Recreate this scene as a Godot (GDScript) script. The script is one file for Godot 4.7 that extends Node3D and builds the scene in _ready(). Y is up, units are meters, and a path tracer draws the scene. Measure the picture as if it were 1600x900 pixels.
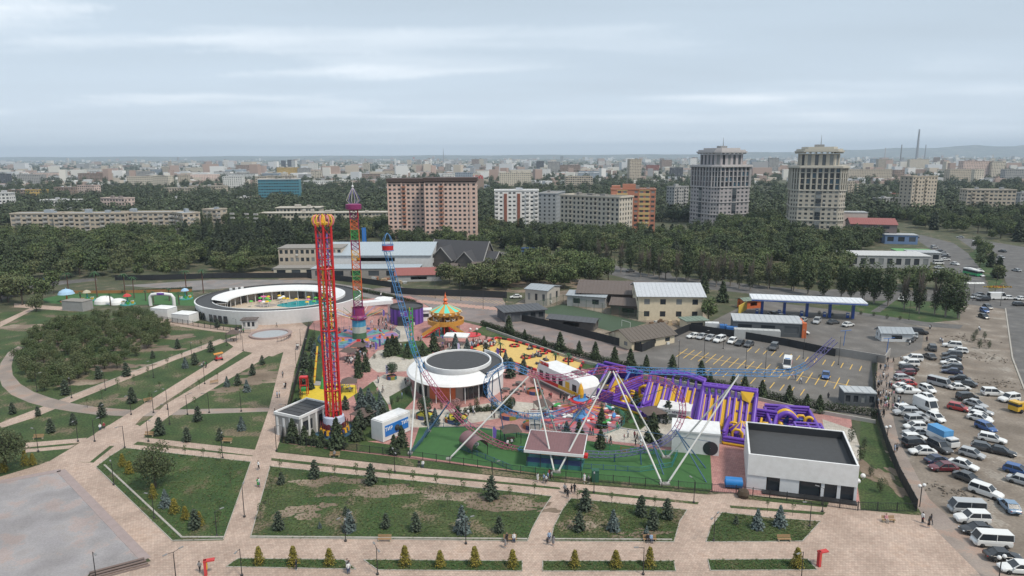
extends Node3D
# A fun park on the edge of a city under a pale overcast sky, seen from a drone at 54 m. Units are metres, y is up.

class MB:
	var v := PackedVector3Array()
	var n := PackedVector3Array()
	var c := PackedColorArray()
	var idx := PackedInt32Array()
	var col := Color(1, 1, 1)
	func vert(p: Vector3, nn: Vector3) -> int:
		v.append(p); n.append(nn); c.append(col)
		return v.size() - 1
	func quad(a: Vector3, b: Vector3, d: Vector3, e: Vector3) -> void:   # counter-clockwise seen from outside
		var nn := (b - a).cross(d - a)
		if nn.length_squared() < 1e-12: nn = (d - a).cross(e - a)
		nn = nn.normalized()
		var i := vert(a, nn)
		vert(b, nn); vert(d, nn); vert(e, nn)
		idx.append_array(PackedInt32Array([i, i + 2, i + 1, i, i + 3, i + 2]))
	func tri(a: Vector3, b: Vector3, d: Vector3) -> void:
		var nn := (b - a).cross(d - a).normalized()
		var i := vert(a, nn)
		vert(b, nn); vert(d, nn)
		idx.append_array(PackedInt32Array([i, i + 2, i + 1]))
	func obox(t: Transform3D, s: Vector3) -> void:
		var h := s * 0.5
		var p := []
		for k in 8: p.append(t * Vector3(h.x if k & 1 else -h.x, h.y if k & 2 else -h.y, h.z if k & 4 else -h.z))
		quad(p[4], p[5], p[7], p[6]); quad(p[1], p[0], p[2], p[3]); quad(p[5], p[1], p[3], p[7])
		quad(p[0], p[4], p[6], p[2]); quad(p[6], p[7], p[3], p[2]); quad(p[0], p[1], p[5], p[4])
	func bx(x: float, y: float, z: float, sx: float, sy: float, sz: float, yaw := 0.0) -> void:   # x, z centre; y bottom
		obox(Transform3D(Basis(Vector3.UP, yaw), Vector3(x, y + sy * 0.5, z)), Vector3(sx, sy, sz))
	func bar(a: Vector3, b: Vector3, w: float, h: float) -> void:      # a box beam from a to b
		var d := b - a
		var l := d.length()
		if l < 1e-4: return
		var zz := d / l
		var xx := Vector3.UP.cross(zz)
		if xx.length() < 1e-3: xx = Vector3.RIGHT
		xx = xx.normalized()
		obox(Transform3D(Basis(xx, zz.cross(xx), zz), (a + b) * 0.5), Vector3(w, h, l))
	func tube(a: Vector3, b: Vector3, ra: float, rb := -1.0, k := 6, caps := false) -> void:
		if rb < 0.0: rb = ra
		pipe([a, b], [ra, rb], k, caps)
	func pipe(pts: Array, rad: Array, k := 6, caps := true, closed := false) -> void:
		var m := pts.size()
		var x := Vector3.ZERO
		var base := v.size()
		for i in m:
			var d: Vector3 = (pts[(i + 1) % m] if closed or i < m - 1 else pts[i]) - (pts[(i - 1 + m) % m] if closed or i > 0 else pts[i])
			d = d.normalized()
			if x == Vector3.ZERO: x = d.cross(Vector3.UP if absf(d.y) < 0.9 else Vector3.RIGHT)
			x = (x - d * x.dot(d)).normalized()
			var y := d.cross(x)
			var r: float = rad[mini(i, rad.size() - 1)]
			for j in k:
				var an := TAU * j / k
				var nn := x * cos(an) + y * sin(an)
				vert(pts[i] + nn * r, nn)
		for i in (m if closed else m - 1):
			var q := (i + 1) % m
			for j in k:
				var a0 := base + i * k + j
				var a1 := base + i * k + (j + 1) % k
				var b0 := base + q * k + j
				var b1 := base + q * k + (j + 1) % k
				idx.append_array(PackedInt32Array([a0, b0, a1, a1, b0, b1]))
		if caps and not closed:
			for q2 in 2:
				var e: int = (m - 1) * q2
				var d2: Vector3 = (pts[e] - pts[e - 1]) if e else (pts[0] - pts[1])
				var r2: float = rad[mini(e, rad.size() - 1)]
				var ci := vert(pts[e] + d2.normalized() * r2 * 0.25, d2.normalized())
				for j in k:
					var s0 := base + e * k + j
					var s1 := base + e * k + (j + 1) % k
					if e: idx.append_array(PackedInt32Array([ci, s1, s0]))
					else: idx.append_array(PackedInt32Array([ci, s0, s1]))
	func prism(poly: PackedVector2Array, y0: float, y1: float, bottom := false) -> void:   # (x, z) outline
		var t := Geometry2D.triangulate_polygon(poly)
		for i in range(0, t.size(), 3):
			var a := poly[t[i]]
			var b := poly[t[i + 1]]
			var d := poly[t[i + 2]]
			if (b - a).cross(d - a) > 0.0:
				var w := b; b = d; d = w
			tri(Vector3(a.x, y1, a.y), Vector3(b.x, y1, b.y), Vector3(d.x, y1, d.y))
			if bottom: tri(Vector3(a.x, y0, a.y), Vector3(d.x, y0, d.y), Vector3(b.x, y0, b.y))
		if y1 - y0 < 1e-4: return
		var s := 0.0
		for i in poly.size(): s += poly[i].cross(poly[(i + 1) % poly.size()])
		for i in poly.size():
			var a := poly[i]
			var b := poly[(i + 1) % poly.size()]
			if s > 0.0:
				var w := a; a = b; b = w
			quad(Vector3(a.x, y0, a.y), Vector3(b.x, y0, b.y), Vector3(b.x, y1, b.y), Vector3(a.x, y1, a.y))
	func lathe(prof: Array, k := 24, o := Vector3.ZERO, a0 := 0.0, a1 := TAU, sx := 1.0, sz := 1.0) -> void:   # profile of Vector2(r, y) from the bottom up
		for i in prof.size() - 1:
			var p: Vector2 = prof[i]
			var q: Vector2 = prof[i + 1]
			var tn := Vector2(q.y - p.y, p.x - q.x).normalized()
			var b := v.size()
			for j in k + 1:
				var an := a0 + (a1 - a0) * j / k
				var d := Vector3(cos(an) * sx, 0, sin(an) * sz)
				var nn := Vector3(cos(an) / sx * tn.x, tn.y, sin(an) / sz * tn.x).normalized()
				vert(o + d * p.x + Vector3.UP * p.y, nn); vert(o + d * q.x + Vector3.UP * q.y, nn)
			for j in k:
				var e := b + j * 2
				idx.append_array(PackedInt32Array([e, e + 2, e + 1, e + 1, e + 2, e + 3]))
	func ball(o: Vector3, r: float, k := 10, sy := 1.0) -> void:
		var pr := []
		for i in k / 2 + 1:
			var a := PI * i / (k / 2) - PI / 2
			pr.append(Vector2(maxf(cos(a), 0.001) * r, sin(a) * r * sy))
		lathe(pr, k, o)
	func mesh(m: Material = null) -> ArrayMesh:
		var a := []
		a.resize(Mesh.ARRAY_MAX)
		a[Mesh.ARRAY_VERTEX] = v; a[Mesh.ARRAY_NORMAL] = n; a[Mesh.ARRAY_COLOR] = c; a[Mesh.ARRAY_INDEX] = idx
		var am := ArrayMesh.new()
		am.add_surface_from_arrays(Mesh.PRIMITIVE_TRIANGLES, a)
		if m: am.surface_set_material(0, m)
		return am

var rng := RandomNumberGenerator.new()
var M := {}
var taken := {}

func numbered(called: String) -> String:
	if not taken.has(called):
		taken[called] = 0
		return called
	taken[called] += 1
	return "%s_%03d" % [called, taken[called]]
func tag(o: Node, label: String, category: String, group := "") -> Node:
	o.set_meta("label", label); o.set_meta("category", category)
	if group: o.set_meta("group", group)
	return o
func thing(called: String, label: String, category: String, at := Vector3.ZERO, yaw := 0.0, group := "") -> Node3D:
	var o := Node3D.new()
	o.name = numbered(called); add_child(o)
	o.position = at; o.rotation.y = yaw
	tag(o, label, category, group)
	return o
func inst(parent: Node, called: String, me: Mesh, t := Transform3D()) -> MeshInstance3D:
	var o := MeshInstance3D.new()
	o.name = numbered(called) if parent == self else called
	o.mesh = me; o.transform = t
	parent.add_child(o, true)
	return o
func part(parent: Node, called: String, b: MB, m: Material) -> MeshInstance3D:
	return inst(parent, called, b.mesh(m))
func struct(called: String, b: MB, m: Material) -> MeshInstance3D:
	var o := inst(self, called, b.mesh(m))
	o.set_meta("kind", "structure")
	return o
func solo(called: String, b: MB, m: Material, label: String, category: String, at := Vector3.ZERO, yaw := 0.0, group := "") -> MeshInstance3D:
	var o := inst(self, called, b.mesh(m), Transform3D(Basis(Vector3.UP, yaw), at))
	tag(o, label, category, group)
	return o
func copy(o: Node3D, at: Vector3, yaw := 0.0, label := "", s := 1.0) -> Node3D:
	var q: Node3D = o.duplicate()
	q.name = numbered(String(o.get_meta("stem", o.name))); add_child(q)
	q.position = at; q.rotation = Vector3(0, yaw, 0); q.scale = Vector3.ONE * s
	if label: q.set_meta("label", label)
	return q
func poly(a: Array) -> PackedVector2Array:
	var p := PackedVector2Array()
	for i in range(0, a.size(), 2): p.append(Vector2(a[i], a[i + 1]))
	return p
func rnd(a: float, b: float) -> float: return rng.randf_range(a, b)
func yv(x: float, z: float, y := 0.0) -> Vector3: return Vector3(x, y, z)

# ---------- materials: linear base colours ----------
func mt(key: String, r := 0.5, g := 0.5, b := 0.5, rough := 0.8, tex := "grain", metal := 0.0) -> StandardMaterial3D:
	if M.has(key): return M[key]
	if r == 0.5 and g == 0.5 and b == 0.5: print("undefined material ", key)
	var m := StandardMaterial3D.new()
	m.resource_name = key
	m.albedo_color = Color(r, g, b).linear_to_srgb()
	m.roughness = rough; m.metallic = metal
	if tex:
		m.albedo_texture = T[tex][0]
		m.uv1_triplanar = true; m.uv1_world_triplanar = true
		m.uv1_scale = Vector3.ONE * T[tex][1]
		if tex != "grain" and T.has("stain"):
			m.detail_enabled = true; m.detail_albedo = T["stain"][0]; m.detail_blend_mode = BaseMaterial3D.BLEND_MODE_MUL
			m.detail_uv_layer = BaseMaterial3D.DETAIL_UV_2
			m.uv2_triplanar = true; m.uv2_world_triplanar = true; m.uv2_scale = Vector3.ONE * T["stain"][1]
	M[key] = m
	return m
func vc(key: String, rough := 0.8, back := 0.0) -> StandardMaterial3D:      # colour from the vertices
	if M.has(key): return M[key]
	var m := StandardMaterial3D.new()
	m.resource_name = key; m.roughness = rough; m.vertex_color_use_as_albedo = true
	if back > 0.0:
		m.backlight_enabled = true; m.backlight = Color(back, back, back * 0.6)
	M[key] = m
	return m
var T := {}
# a seamless square of matter: two colours in broad patches, a third where the patches peak, and a fine grain over all
func matter(key: String, metres: float, cols: Array, peak: float, fine: float, seed_: int, broad := 0.012, size := 512, tiles := 0) -> void:
	var na := FastNoiseLite.new()
	na.seed = seed_; na.noise_type = FastNoiseLite.TYPE_SIMPLEX_SMOOTH; na.frequency = broad; na.fractal_octaves = 5
	var nb := FastNoiseLite.new()
	nb.seed = seed_ + 7; nb.noise_type = FastNoiseLite.TYPE_SIMPLEX; nb.frequency = 0.16; nb.fractal_octaves = 3
	var a := na.get_seamless_image(size, size).get_data()
	var b := nb.get_seamless_image(size, size).get_data()
	var out := PackedByteArray()
	out.resize(size * size * 3)
	var c0: Color = cols[0]; var c1: Color = cols[1]; var c2: Color = cols[2]
	var tone := []
	for i in maxi(tiles * tiles, 1): tone.append(rnd(0.86, 1.08))
	for i in size * size:
		var u := a[i] / 255.0
		var w := b[i] / 255.0
		var q := c0.lerp(c1, clampf((u - 0.25) * 2.0, 0, 1))
		if u + (w - 0.5) * 0.25 > peak: q = q.lerp(c2, clampf((u + (w - 0.5) * 0.25 - peak) * 9.0, 0, 1))
		var k := 1.0 + (w - 0.5) * fine
		if tiles:
			var x := i % size
			var y := i / size
			var st := size / tiles
			var row := y / st
			var xx := (x + (st / 2 if row & 1 else 0)) % size
			k *= tone[(row * tiles + xx / st) % tone.size()]
			if xx % st < 2 or y % st < 3: k *= 0.66
		q = Color(q.r * k, q.g * k, q.b * k).linear_to_srgb()
		out[i * 3] = int(clampf(q.r, 0, 1) * 255); out[i * 3 + 1] = int(clampf(q.g, 0, 1) * 255); out[i * 3 + 2] = int(clampf(q.b, 0, 1) * 255)
	T[key] = [ImageTexture.create_from_image(Image.create_from_data(size, size, false, Image.FORMAT_RGB8, out)), 1.0 / metres]

func sky_picture() -> Texture2D:
	var w := 2048
	var h := 1024
	var na := FastNoiseLite.new()
	na.seed = 5; na.frequency = 0.32; na.fractal_octaves = 5; na.domain_warp_enabled = true; na.domain_warp_amplitude = 1.2; na.domain_warp_frequency = 0.3
	var nb := FastNoiseLite.new()
	nb.seed = 11; nb.frequency = 0.09; nb.fractal_octaves = 4
	var im := Image.create(w, h, false, Image.FORMAT_RGBF)
	for y in h:
		var el := (0.5 - (y + 0.5) / h) * PI
		var e := maxf(el, 0.0)
		var low := exp(-e * 14.0)
		var c := Color(0.43, 0.515, 0.60).lerp(Color(0.66, 0.735, 0.81), low)
		if el < 0.0:
			im.fill_rect(Rect2i(0, y, w, 1), Color(0.22, 0.24, 0.24)); continue
		for x in w:
			var az := ((x + 0.5) / w - 0.5) * TAU
			var f := 1.0 / (sin(e) + 0.045)
			var u := sin(az) * f
			var v := -cos(az) * f
			var a := na.get_noise_2d(u * 0.55, v * 1.5) * 0.5 + 0.5
			var b := nb.get_noise_2d(u + 31.0, v * 1.6) * 0.5 + 0.5
			var veil := clampf((b - 0.35) * 1.6, 0, 1) * 0.14
			var wisp := clampf((a - 0.50) * 3.4, 0, 1) * clampf((b - 0.40) * 3.4, 0, 1) * (1.0 - low * 0.7)
			var k := 0.94 + veil + (a - 0.5) * 0.14
			var q := Color(c.r * k, c.g * k, c.b * k).lerp(Color(0.80, 0.84, 0.88), clampf(wisp * 1.1, 0, 0.9))
			im.set_pixel(x, y, q)
	return ImageTexture.create_from_image(im)

func leafy(m: StandardMaterial3D) -> void: m.backlight_enabled = true

func _ready() -> void:
	rng.seed = 20240
	var cam := Camera3D.new()
	cam.name = "camera"
	cam.fov = 45.204; cam.near = 0.5; cam.far = 90000.0
	cam.transform = Transform3D(Basis(Vector3.RIGHT, -deg_to_rad(10.8401)) * Basis(Vector3.BACK, -deg_to_rad(0.25)), Vector3(0, 54, 0))
	add_child(cam)
	cam.make_current()
	var env := Environment.new()
	env.background_mode = Environment.BG_SKY
	var sky := Sky.new()
	var sm := PanoramaSkyMaterial.new()
	sm.panorama = sky_picture()
	sky.sky_material = sm
	env.sky = sky
	env.tonemap_mode = Environment.TONE_MAPPER_LINEAR
	env.tonemap_exposure = 1.4
	env.fog_enabled = true; env.fog_density = 0.000085; env.fog_light_color = Color(0.78, 0.84, 0.90)
	env.sdfgi_enabled = true; env.ssao_enabled = true; env.ssil_enabled = true
	var we := WorldEnvironment.new()
	we.name = "world_environment"; we.environment = env
	add_child(we)
	var sun := DirectionalLight3D.new()
	sun.name = "sun"
	sun.light_energy = 0.78; sun.light_angular_distance = 10.0; sun.light_color = Color(1.0, 0.965, 0.91); sun.shadow_enabled = true
	sun.rotation_degrees = Vector3(-56, 48, 0)
	add_child(sun)
	textures()
	terrain()
	big_buildings()
	city()
	trees()
	park_structures()
	rides()
	cars()
	people()
	details()

func textures() -> void:
	matter("grain", 9.0, [Color(0.90, 0.895, 0.885), Color(1, 1, 1), Color(0.94, 0.935, 0.93)], 0.8, 0.06, 3, 0.02, 256)
	matter("stain", 61.0, [Color(0.80, 0.79, 0.78), Color(1, 1, 1), Color(0.93, 0.90, 0.87)], 0.7, 0.12, 91, 0.012)
	matter("grass", 52.0, [Color(0.034, 0.066, 0.015), Color(0.064, 0.084, 0.026), Color(0.145, 0.118, 0.074)], 0.66, 1.2, 12, 0.009)
	matter("lawn", 44.0, [Color(0.030, 0.066, 0.014), Color(0.052, 0.084, 0.021), Color(0.092, 0.088, 0.042)], 0.72, 1.1, 21, 0.012)
	matter("paver", 9.6, [Color(0.45, 0.335, 0.272), Color(0.49, 0.378, 0.31), Color(0.435, 0.315, 0.252)], 0.74, 0.14, 31, 0.012, 480, 24)
	matter("pink", 8.0, [Color(0.43, 0.215, 0.195), Color(0.49, 0.25, 0.225), Color(0.42, 0.25, 0.22)], 0.8, 0.2, 41, 0.014, 320, 20)
	matter("cream", 8.0, [Color(0.47, 0.43, 0.37), Color(0.54, 0.50, 0.44), Color(0.42, 0.37, 0.31)], 0.8, 0.2, 42, 0.014, 320, 20)
	matter("asphalt", 36.0, [Color(0.130, 0.120, 0.112), Color(0.150, 0.140, 0.130), Color(0.175, 0.16, 0.148)], 0.72, 0.35, 51)
	matter("road", 30.0, [Color(0.105, 0.100, 0.098), Color(0.130, 0.126, 0.122), Color(0.16, 0.15, 0.142)], 0.74, 0.3, 52)
	matter("dirt", 60.0, [Color(0.175, 0.145, 0.118), Color(0.25, 0.212, 0.176), Color(0.30, 0.268, 0.232)], 0.66, 0.35, 61, 0.010)
	matter("earth", 70.0, [Color(0.055, 0.066, 0.030), Color(0.085, 0.085, 0.045), Color(0.16, 0.13, 0.09)], 0.70, 0.7, 62, 0.016)
	matter("concrete", 34.0, [Color(0.270, 0.255, 0.262), Color(0.315, 0.300, 0.302), Color(0.33, 0.275, 0.262)], 0.6, 0.25, 71, 0.01)
	matter("plain", 3000.0, [Color(0.070, 0.088, 0.055), Color(0.12, 0.125, 0.085), Color(0.26, 0.25, 0.20)], 0.66, 0.5, 81, 0.02)

func sheet(called: String, a: Array, y: float, m: Material) -> MeshInstance3D:
	var b := MB.new()
	b.prism(poly(a), y, y)
	return struct(called, b, m)
func kerb(a: Array, m: Material, closed := true, w := 0.16, h := 0.13) -> void:
	var b := MB.new()
	var p := poly(a)
	for i in (p.size() if closed else p.size() - 1):
		var q := p[(i + 1) % p.size()]
		b.bar(yv(p[i].x, p[i].y, h * 0.5), yv(q.x, q.y, h * 0.5), w, h)
	struct("kerb", b, m)
func oval(px: float, pz: float, rx: float, rz: float, k := 28, wob := 0.0, yaw := 0.0) -> Array:
	var a := []
	for i in k:
		var an := TAU * i / k
		var s := 1.0 + wob * sin(an * 3.0 + px) + wob * 0.6 * sin(an * 5.0 + pz)
		var q := Vector2(cos(an) * rx * s, sin(an) * rz * s).rotated(yaw)
		a.append(px + q.x); a.append(pz + q.y)
	return a

func terrain() -> void:
	var plain := mt("open_country", 1, 1, 1, 0.95, "plain")
	var b := MB.new()
	b.prism(PackedVector2Array([Vector2(-14000, 400), Vector2(14000, 400), Vector2(14000, -14500), Vector2(-14000, -14500)]), -0.3, -0.3)
	struct("ground", b, plain)
	var earth := mt("bare_earth", 1, 1, 1, 0.95, "earth")
	sheet("city_ground", [-2966.43,-848.99,-2701.47,-1739.44,-5966.56,-4683.19,-3817.02,-5246.68,3.58,-4643.96,2669.76,-3658.87,3230,-2358.43,2168.44,-1182.58,2017.3,-573.88,75.38,-41.65,-81.5,-42.3], 0.0, earth)
	var grass := mt("park_grass", 1, 1, 1, 0.95, "grass")
	var lawn := mt("mown_lawn", 1, 1, 1, 0.95, "lawn")
	var pav := mt("beige_pavers", 1, 1, 1, 0.85, "paver")
	var pink := mt("pink_pavers", 1, 1, 1, 0.85, "pink")
	var cream := mt("cream_pavers", 1, 1, 1, 0.85, "cream")
	var asp := mt("worn_asphalt", 1, 1, 1, 0.9, "asphalt")
	var road := mt("road_asphalt", 1, 1, 1, 0.9, "road")
	var dirt := mt("gravel_dirt", 1, 1, 1, 0.95, "dirt")
	var conc := mt("plaza_concrete", 1, 1, 1, 0.85, "concrete")
	var kw := mt("kerb_stone", 0.36, 0.335, 0.30)
	# ----- the public park in front and to the west -----
	sheet("park_grass", [-214.03,-211.83,-182.16,-240.23,-161.78,-243.98,-130.55,-235.21,-82.35,-216.09,-69.42,-221.02,-64.98,-215.78,-44.44,-125.52,-44.44,-119.7,-37.66,-90.82,-44.87,-88.09,-79.62,-98.99,-119.73,-99.33], 0.004, grass)
	sheet("path", [-187.96,-255.53,-162.16,-248.28,-158.58,-241.82,-183.14,-248.71], 0.008, pav)
	sheet("path", [-171.52,-225.58,-176.18,-247.48,-172.79,-244.2,-166.34,-218.44], 0.008, pav)
	sheet("path", [-133.89,-237.26,-117.56,-229.18,-98.33,-219.8,-84.51,-213.63,-84.37,-208.01,-97.48,-213.04,-113.1,-220.94,-129.06,-230.35], 0.008, pav)
	sheet("path", [-84.37,-208.01,-84.64,-219.55,-70.22,-223.7,-65.39,-215.79,-64.3,-209.24,-63.2,-191.04,-66.09,-183.39,-77.96,-189.95,-86.57,-201.22], 0.009, pav)
	sheet("path", [-144.14,-195.05,-142.33,-188.35,-137.15,-178.46,-130.52,-168.43,-123.01,-159.4,-116.13,-152.95,-108.58,-147.78,-102.1,-144.49,-95.68,-142.09,-88.98,-140.13,-80.13,-138.92,-52.57,-141.58,-53.37,-143.9,-81.87,-142.69,-91.71,-144.76,-98.62,-147.25,-105.43,-150.66,-112.55,-155.12,-119.5,-160.77,-126.38,-167.86,-132.14,-175.52,-137.53,-183.87,-140.89,-190.95,-141.29,-193.64], 0.010, mt("tan_sidewalk", 0.98, 0.86, 0.74, 0.9, "concrete"))
	sheet("path", [-87.84,-201.98,-96.07,-175,-102.57,-148.95,-105.59,-138.49,-106.85,-132.92,-104.87,-130.25,-103.82,-133.22,-101.23,-138.44,-99.17,-147.67,-91.22,-180.73,-84.81,-199.73], 0.008, pav)
	kerb([-87.84,-201.98,-96.07,-175,-102.57,-148.95], kw, false)
	sheet("path", [-80.62,-196.81,-80.82,-174.77,-82.36,-143.08,-82.59,-138.95,-83.08,-129.05,-83.91,-116.84,-76.35,-116.76,-76.66,-122.3,-77.21,-132.25,-78.41,-139.27,-78.15,-143.03,-77.01,-169.79,-75.95,-189.92], 0.012, pav)
	sheet("path", [-72.6,-189.21,-75.01,-165.09,-77.19,-146.18,-76.22,-139.24,-76.07,-128.97,-75.54,-116.75,-73.8,-114.39,-73.34,-122.85,-72.89,-128.94,-72.81,-139.2,-72.58,-144.53,-70.57,-160.12,-67.19,-184.03,-68.72,-191.13], 0.012, pav)
	sheet("path", [-93.89,-125.44,-83.46,-127.79,-82.9,-125.62,-92.44,-123.34], 0.008, pav)
	sheet("path", [-91.83,-122.46,-83.64,-124.43,-83.76,-122.66,-90.84,-121.02], 0.008, pav)
	sheet("path", [-83.21,-130.34,-82.94,-134.34,-76.99,-134.28,-72.28,-130.22,-72.6,-123.72,-81.8,-123.82], 0.014, pav)
	sheet("path", [-73.15,-127.99,-48.12,-121.71,-44.63,-120.26,-43.97,-118.31,-47.56,-119.17,-72.5,-125.82], 0.008, pav)
	sheet("path", [-73.7,-124.62,-47.69,-118.9,-43.69,-117.5,-42.88,-115.11,-47.13,-116.73,-73.22,-122.85], 0.008, pav)
	sheet("promenade", [-72.31,-220.2,-62.83,-181.51,-52.96,-142.73,-41.48,-90.51,-37.59,-90.65,-43.02,-114.86,-44.94,-125.52,-55.81,-170.02,-65.32,-214.12], 0.016, pav)
	sheet("plaza_paving", [-45.06,-120.83,6.32,-108.26,31.41,-103.55,36.2,-103.94,54.8,-100.62,62.04,-96.62,62.4,-93.66,61,-80.63,58.24,-66.2,-63.37,-66.94,-55.47,-81.89,-49.26,-85.48,-79.42,-113.43,-86.98,-109.13,-91.38,-106.43,-92.81,-108.26,-88.37,-111.05,-84.76,-115.53,-84.08,-117.1,-75.03,-116.48,-73.8,-114.39,-48.67,-90.4,-41.51,-90.58,-37.66,-90.82,-43.02,-114.86], 0.018, pav)
	sheet("plaza_stage", [-91.21,-106.2,-86.98,-109.13,-79.42,-113.43,-50.2,-85.94,-55.98,-82.74,-54.15,-69.94,-73.23,-70.06], 0.030, conc)
	kerb([-86.98,-109.13,-79.42,-113.43,-50.2,-85.94], mt("stage_edge", 0.30, 0.24, 0.23), false, 1.3, 0.06)
	var st := MB.new()
	for i in 4: st.bar(Vector3(-55.81,0,-82.46) + Vector3(0.35 * i, 0.30 - i * 0.09, 0.42 * i), Vector3(-50.3,0,-85.79) + Vector3(0.45 * i, 0.30 - i * 0.09, 0.42 * i), 0.4, 0.09)
	struct("steps", st, mt("brown_step", 0.16, 0.115, 0.10))
	var lawns := [[-43.05,-114.6,-33.62,-112.48,-17.48,-108.95,-4.37,-105.85,6.25,-103.14,4.39,-98.26,2.87,-93.61,2.03,-90,-18.51,-90.66,-37.87,-91.16], [9.28,-102.48,17.98,-100.54,26.98,-98.66,24.98,-95.24,22.83,-89.67,5.31,-89.97,6.11,-94.12,7.57,-98.63],
		[32.09,-97.83,38.58,-96.25,46.01,-95.07,41.1,-89.69,34.34,-89.58,27.36,-89.63,29.4,-93.93], [-73.95,-114.65,-74.03,-119.17,-73.58,-122.85,-60.34,-119.58,-47.14,-116.47,-41.62,-90.85,-48.84,-90.57],
		[-38.5,-84.06,-37.62,-86,-23.08,-85.59,-20.93,-83.35], [-20.38,-85.56,1.23,-85.1,1.19,-82.75,-18.01,-83.18], [4,-85.08,21.74,-84.94,21.45,-82.6,3.9,-82.73], [26.4,-85.21,39.97,-85.26,40.18,-82.75,26.04,-82.71]]
	for i in lawns.size():
		sheet("lawn", lawns[i], 0.06, lawn if i > 2 else grass)
		kerb(lawns[i], kw, true, 0.12, 0.10)
	kerb([-38,-91.5,-18.57,-91,2.04,-90.5], kw, false, 0.3, 0.16)
	kerb([5.52,-90.47,22.67,-90.17], kw, false, 0.3, 0.16)
	kerb([-72.92,-115.41,-47.86,-91.41,-41.83,-91.36], kw, false, 0.3, 0.16)
	for a in [[-43.99,-118.04,-22.53,-112.88,7.69,-106.19,7.86,-105.51,-22.35,-111.88,-43.63,-116.96], [10.88,-105.27,29.4,-101.05,29.01,-100.34,10.8,-104.39], [-44.27,-124.61,6.45,-110.63,32.63,-105.29,31.47,-103.77,6.34,-108.49,-44.22,-120.82], [36.06,-103.51,49.87,-100.87,48.84,-99.26,36.6,-102.02], [33.93,-99.99,47.95,-97.7,47.22,-96.93,33.88,-99.19]]:
		sheet("grass_strip", a, 0.05, grass)
	sheet("grass_strip", [72.19,-135.7,75.23,-135.66,69.26,-121.35,63.06,-99.74,62.23,-96.61,53.71,-98.43,57.02,-106.18], 0.03, grass)
	var soil := mt("bare_soil", 0.95, 0.86, 0.76, 0.95, "dirt")
	for a in [[-31,-108.84,7,2.2],[-21.13,-105.12,8,2.4],[-10.47,-103.29,9,2.0],[-1.15,-100.3,8,2.6],[-31.82,-98.58,4,2.0],[9.33,-94.1,4,1.5],[18.42,-91.9,4,1.2],[-64.23,-163.94,8,4.5],[-63.48,-168.54,5,3],[-157.68,-219.14,12,6],[-105.09,-204.52,9,5],[-105.63,-191.72,12,4],[-103.61,-173.43,10,4],[-106.3,-161.56,8,4],[-124.44,-182.44,10,9],[-125.83,-202.62,16,9],[-122.52,-214.3,14,7],[-69.02,-156.36,4,2],[-87.76,-150.44,3,1.6],[-43.31,-121.66,0.8,0.5],[61.51,-110.82,3,7],[68.67,-121.35,2,5],[-31.49,-122.41,3,1.5],[-24.24,-122.33,3,1.2],[-70.18,-311.63,30,8],[-110.9,-319.64,16,6],[-139.69,-316.85,22,7],[16.32,-288.85,26,8],[-10.39,-275.34,18,5],[34.8,-295.99,16,5]]:
		for i in 9:
			var q := Vector2(rng.randfn() * 0.5, rng.randfn() * 0.5)
			var k := rnd(0.14, 0.5)
			sheet("soil_patch", oval(a[0] + q.x * a[2], a[1] + q.y * a[3], a[2] * k, a[3] * k, 30, 0.24), (0.062 if a[1] > -118 else 0.0062) + i * 0.0012, soil)
	# grass tufts on the lawns
	var tb := MB.new()
	for i in 7:
		var an := i * 2.4
		var d := Vector3(cos(an), 0, sin(an))
		var w := Vector3(-d.z, 0, d.x) * 0.035
		tb.tri(d * 0.04 - w, d * 0.04 + w, d * rnd(0.1, 0.2) + Vector3.UP * rnd(0.1, 0.2))
	var spots := []
	for i in lawns.size(): 
		for q in [[3200, 1800, 1100, 2600, 400, 500, 450, 350][i]]:
			var pl := poly(lawns[i])
			var lo := pl[0]
			var hi := pl[0]
			for p in pl:
				lo = lo.min(p); hi = hi.max(p)
			for k in int(q * 1.7):
				var p := Vector2(rnd(lo.x, hi.x), rnd(lo.y, hi.y))
				if Geometry2D.is_point_in_polygon(p, pl): spots.append(p)
	var tm := MultiMesh.new()
	tm.transform_format = MultiMesh.TRANSFORM_3D; tm.use_colors = true
	tm.mesh = tb.mesh(vc("grass_blades", 0.9)); tm.instance_count = spots.size()
	for i in spots.size():
		tm.set_instance_transform(i, Transform3D(Basis(Vector3.UP, rng.randf() * TAU).scaled(Vector3.ONE * rnd(0.5, 1.3)), Vector3(spots[i].x, 0.06, spots[i].y)))
		tm.set_instance_color(i, Color(0.055, 0.10, 0.026).lerp(Color(0.15, 0.135, 0.066), pow(rng.randf(), 2.0)) * rnd(0.8, 1.25))
	var ti := MultiMeshInstance3D.new()
	ti.name = "grass"; ti.multimesh = tm
	ti.set_meta("kind", "stuff")
	add_child(ti)
	# ----- fun park floor -----
	sheet("fun_park_paving", [-65.07,-213.29,-67.17,-235.96,-58.94,-259.87,-40.31,-266.87,-21.73,-228.32,-8.24,-214.77,17.99,-179.09,48.48,-151.71,70.21,-135.72,54.9,-100.82,32.24,-104.63,6.41,-109.9,-44.37,-124.91], 0.020, pink)
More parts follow.
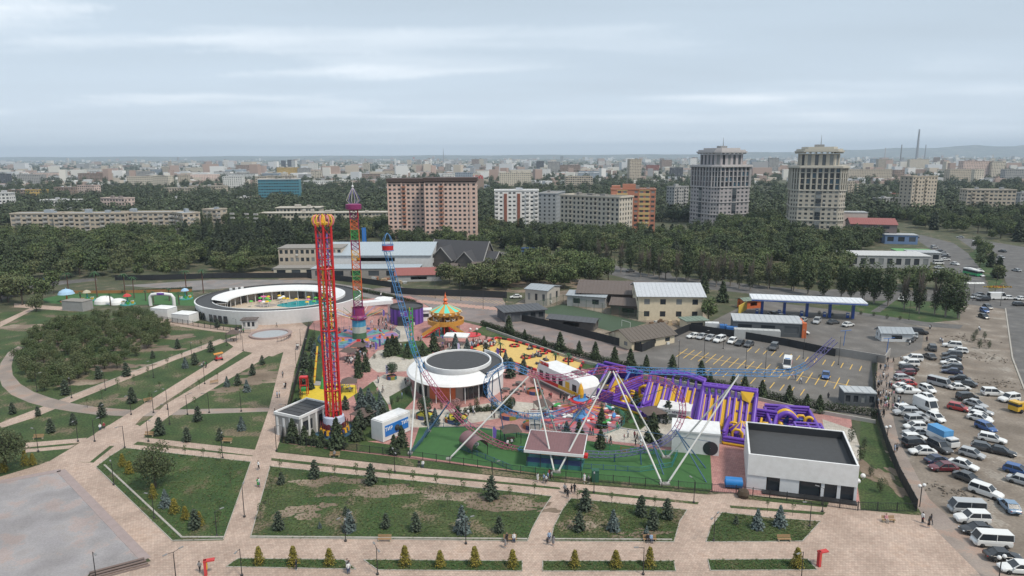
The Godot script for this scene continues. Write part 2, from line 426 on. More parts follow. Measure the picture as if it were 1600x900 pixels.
	for a in [[-39.12,-176.44,-38.05,-188.67,-29.76,-193.89,-22.11,-185.21,-18.33,-172.2,-26.25,-169.6,-34.24,-168.65], [-34.69,-159.63,-32.33,-167.06,-25.5,-164.41,-23.37,-154.85,-27.02,-145.56,-31.28,-145.61], [-32.23,-136.91,-27.87,-142.43,-13.98,-142.26,-1.55,-147.68,11.13,-144.29,-0.12,-138.34,-13.07,-132.19,-24.75,-132.33],
		[7.88,-136.45,17.86,-141.87,28.9,-141.74,34.48,-136.14,44.57,-130.22,44,-124.57,31.07,-121.75,19.52,-124.83], [-19.94,-188.38,-15.15,-197.15,-7.29,-188.18,-10.5,-180.72], [-38.5,-201.16,-36.88,-221.31,-32.48,-212.71,-29.76,-193.89], [64.27,-135.79,68.07,-129.96,62.52,-114.58,58.38,-115.94,59.85,-124.39], [12.77,-124.9,24.97,-121.24,23.85,-118.44,12.35,-120.51], [-5.3,-132.11,3.56,-125,-5.05,-125.09,-9.04,-129.84]]:
		sheet("cream_paving", a, 0.026, cream)
	for a in [[-64.91,-214.11,-59.72,-210.75,-47.01,-164.7,-45.21,-155.14,-45.98,-142.64,-31.69,-134.45,-27.86,-125.34,-18.81,-122.27,-18.61,-118.33,-44.37,-124.91], [-36.43,-151.5,-33.99,-161.55,-27.59,-145.56,-25.26,-136.83,-24.39,-125.91,-28.48,-125.34,-33.44,-142.49], [-36.12,-186.06,-35.57,-197.49,-26.76,-199.5,-22.18,-185.84,-27.72,-179.78], [-28.17,-150.53,-24.65,-158.55,-22.31,-148.35,-23.42,-142.37,-26.21,-142.41],
		[-12.98,-208.35,-8.39,-219.03,18.04,-179.68,48.87,-153.02,46.86,-148.73,17.27,-171.68,-1.97,-199.08], [21.86,-136.28,25.14,-139.89,28.16,-134.45,25.46,-130.43,22.09,-131.8], [19.34,-142.62,28.39,-146.49,33.16,-136.15,27.84,-136.21,21.46,-138.09]]:
		sheet("grass_bed", a, 0.034, lawn)
	var turf := mt("artificial_turf", 0.038, 0.115, 0.030, 0.9)
	sheet("artificial_turf", [-18.91,-132.26,-8.58,-132.82,7.38,-127.42,19.35,-123.63,36.1,-118.32,32.67,-105.07,6.45,-110.63,-18.92,-118.88], 0.030, turf)
	sheet("artificial_turf", [-182.97,-262.52,-178.86,-279.16,-132.92,-282.26,-116.91,-249.56,-135.98,-252.18,-153.96,-250.31,-173.76,-255.24], 0.02, turf)
	sheet("artificial_turf", [22.83,-141.81,28.09,-144.88,29.53,-137.99,24.11,-133.81], 0.045, turf)
	sheet("kart_track", [-12.25,-189.57,-4.68,-201.33,-0.07,-198.33,18.95,-176.73,17.07,-169.52,11.25,-168.01,6.43,-169.14,-2.66,-178.81], 0.040, mt("ochre_rubber", 0.58, 0.40, 0.13))
	sheet("play_floor", [-49.92,-154.3,-49.03,-157.94,-45.05,-160.25,-37.58,-158.73,-36.07,-153.24,-37.55,-148.13,-42.44,-144.95,-47.17,-146.61], 0.045, mt("yellow_rubber", 0.60, 0.44, 0.03))
	sheet("ride_floor", [-40.63,-129.87,-39.42,-133.85,-33.28,-134.47,-30.67,-129.76,-34.66,-125.41], 0.05, mt("blue_rubber", 0.030, 0.085, 0.135))
	# ----- car parks, yards and roads to the east and behind -----
	sheet("car_park", [17.93,-178.5,37.25,-187.16,55.48,-210.35,79.3,-192.81,94.28,-174.46,77.92,-141.15,73.99,-135.32,58.27,-150.28,50.24,-157.55], 0.012, asp)
	sheet("back_car_park", [-59.47,-280.57,-47.34,-287.41,-38.84,-274.64,-4.55,-267.35,-0.04,-232.69,36.29,-186.85,17.93,-178.5,-8.39,-219.03,-21.9,-230.21,-40.31,-266.87], 0.010, mt("rosy_pavers", 0.74, 0.66, 0.62, 0.9, "concrete"))
	sheet("back_car_park", [-167.4,-291.72,-134.61,-304.92,-91.33,-303.85,-60.05,-283.39,-40.31,-266.87,-48.65,-257.27,-73.39,-278.13,-103.76,-290.22,-131.65,-279.45], 0.010, mt("grey_pavers", 0.72, 0.71, 0.68, 0.9, "concrete"))
	sheet("yard", [-4.49,-234.74,7.59,-268.36,55.58,-295.48,69.83,-254.77,64.67,-219.44,55.48,-210.35,36.29,-186.85], 0.010, mt("trodden_yard", 1.0, 0.96, 0.9, 0.95, "dirt"))
	sheet("football_pitch", [8.56,-238.52,18.9,-250.11,43.86,-219.83,32.01,-207.57], 0.016, mt("pitch_turf", 0.045, 0.075, 0.040))
	sheet("forecourt", [61.88,-216.89,92.16,-256.65,117.79,-234.35,130.41,-212.29,115.37,-188.2,97.87,-175.56,94.28,-174.46,79.3,-192.81,60.95,-206.28], 0.014, asp)
	sheet("sidewalk", [97.74,-177.89,102.62,-179,81.34,-141.1,73.85,-124.24,66.26,-101.76,65.11,-80.6,60.77,-79.68,62.04,-96.62,71.42,-124.27,77.79,-141.15], 0.022, mt("tan_sidewalk"))
	sheet("dirt_lot", [81.34,-141.1,102.62,-179,115.37,-188.2,133.31,-222.63,167.27,-252.7,176.55,-241.42,133.76,-178.53,117.98,-152.12,105.02,-115.47,75.63,-69.12,64.86,-69.19,65.11,-80.6,66.26,-101.76,73.85,-124.24], 0.012, dirt)
	sheet("lot_gravel", [90.42,-157.95,101.06,-167.79,87.9,-141.02,77.59,-121.26,71.68,-117.14,73.24,-124.25], 0.018, asp)
	sheet("road", [176.33,-241.42,190.81,-252.21,210.32,-221.19,107.5,-97.38,105.02,-115.47,118.27,-152.12,134.1,-178.52], 0.016, road)
	kerb([174.87,-239.34,134.1,-178.52,118.27,-152.12], kw, false, 0.35, 0.15)
	sheet("road", [266.67,-459.77,277.68,-466.93,271.07,-421.87,245.73,-365.19,213.05,-307.8,189.66,-269.49,219.4,-291.49,233.74,-263.36,194.17,-217.07,174.15,-238.32,164.41,-248.21,188.06,-292.26,209.51,-329.71,238.3,-388.12], 0.020, road)
	sheet("road", [291.35,-451.5,297.03,-437.3,300.36,-402.75,291.35,-323.64,223.61,-251.51,198.58,-270.61,234.98,-329.01], 0.022, road)
	sheet("road", [-76.19,-409.53,-3.55,-390.53,35.45,-378.98,62.13,-315.15,125.22,-270.94,181.49,-275.03,167.27,-252.7,115.17,-253.81,55.3,-293.95,29.09,-344.81,-3.27,-356.51,-70.35,-377.26], 0.016, road)
	sheet("road", [69.13,-320.33,74.02,-322.03,70.38,-287.56,64.67,-286.23], 0.018, road)
	sheet("road", [-384.07,-341.97,-210.95,-279.88,-207.81,-298.77,-189.91,-311.26,-185.38,-304.56,-200.1,-288.08,-196.81,-260.41,-344.04,-305.23], 0.012, road)
	var ml := mt("road_paint", 0.62, 0.62, 0.60, 0.8)
	for i in 9: sheet("road_marking", [203.81,-290.34,204.88,-290.32,202.77,-286.62,201.7,-286.65], 0.03, ml).position.x += -4.6 + i * 1.15 - 8.0
	sheet("median", [248.35,-372.38,278.47,-409.36,231.77,-325.26,210.5,-291.71,201.56,-281.55,197.21,-280.23,218.81,-316.38], 0.06, lawn)
	sheet("grass_verge", [113.58,-244.85,144.91,-255.52,163.01,-246.02,147.95,-222.36,133.86,-218.18,118.27,-235.34], 0.03, lawn)
	for i in 3: sheet("footpath", [[124.9,-235.21,145.64,-259.1,148.06,-259.04,127.69,-234.15], [105.39,-256.36,130.17,-276.21,135.32,-276.09,107.57,-252.81], [118.75,-236.34,134.89,-219.92,144.54,-215.4,140.38,-210.47,130.37,-213.96,116.84,-232.39]][i], 0.034, road)
	# hills beyond the plain
	var hl := MB.new()
	for i in 70:
		var x0 := -14000.0 + i * 400.0
		var x1 := x0 + 400.0
		var f0 := 62.0 + maxf(0.0, (x0 - 3500.0) * 0.024) + 6.0 * sin(x0 * 0.0031) + 0.004 * maxf(0.0, x0 - 3000.0) * sin(x0 * 0.0043)
		var f1 := 62.0 + maxf(0.0, (x1 - 3500.0) * 0.024) + 6.0 * sin(x1 * 0.0031) + 0.004 * maxf(0.0, x1 - 3000.0) * sin(x1 * 0.0043)
		hl.quad(Vector3(x0, -1, -12500), Vector3(x1, -1, -12500), Vector3(x1, f1, -14000), Vector3(x0, f0, -14000))
		hl.quad(Vector3(x0, f0, -14000), Vector3(x1, f1, -14000), Vector3(x1, -1, -14450), Vector3(x0, -1, -14450))
	struct("hills", hl, plain)

# ---------- buildings ----------
var pane_mesh := {}
var ac_box: Mesh
func glass(i: int) -> Material:
	return [mt("dark_glass", 0.030, 0.036, 0.044, 0.12, ""), mt("grey_glass", 0.075, 0.085, 0.095, 0.15, ""), mt("pale_glass", 0.20, 0.21, 0.21, 0.25, ""), mt("sky_glass", 0.05, 0.10, 0.14, 0.1, "")][i]
func pane(i: int) -> Mesh:
	if not pane_mesh.has(i):
		var b := MB.new()
		b.obox(Transform3D(), Vector3(1, 1, 0.06))
		pane_mesh[i] = b.mesh(glass(i))
	return pane_mesh[i]
# one face of a wall with an opening for each window; o is its lower left corner seen from outside
func facade(wall: MB, panes: Array, o: Vector3, u: Vector3, W: float, Ht: float, cols: int, rows: int, fw := 0.5, fh := 0.52, sill := 0.28, deep := 0.22, skip := {}) -> void:
	var n := u.cross(Vector3.UP)
	var cw := W / cols
	var ch := Ht / rows
	var x0 := cw * (1 - fw) * 0.5
	var x1 := cw - x0
	var y0 := ch * sill
	var y1 := ch * (sill + fh)
	for r in rows:
		for k in cols:
			var p := o + u * (cw * k) + Vector3.UP * (ch * r)
			var q := func(x: float, y: float, z := 0.0) -> Vector3: return p + u * x + Vector3.UP * y - n * z
			if skip.has(k) or skip.has(Vector2i(k, r)):
				wall.quad(q.call(0.0, 0.0), q.call(cw, 0.0), q.call(cw, ch), q.call(0.0, ch)); continue
			wall.quad(q.call(0.0, 0.0), q.call(cw, 0.0), q.call(cw, y0), q.call(0.0, y0))
			wall.quad(q.call(0.0, y1), q.call(cw, y1), q.call(cw, ch), q.call(0.0, ch))
			wall.quad(q.call(0.0, y0), q.call(x0, y0), q.call(x0, y1), q.call(0.0, y1))
			wall.quad(q.call(x1, y0), q.call(cw, y0), q.call(cw, y1), q.call(x1, y1))
			wall.quad(q.call(x0, y0), q.call(x1, y0), q.call(x1, y0, deep), q.call(x0, y0, deep))
			wall.quad(q.call(x0, y1, deep), q.call(x1, y1, deep), q.call(x1, y1), q.call(x0, y1))
			wall.quad(q.call(x0, y0, deep), q.call(x0, y1, deep), q.call(x0, y1), q.call(x0, y0))
			wall.quad(q.call(x1, y0), q.call(x1, y1), q.call(x1, y1, deep), q.call(x1, y0, deep))
			panes.append([q.call((x0 + x1) * 0.5, (y0 + y1) * 0.5, deep), u, x1 - x0, y1 - y0])
func put_panes(parent: Node, panes: Array, single: bool, mix := [0, 0, 0, 1, 2], called := "window") -> void:
	var b := MB.new()
	for p in panes:
		var u: Vector3 = p[1]
		var t := Transform3D(Basis(u * p[2], Vector3.UP * p[3], u.cross(Vector3.UP)), p[0])
		var i: int = mix[rng.randi() % mix.size()]
		if single:
			inst(parent, called, pane(i), t)
			if p[2] < 2.4 and rng.randf() < 0.09: inst(parent, "air_conditioner", ac_box, Transform3D(Basis(u, Vector3.UP, u.cross(Vector3.UP)), p[0] + u.cross(Vector3.UP) * 0.42 - Vector3.UP * (p[3] * 0.5 + 0.5)))
		else:
			b.col = [Color(0.035, 0.04, 0.05), Color(0.08, 0.09, 0.1), Color(0.2, 0.21, 0.21), Color(0.05, 0.1, 0.14)][i]
			var c := t.basis
			var o: Vector3 = t.origin + c.z * 0.03
			b.quad(o - c.x * 0.5 - c.y * 0.5, o + c.x * 0.5 - c.y * 0.5, o + c.x * 0.5 + c.y * 0.5, o - c.x * 0.5 + c.y * 0.5)
	if not single and b.v.size():
		var g := vc("window_tones", 0.15)
		part(parent, "windows", b, g).set_meta("kind", "stuff")
# a rectangular block: front face towards local +z; opts: single, fw, fh, sill, skip, parapet, roof, balc, side
func block(called: String, label: String, cat: String, at: Vector3, yaw: float, w: float, d: float, h: float, fl: int, bays: int, wm: Material, opts := {}) -> Node3D:
	var t := thing(called, label, cat, at, yaw, opts.get("group", ""))
	if at.z > -800.0: kept.append([at.x, at.z, maxf(w, d) * 0.45 + 3])
	var wall := MB.new()
	var panes := []
	var fw: float = opts.get("fw", 0.5)
	var fh: float = opts.get("fh", 0.5)
	var sl: float = opts.get("sill", 0.28)
	var base: float = opts.get("base", 0.0)
	var sb: int = opts.get("side", maxi(1, int(d / w * bays)))
	var hw := w * 0.5
	var hd := d * 0.5
	if base > 0.0:
		wall.bx(0, 0, 0, w, base, d)
	facade(wall, panes, Vector3(-hw, base, hd), Vector3.RIGHT, w, h - base, bays, fl, fw, fh, sl, 0.25, opts.get("skip", {}))
	facade(wall, panes, Vector3(hw, base, hd), Vector3.FORWARD, d, h - base, sb, fl, fw * 0.8, fh, sl, 0.25, opts.get("sskip", {}))
	facade(wall, panes, Vector3(-hw, base, -hd), Vector3.BACK, d, h - base, sb, fl, fw * 0.8, fh, sl, 0.25, opts.get("sskip", {}))
	wall.quad(Vector3(hw, base, -hd), Vector3(-hw, base, -hd), Vector3(-hw, h, -hd), Vector3(hw, h, -hd))
	wall.quad(Vector3(-hw, h - 0.02, hd), Vector3(hw, h - 0.02, hd), Vector3(hw, h - 0.02, -hd), Vector3(-hw, h - 0.02, -hd))
	part(t, "wall", wall, wm)
	put_panes(t, panes, opts.get("single", false), opts.get("mix", [0, 0, 0, 1, 2]))
	var rf := MB.new()
	var ph: float = opts.get("ph", 0.7)
	var ov: float = opts.get("over", 0.15)
	for q in [[0, hd, w + ov * 2, 0.4], [0, -hd, w + ov * 2, 0.4], [hw, 0, 0.4, d - 0.4], [-hw, 0, 0.4, d - 0.4]]:
		rf.bx(q[0], h, q[1], q[2] if q[2] != 0.4 else 0.4 + ov * 2, ph, q[3] if q[3] != 0.4 else 0.4 + ov * 2)
	part(t, "parapet", rf, opts.get("pm", wm))
	var top := MB.new()
	top.bx(0, h, 0, w - 0.5, 0.2, d - 0.5)
	if opts.get("hut", true):
		for i in 1 + int(w / 24.0): top.bx(rnd(-hw, hw) * 0.7, h + 0.2, rnd(-hd, hd) * 0.4, rnd(2, 5), rnd(1.2, 2.6), rnd(2, 4))
	part(t, "roof", top, opts.get("rm", mt("flat_roof", 0.22, 0.21, 0.20)))
	for k in opts.get("balc", []):
		for r in range(opts.get("bfrom", 1), fl):
			var bb := MB.new()
			var cw := w / bays
			bb.bx(-hw + cw * (k + 0.5), base + (h - base) / fl * r, hd + 0.55, cw * 0.86, (h - base) / fl * opts.get("bh", 0.42), 1.1)
			part(t, "balcony", bb, opts.get("bm", wm))
	return t

func rock_wall(key: String, r: float, g: float, b: float) -> Material: return mt(key, r, g, b, 0.85, "grain")

func tower_block(called: String, label: String, at: Vector3, yaw: float, s: float, wm: Material, lm: Material) -> void:
	var t := thing(called, label, "building", at, yaw)
	kept.append([at.x, at.z, 23.0])
	var wall := MB.new()
	var panes := []
	var tall := []
	# eight sides: broad faces and cut corners
	var R := 17.8 * s
	var cut := 4.6 * s
	var pts := [Vector2(-R + cut, R), Vector2(R - cut, R), Vector2(R, R - cut), Vector2(R, -R + cut), Vector2(R - cut, -R), Vector2(-R + cut, -R), Vector2(-R, -R + cut), Vector2(-R, R - cut)]
	for i in 8:
		var a := Vector3(pts[i].x, 0, pts[i].y)
		var b := Vector3(pts[(i + 1) % 8].x, 0, pts[(i + 1) % 8].y)
		var u := (b - a).normalized()
		var n := u.cross(Vector3.UP)
		var L := a.distance_to(b)
		var main := i % 2 == 0
		var k := 7 if main else 3
		facade(wall, panes, a, u, L, 30.0, k, 10, 0.5, 0.5, 0.28, 0.3, {3: 1} if main else {})
		facade(wall, tall, a + Vector3.UP * 30, u, L, 15.5, k, 4, 0.62, 0.86, 0.07, 0.7)
		if main:
			# the glazed middle bay, storey by storey
			for r in 10:
				panes.append([a + u * (L * 0.5) + n * 0.35 + Vector3.UP * (r * 3.0 + 1.5), u, L / 7.0 * 0.95, 2.7])
		var tr := MB.new()
		for y in [9.2, 18.4, 29.6, 45.2]: tr.obox(Transform3D(Basis(u, Vector3.UP, -n), a + u * (L * 0.5) + Vector3.UP * y), Vector3(L + 1.0, 0.7 if y < 40 else 1.1, 0.9 if y < 40 else 3.0))
		for j in k + 1: tr.obox(Transform3D(Basis(u, Vector3.UP, -n), a + u * (L * j / k) + Vector3.UP * 37.5), Vector3(0.8, 15.0, 0.9))
		part(t, "cornice", tr, lm)
		# the drum above
		var q := 0.72
		var a2 := Vector3(a.x * q, 45.8, a.z * q)
		facade(wall, panes, a2, u, L * q, 8.5, 4 if main else 1, 1, 0.5, 0.85, 0.08, 0.4)
		var cr := MB.new()
		for j in 5:
			var p := a2 + u * (L * q * (j + 0.5) / 5.0) + Vector3.UP * 9.3
			cr.obox(Transform3D(Basis(u, Vector3.UP, -n), p + n * 1.2), Vector3(0.7, 1.2, 2.2))
		part(t, "bracket", cr, lm)
	part(t, "wall", wall, wm)
	put_panes(t, panes, true, [0, 1, 1, 2])
	put_panes(t, tall, true, [0, 0, 1, 3])
	var c := MB.new()
	var o8 := func(k: float) -> PackedVector2Array:
		var a := PackedVector2Array()
		for p in pts: a.append(p * k)
		return a
	c.prism(o8.call(1.04), 45.4, 46.2, true)
	part(t, "terrace", c, lm)
	c = MB.new()
	c.prism(o8.call(0.86), 55.4, 56.4, true); c.prism(o8.call(0.8), 56.4, 57.6); c.prism(o8.call(0.62), 57.6, 59.0)
	part(t, "roof", c, lm)
	c = MB.new()
	c.bx(0, 59, 0, 6, 1.6, 5); c.tube(Vector3(1, 59, 0), Vector3(1, 67, 0), 0.35, 0.08)
	part(t, "spire", c, mt("steel_grey", 0.25, 0.25, 0.25, 0.5))

func gable(called: String, label: String, cat: String, at: Vector3, yaw: float, w: float, d: float, h: float, rise: float, wm: Material, rm: Material, wins := 3, over := 0.6) -> Node3D:
	var t := thing(called, label, cat, at, yaw)
	kept.append([at.x, at.z, maxf(w, d) * 0.5 + 2])
	var wall := MB.new()
	var panes := []
	var hw := w / 2
	var hd := d / 2
	facade(wall, panes, Vector3(-hw, 0, hd), Vector3.RIGHT, w, h, maxi(wins, 1), maxi(1, int(h / 3.0)), 0.35, 0.45, 0.3, 0.15)
	facade(wall, panes, Vector3(hw, 0, hd), Vector3.FORWARD, d, h, 2, maxi(1, int(h / 3.0)), 0.3, 0.45, 0.3, 0.15)
	facade(wall, panes, Vector3(-hw, 0, -hd), Vector3.BACK, d, h, 2, maxi(1, int(h / 3.0)), 0.3, 0.45, 0.3, 0.15)
	wall.quad(Vector3(hw, 0, -hd), Vector3(-hw, 0, -hd), Vector3(-hw, h, -hd), Vector3(hw, h, -hd))
	for s: int in [-1, 1]:
		var x := hw * s
		if s > 0: wall.tri(Vector3(x, h, hd), Vector3(x, h, -hd), Vector3(x, h + rise, 0))
		else: wall.tri(Vector3(x, h, -hd), Vector3(x, h, hd), Vector3(x, h + rise, 0))
	part(t, "wall", wall, wm)
	if wins > 0: put_panes(t, panes, true)
	for s: int in [-1, 1]:
		var rf := MB.new()
		var len_ := sqrt(hd * hd + rise * rise) + over
		var dir := Vector3(0, -rise, hd * s).normalized()
		rf.obox(Transform3D(Basis(Vector3.RIGHT, dir.cross(Vector3.RIGHT) * -s, dir * s).orthonormalized(), Vector3(0, h + rise + 0.1, 0) + dir * len_ * 0.5), Vector3(w + over * 2, 0.16, len_))
		var k := int(w / 1.2)
		for i in k: rf.obox(Transform3D(Basis(Vector3.RIGHT, dir.cross(Vector3.RIGHT) * -s, dir * s).orthonormalized(), Vector3(-hw - over + (w + over * 2) * (i + 0.5) / k, h + rise + 0.2, 0) + dir * len_ * 0.5), Vector3(0.07, 0.1, len_))
		part(t, "roof", rf, rm)
	return t
func flat_shed(called: String, label: String, cat: String, at: Vector3, yaw: float, w: float, d: float, h: float, wm: Material, rm: Material, wins := 0, over := 0.3) -> Node3D:
	var t := thing(called, label, cat, at, yaw)
	kept.append([at.x, at.z, maxf(w, d) * 0.5 + 2])
	var wall := MB.new()
	var panes := []
	if wins: facade(wall, panes, Vector3(-w / 2, 0, d / 2), Vector3.RIGHT, w, h, wins, maxi(1, int(h / 3.2)), 0.6, 0.5, 0.3, 0.2)
	else: wall.quad(Vector3(-w / 2, 0, d / 2), Vector3(w / 2, 0, d / 2), Vector3(w / 2, h, d / 2), Vector3(-w / 2, h, d / 2))
	wall.quad(Vector3(w / 2, 0, d / 2), Vector3(w / 2, 0, -d / 2), Vector3(w / 2, h, -d / 2), Vector3(w / 2, h, d / 2))
	wall.quad(Vector3(-w / 2, 0, -d / 2), Vector3(-w / 2, 0, d / 2), Vector3(-w / 2, h, d / 2), Vector3(-w / 2, h, -d / 2))
	wall.quad(Vector3(w / 2, 0, -d / 2), Vector3(-w / 2, 0, -d / 2), Vector3(-w / 2, h, -d / 2), Vector3(w / 2, h, -d / 2))
	part(t, "wall", wall, wm)
	if wins: put_panes(t, panes, true)
	var rf := MB.new()
	rf.bx(0, h, 0, w + over * 2, 0.25, d + over * 2)
	for i in int(w / 1.5): rf.bx(-w / 2 + 0.75 + i * 1.5, h + 0.25, 0, 0.08, 0.07, d + over * 2)
	part(t, "roof", rf, rm)
	return t

func big_buildings() -> void:
	var ab := MB.new()
	ab.obox(Transform3D(), Vector3(1.0, 0.7, 0.4))
	ac_box = ab.mesh(mt("unit_white", 0.55, 0.55, 0.53))
	var pinkw := rock_wall("pink_render", 0.62, 0.45, 0.385)
	var brown := mt("brown_cladding", 0.075, 0.048, 0.042)
	var o := {"single": true, "fw": 0.56, "fh": 0.5, "side": 4, "base": 4.0, "ph": 0.2, "hut": false, "balc": [3], "bm": mt("terracotta", 0.42, 0.19, 0.12), "bfrom": 2, "bh": 0.3, "mix": [0, 0, 0, 1]}
	for s in 2:
		var x0: float = [613, 668][s]
		var at: Vector3 = [Vector3(-68.95,0,-465.02), Vector3(-39.31,0,-456.61)][s]
		var w: float = [24.0, 33.0][s]
		var t := block("apartment_building", ["pink apartment block with brown attic, the narrower half beside the metal warehouse", "pink apartment block with brown attic, the wider half with a red roof sign behind"][s], "building", at, 0.0, w, 19.0, 36.5 + s * 0.6, 12, [8, 11][s], pinkw, o)
		var a := MB.new()
		a.bx(0, 37.4 + s * 0.6, 0, w + 1.4, 2.2, 20.6); a.bx(0, 36.2 + s * 0.6, 0, w - 1.0, 1.3, 18.0)
		part(t, "attic", a, brown)
		a = MB.new()
		for k in 6: a.bx(-w / 2 + w * (k + 0.5) / 6, 0.0, 9.6, w / 9, 3.4, 0.3)
		part(t, "shop_window", a, glass(0))
		a = MB.new()
		for k in [0, 3, 7]: a.bx(-w / 2 + (w / 8) * (k + 0.02), 4, 9.7, 0.5, 33, 0.5)
		part(t, "pilaster", a, pinkw)
	var white := rock_wall("white_render", 0.70, 0.69, 0.68)
	var t2 := block("apartment_building", "white apartment block with rust-brown vertical stripes beside the pink block", "building", Vector3(3.64,0,-529.82), 0.0, 33.0, 16.0, 28.0, 9, 10, white, {"single": true, "fw": 0.6, "fh": 0.42, "side": 4, "skip": {2: 1, 5: 1}, "rm": mt("pale_metal_roof", 0.45, 0.47, 0.50), "balc": [0, 9, 7], "bm": white})
	var st := MB.new()
	for k in [2, 5]: st.bx(-16.5 + 3.3 * (k + 0.5), 0, 8.2, 2.2, 26, 0.5)
	part(t2, "stripe", st, mt("rust_panel", 0.24, 0.085, 0.055))
	block("apartment_building", "grey prefabricated block with a blue-patterned end wall beside the beige building", "building", Vector3(32.93,0,-570.01), -0.25, 15.0, 40.0, 24.0, 8, 4, mt("weathered_grey", 0.30, 0.32, 0.34), {"fw": 0.4})
	var beige := rock_wall("beige_stone", 0.53, 0.48, 0.41)
	block("apartment_building", "unfinished beige stone apartment block with empty balconies, turned corner-on", "building", Vector3(59.45,0,-491.57), -0.72, 50.0, 17.0, 25.5, 8, 14, beige, {"single": true, "fw": 0.5, "fh": 0.55, "side": 5, "ph": 1.1, "over": 0.5, "balc": [2, 5, 8, 11], "bh": 0.25, "mix": [0, 0, 0, 1, 1]})
	var orange := rock_wall("orange_brick", 0.43, 0.18, 0.115)
	var t5 := block("apartment_building", "orange brick apartment block with yellow window bays behind the beige one", "building", Vector3(86.71,0,-498.97), -0.12, 31.0, 17.0, 30.0, 9, 8, orange, {"single": true, "fw": 0.6, "fh": 0.48, "side": 4, "skip": {3: 1, 0: 1}, "mix": [0, 1, 2]})
	for r in 9:
		for k in [1, 5]:
			for e in 2:
				var yb := MB.new()
				yb.bx(-15.5 + 3.875 * (k + e) + 1.94, 3.333 * r + 0.05, 8.58, 3.8, 0.9, 0.14)
				yb.bx(-15.5 + 3.875 * (k + e) + 1.94, 3.333 * r + 2.55, 8.58, 3.8, 0.76, 0.14)
				part(t5, "spandrel", yb, mt("yellow_panel", 0.56, 0.40, 0.17))
	var gb := MB.new()
	gb.bx(-3, 30.7, 6, 9, 3.2, 5); gb.bx(-12, 30.7, 2, 6, 2, 8)
	part(t5, "stair_head", gb, orange)
	tower_block("residential_tower", "grey stone residential tower with columned top and flared crown", Vector3(163.53,0,-547.88), 0.35, 1.0, rock_wall("lilac_stone", 0.37, 0.345, 0.355), mt("pale_lilac_stone", 0.44, 0.42, 0.42))
	tower_block("residential_tower", "beige stone residential tower with columned top and flared crown", Vector3(215.43,0,-493.73), -0.3, 0.98, rock_wall("sand_stone", 0.43, 0.395, 0.335), mt("pale_sand_stone", 0.46, 0.435, 0.38))
	# ---- nearer houses, halls and yards
	block("office_building", "teal glass office slab with white end wall among the trees", "building", Vector3(-281.37,0,-848.92), 0.1, 48.0, 14.0, 27.0, 8, 16, mt("teal_panel", 0.07, 0.22, 0.28, 0.5), {"fw": 0.8, "fh": 0.4, "mix": [3, 3, 1, 0], "side": 1, "pm": white, "sskip": {0: 1}})
	for a in [[-147.94,-561.86,118,12,"long cream school block behind the two ride towers",0],[-180.17,-591.43,40,16,"cream school wing with shallow pale roof",1]]:
		block("school_building", a[4], "building", yv(a[0], a[1]), 0.03, a[2] * 0.9, a[3], 9.5 + a[5] * 2, 3, int(a[2] / 3.2), mt("cream_render", 0.52, 0.47, 0.385), {"fw": 0.62, "rm": mt("pale_sheet_roof", 0.42, 0.39, 0.35), "over": 0.6, "ph": 0.4})
	var tan_ := mt("tan_panel", 0.46, 0.395, 0.32)
	for a in [[-334.81,-494.72,60,0.04,"long tan five-storey housing slab with patchy balconies,west section"],[-297.24,-493.26,80,0.04,"long tan five-storey housing slab with patchy balconies,middle section"],[-263.31,-500.23,70,0.04,"long tan five-storey housing slab with patchy balconies,east section"],[-233,-494.86,34,-0.75,"tan stepped housing block at the end of the long slab"],[-224.62,-525.26,20,-0.3,"tan housing block with windowless end wall beside poplars"]]:
		block("housing_slab", a[4], "building", yv(a[0], a[1]), a[3], a[2] * 0.62, 12.0, 15.0, 5, int(a[2] * 0.62 / 3.4), tan_, {"fw": 0.66, "fh": 0.46, "balc": [1, 3, 6, 9, 11], "bm": mt("pale_balcony", 0.42, 0.40, 0.38), "rm": mt("grey_sheet", 0.30, 0.33, 0.36), "single": a[2] < 61})
	# warehouse with ribbed roof
	var wh := gable("warehouse", "large warehouse with pale blue-grey ribbed metal roof", "warehouse", Vector3(-63.93,0,-345.34), -0.02, 52.0, 44.0, 8.0, 3.6, mt("white_sheet", 0.56, 0.57, 0.58), mt("ribbed_metal", 0.36, 0.41, 0.45, 0.5), 0)
	flat_shed("storage_shed", "low grey lean-to shed along the warehouse front", "shed", Vector3(-65.77,0,-311.51), -0.02, 48.0, 12.0, 4.5, mt("drab_wall", 0.28, 0.26, 0.24), mt("ribbed_metal"), 6)
	flat_shed("workshop", "two-storey workshop with glazed upper floor beside the warehouse", "building", Vector3(-96.36,0,-334.16), 0.02, 30.0, 14.0, 11.0, tan_, mt("felt_roof", 0.26, 0.24, 0.22), 12)
	flat_shed("workshop", "low cream annex in front of the glazed workshop", "building", Vector3(-92.78,0,-319.17), 0.02, 34.0, 9.0, 3.4, mt("cream_render"), mt("felt_roof"), 5)
	# dark steep-roofed restaurant: three crossing gables
	var slate := mt("slate_shingle", 0.050, 0.050, 0.056)
	var rt := thing("restaurant", "steep dark-shingled restaurant with crossing gables behind a terrace", "building", Vector3(-25.08,0,-344.25), -0.35)
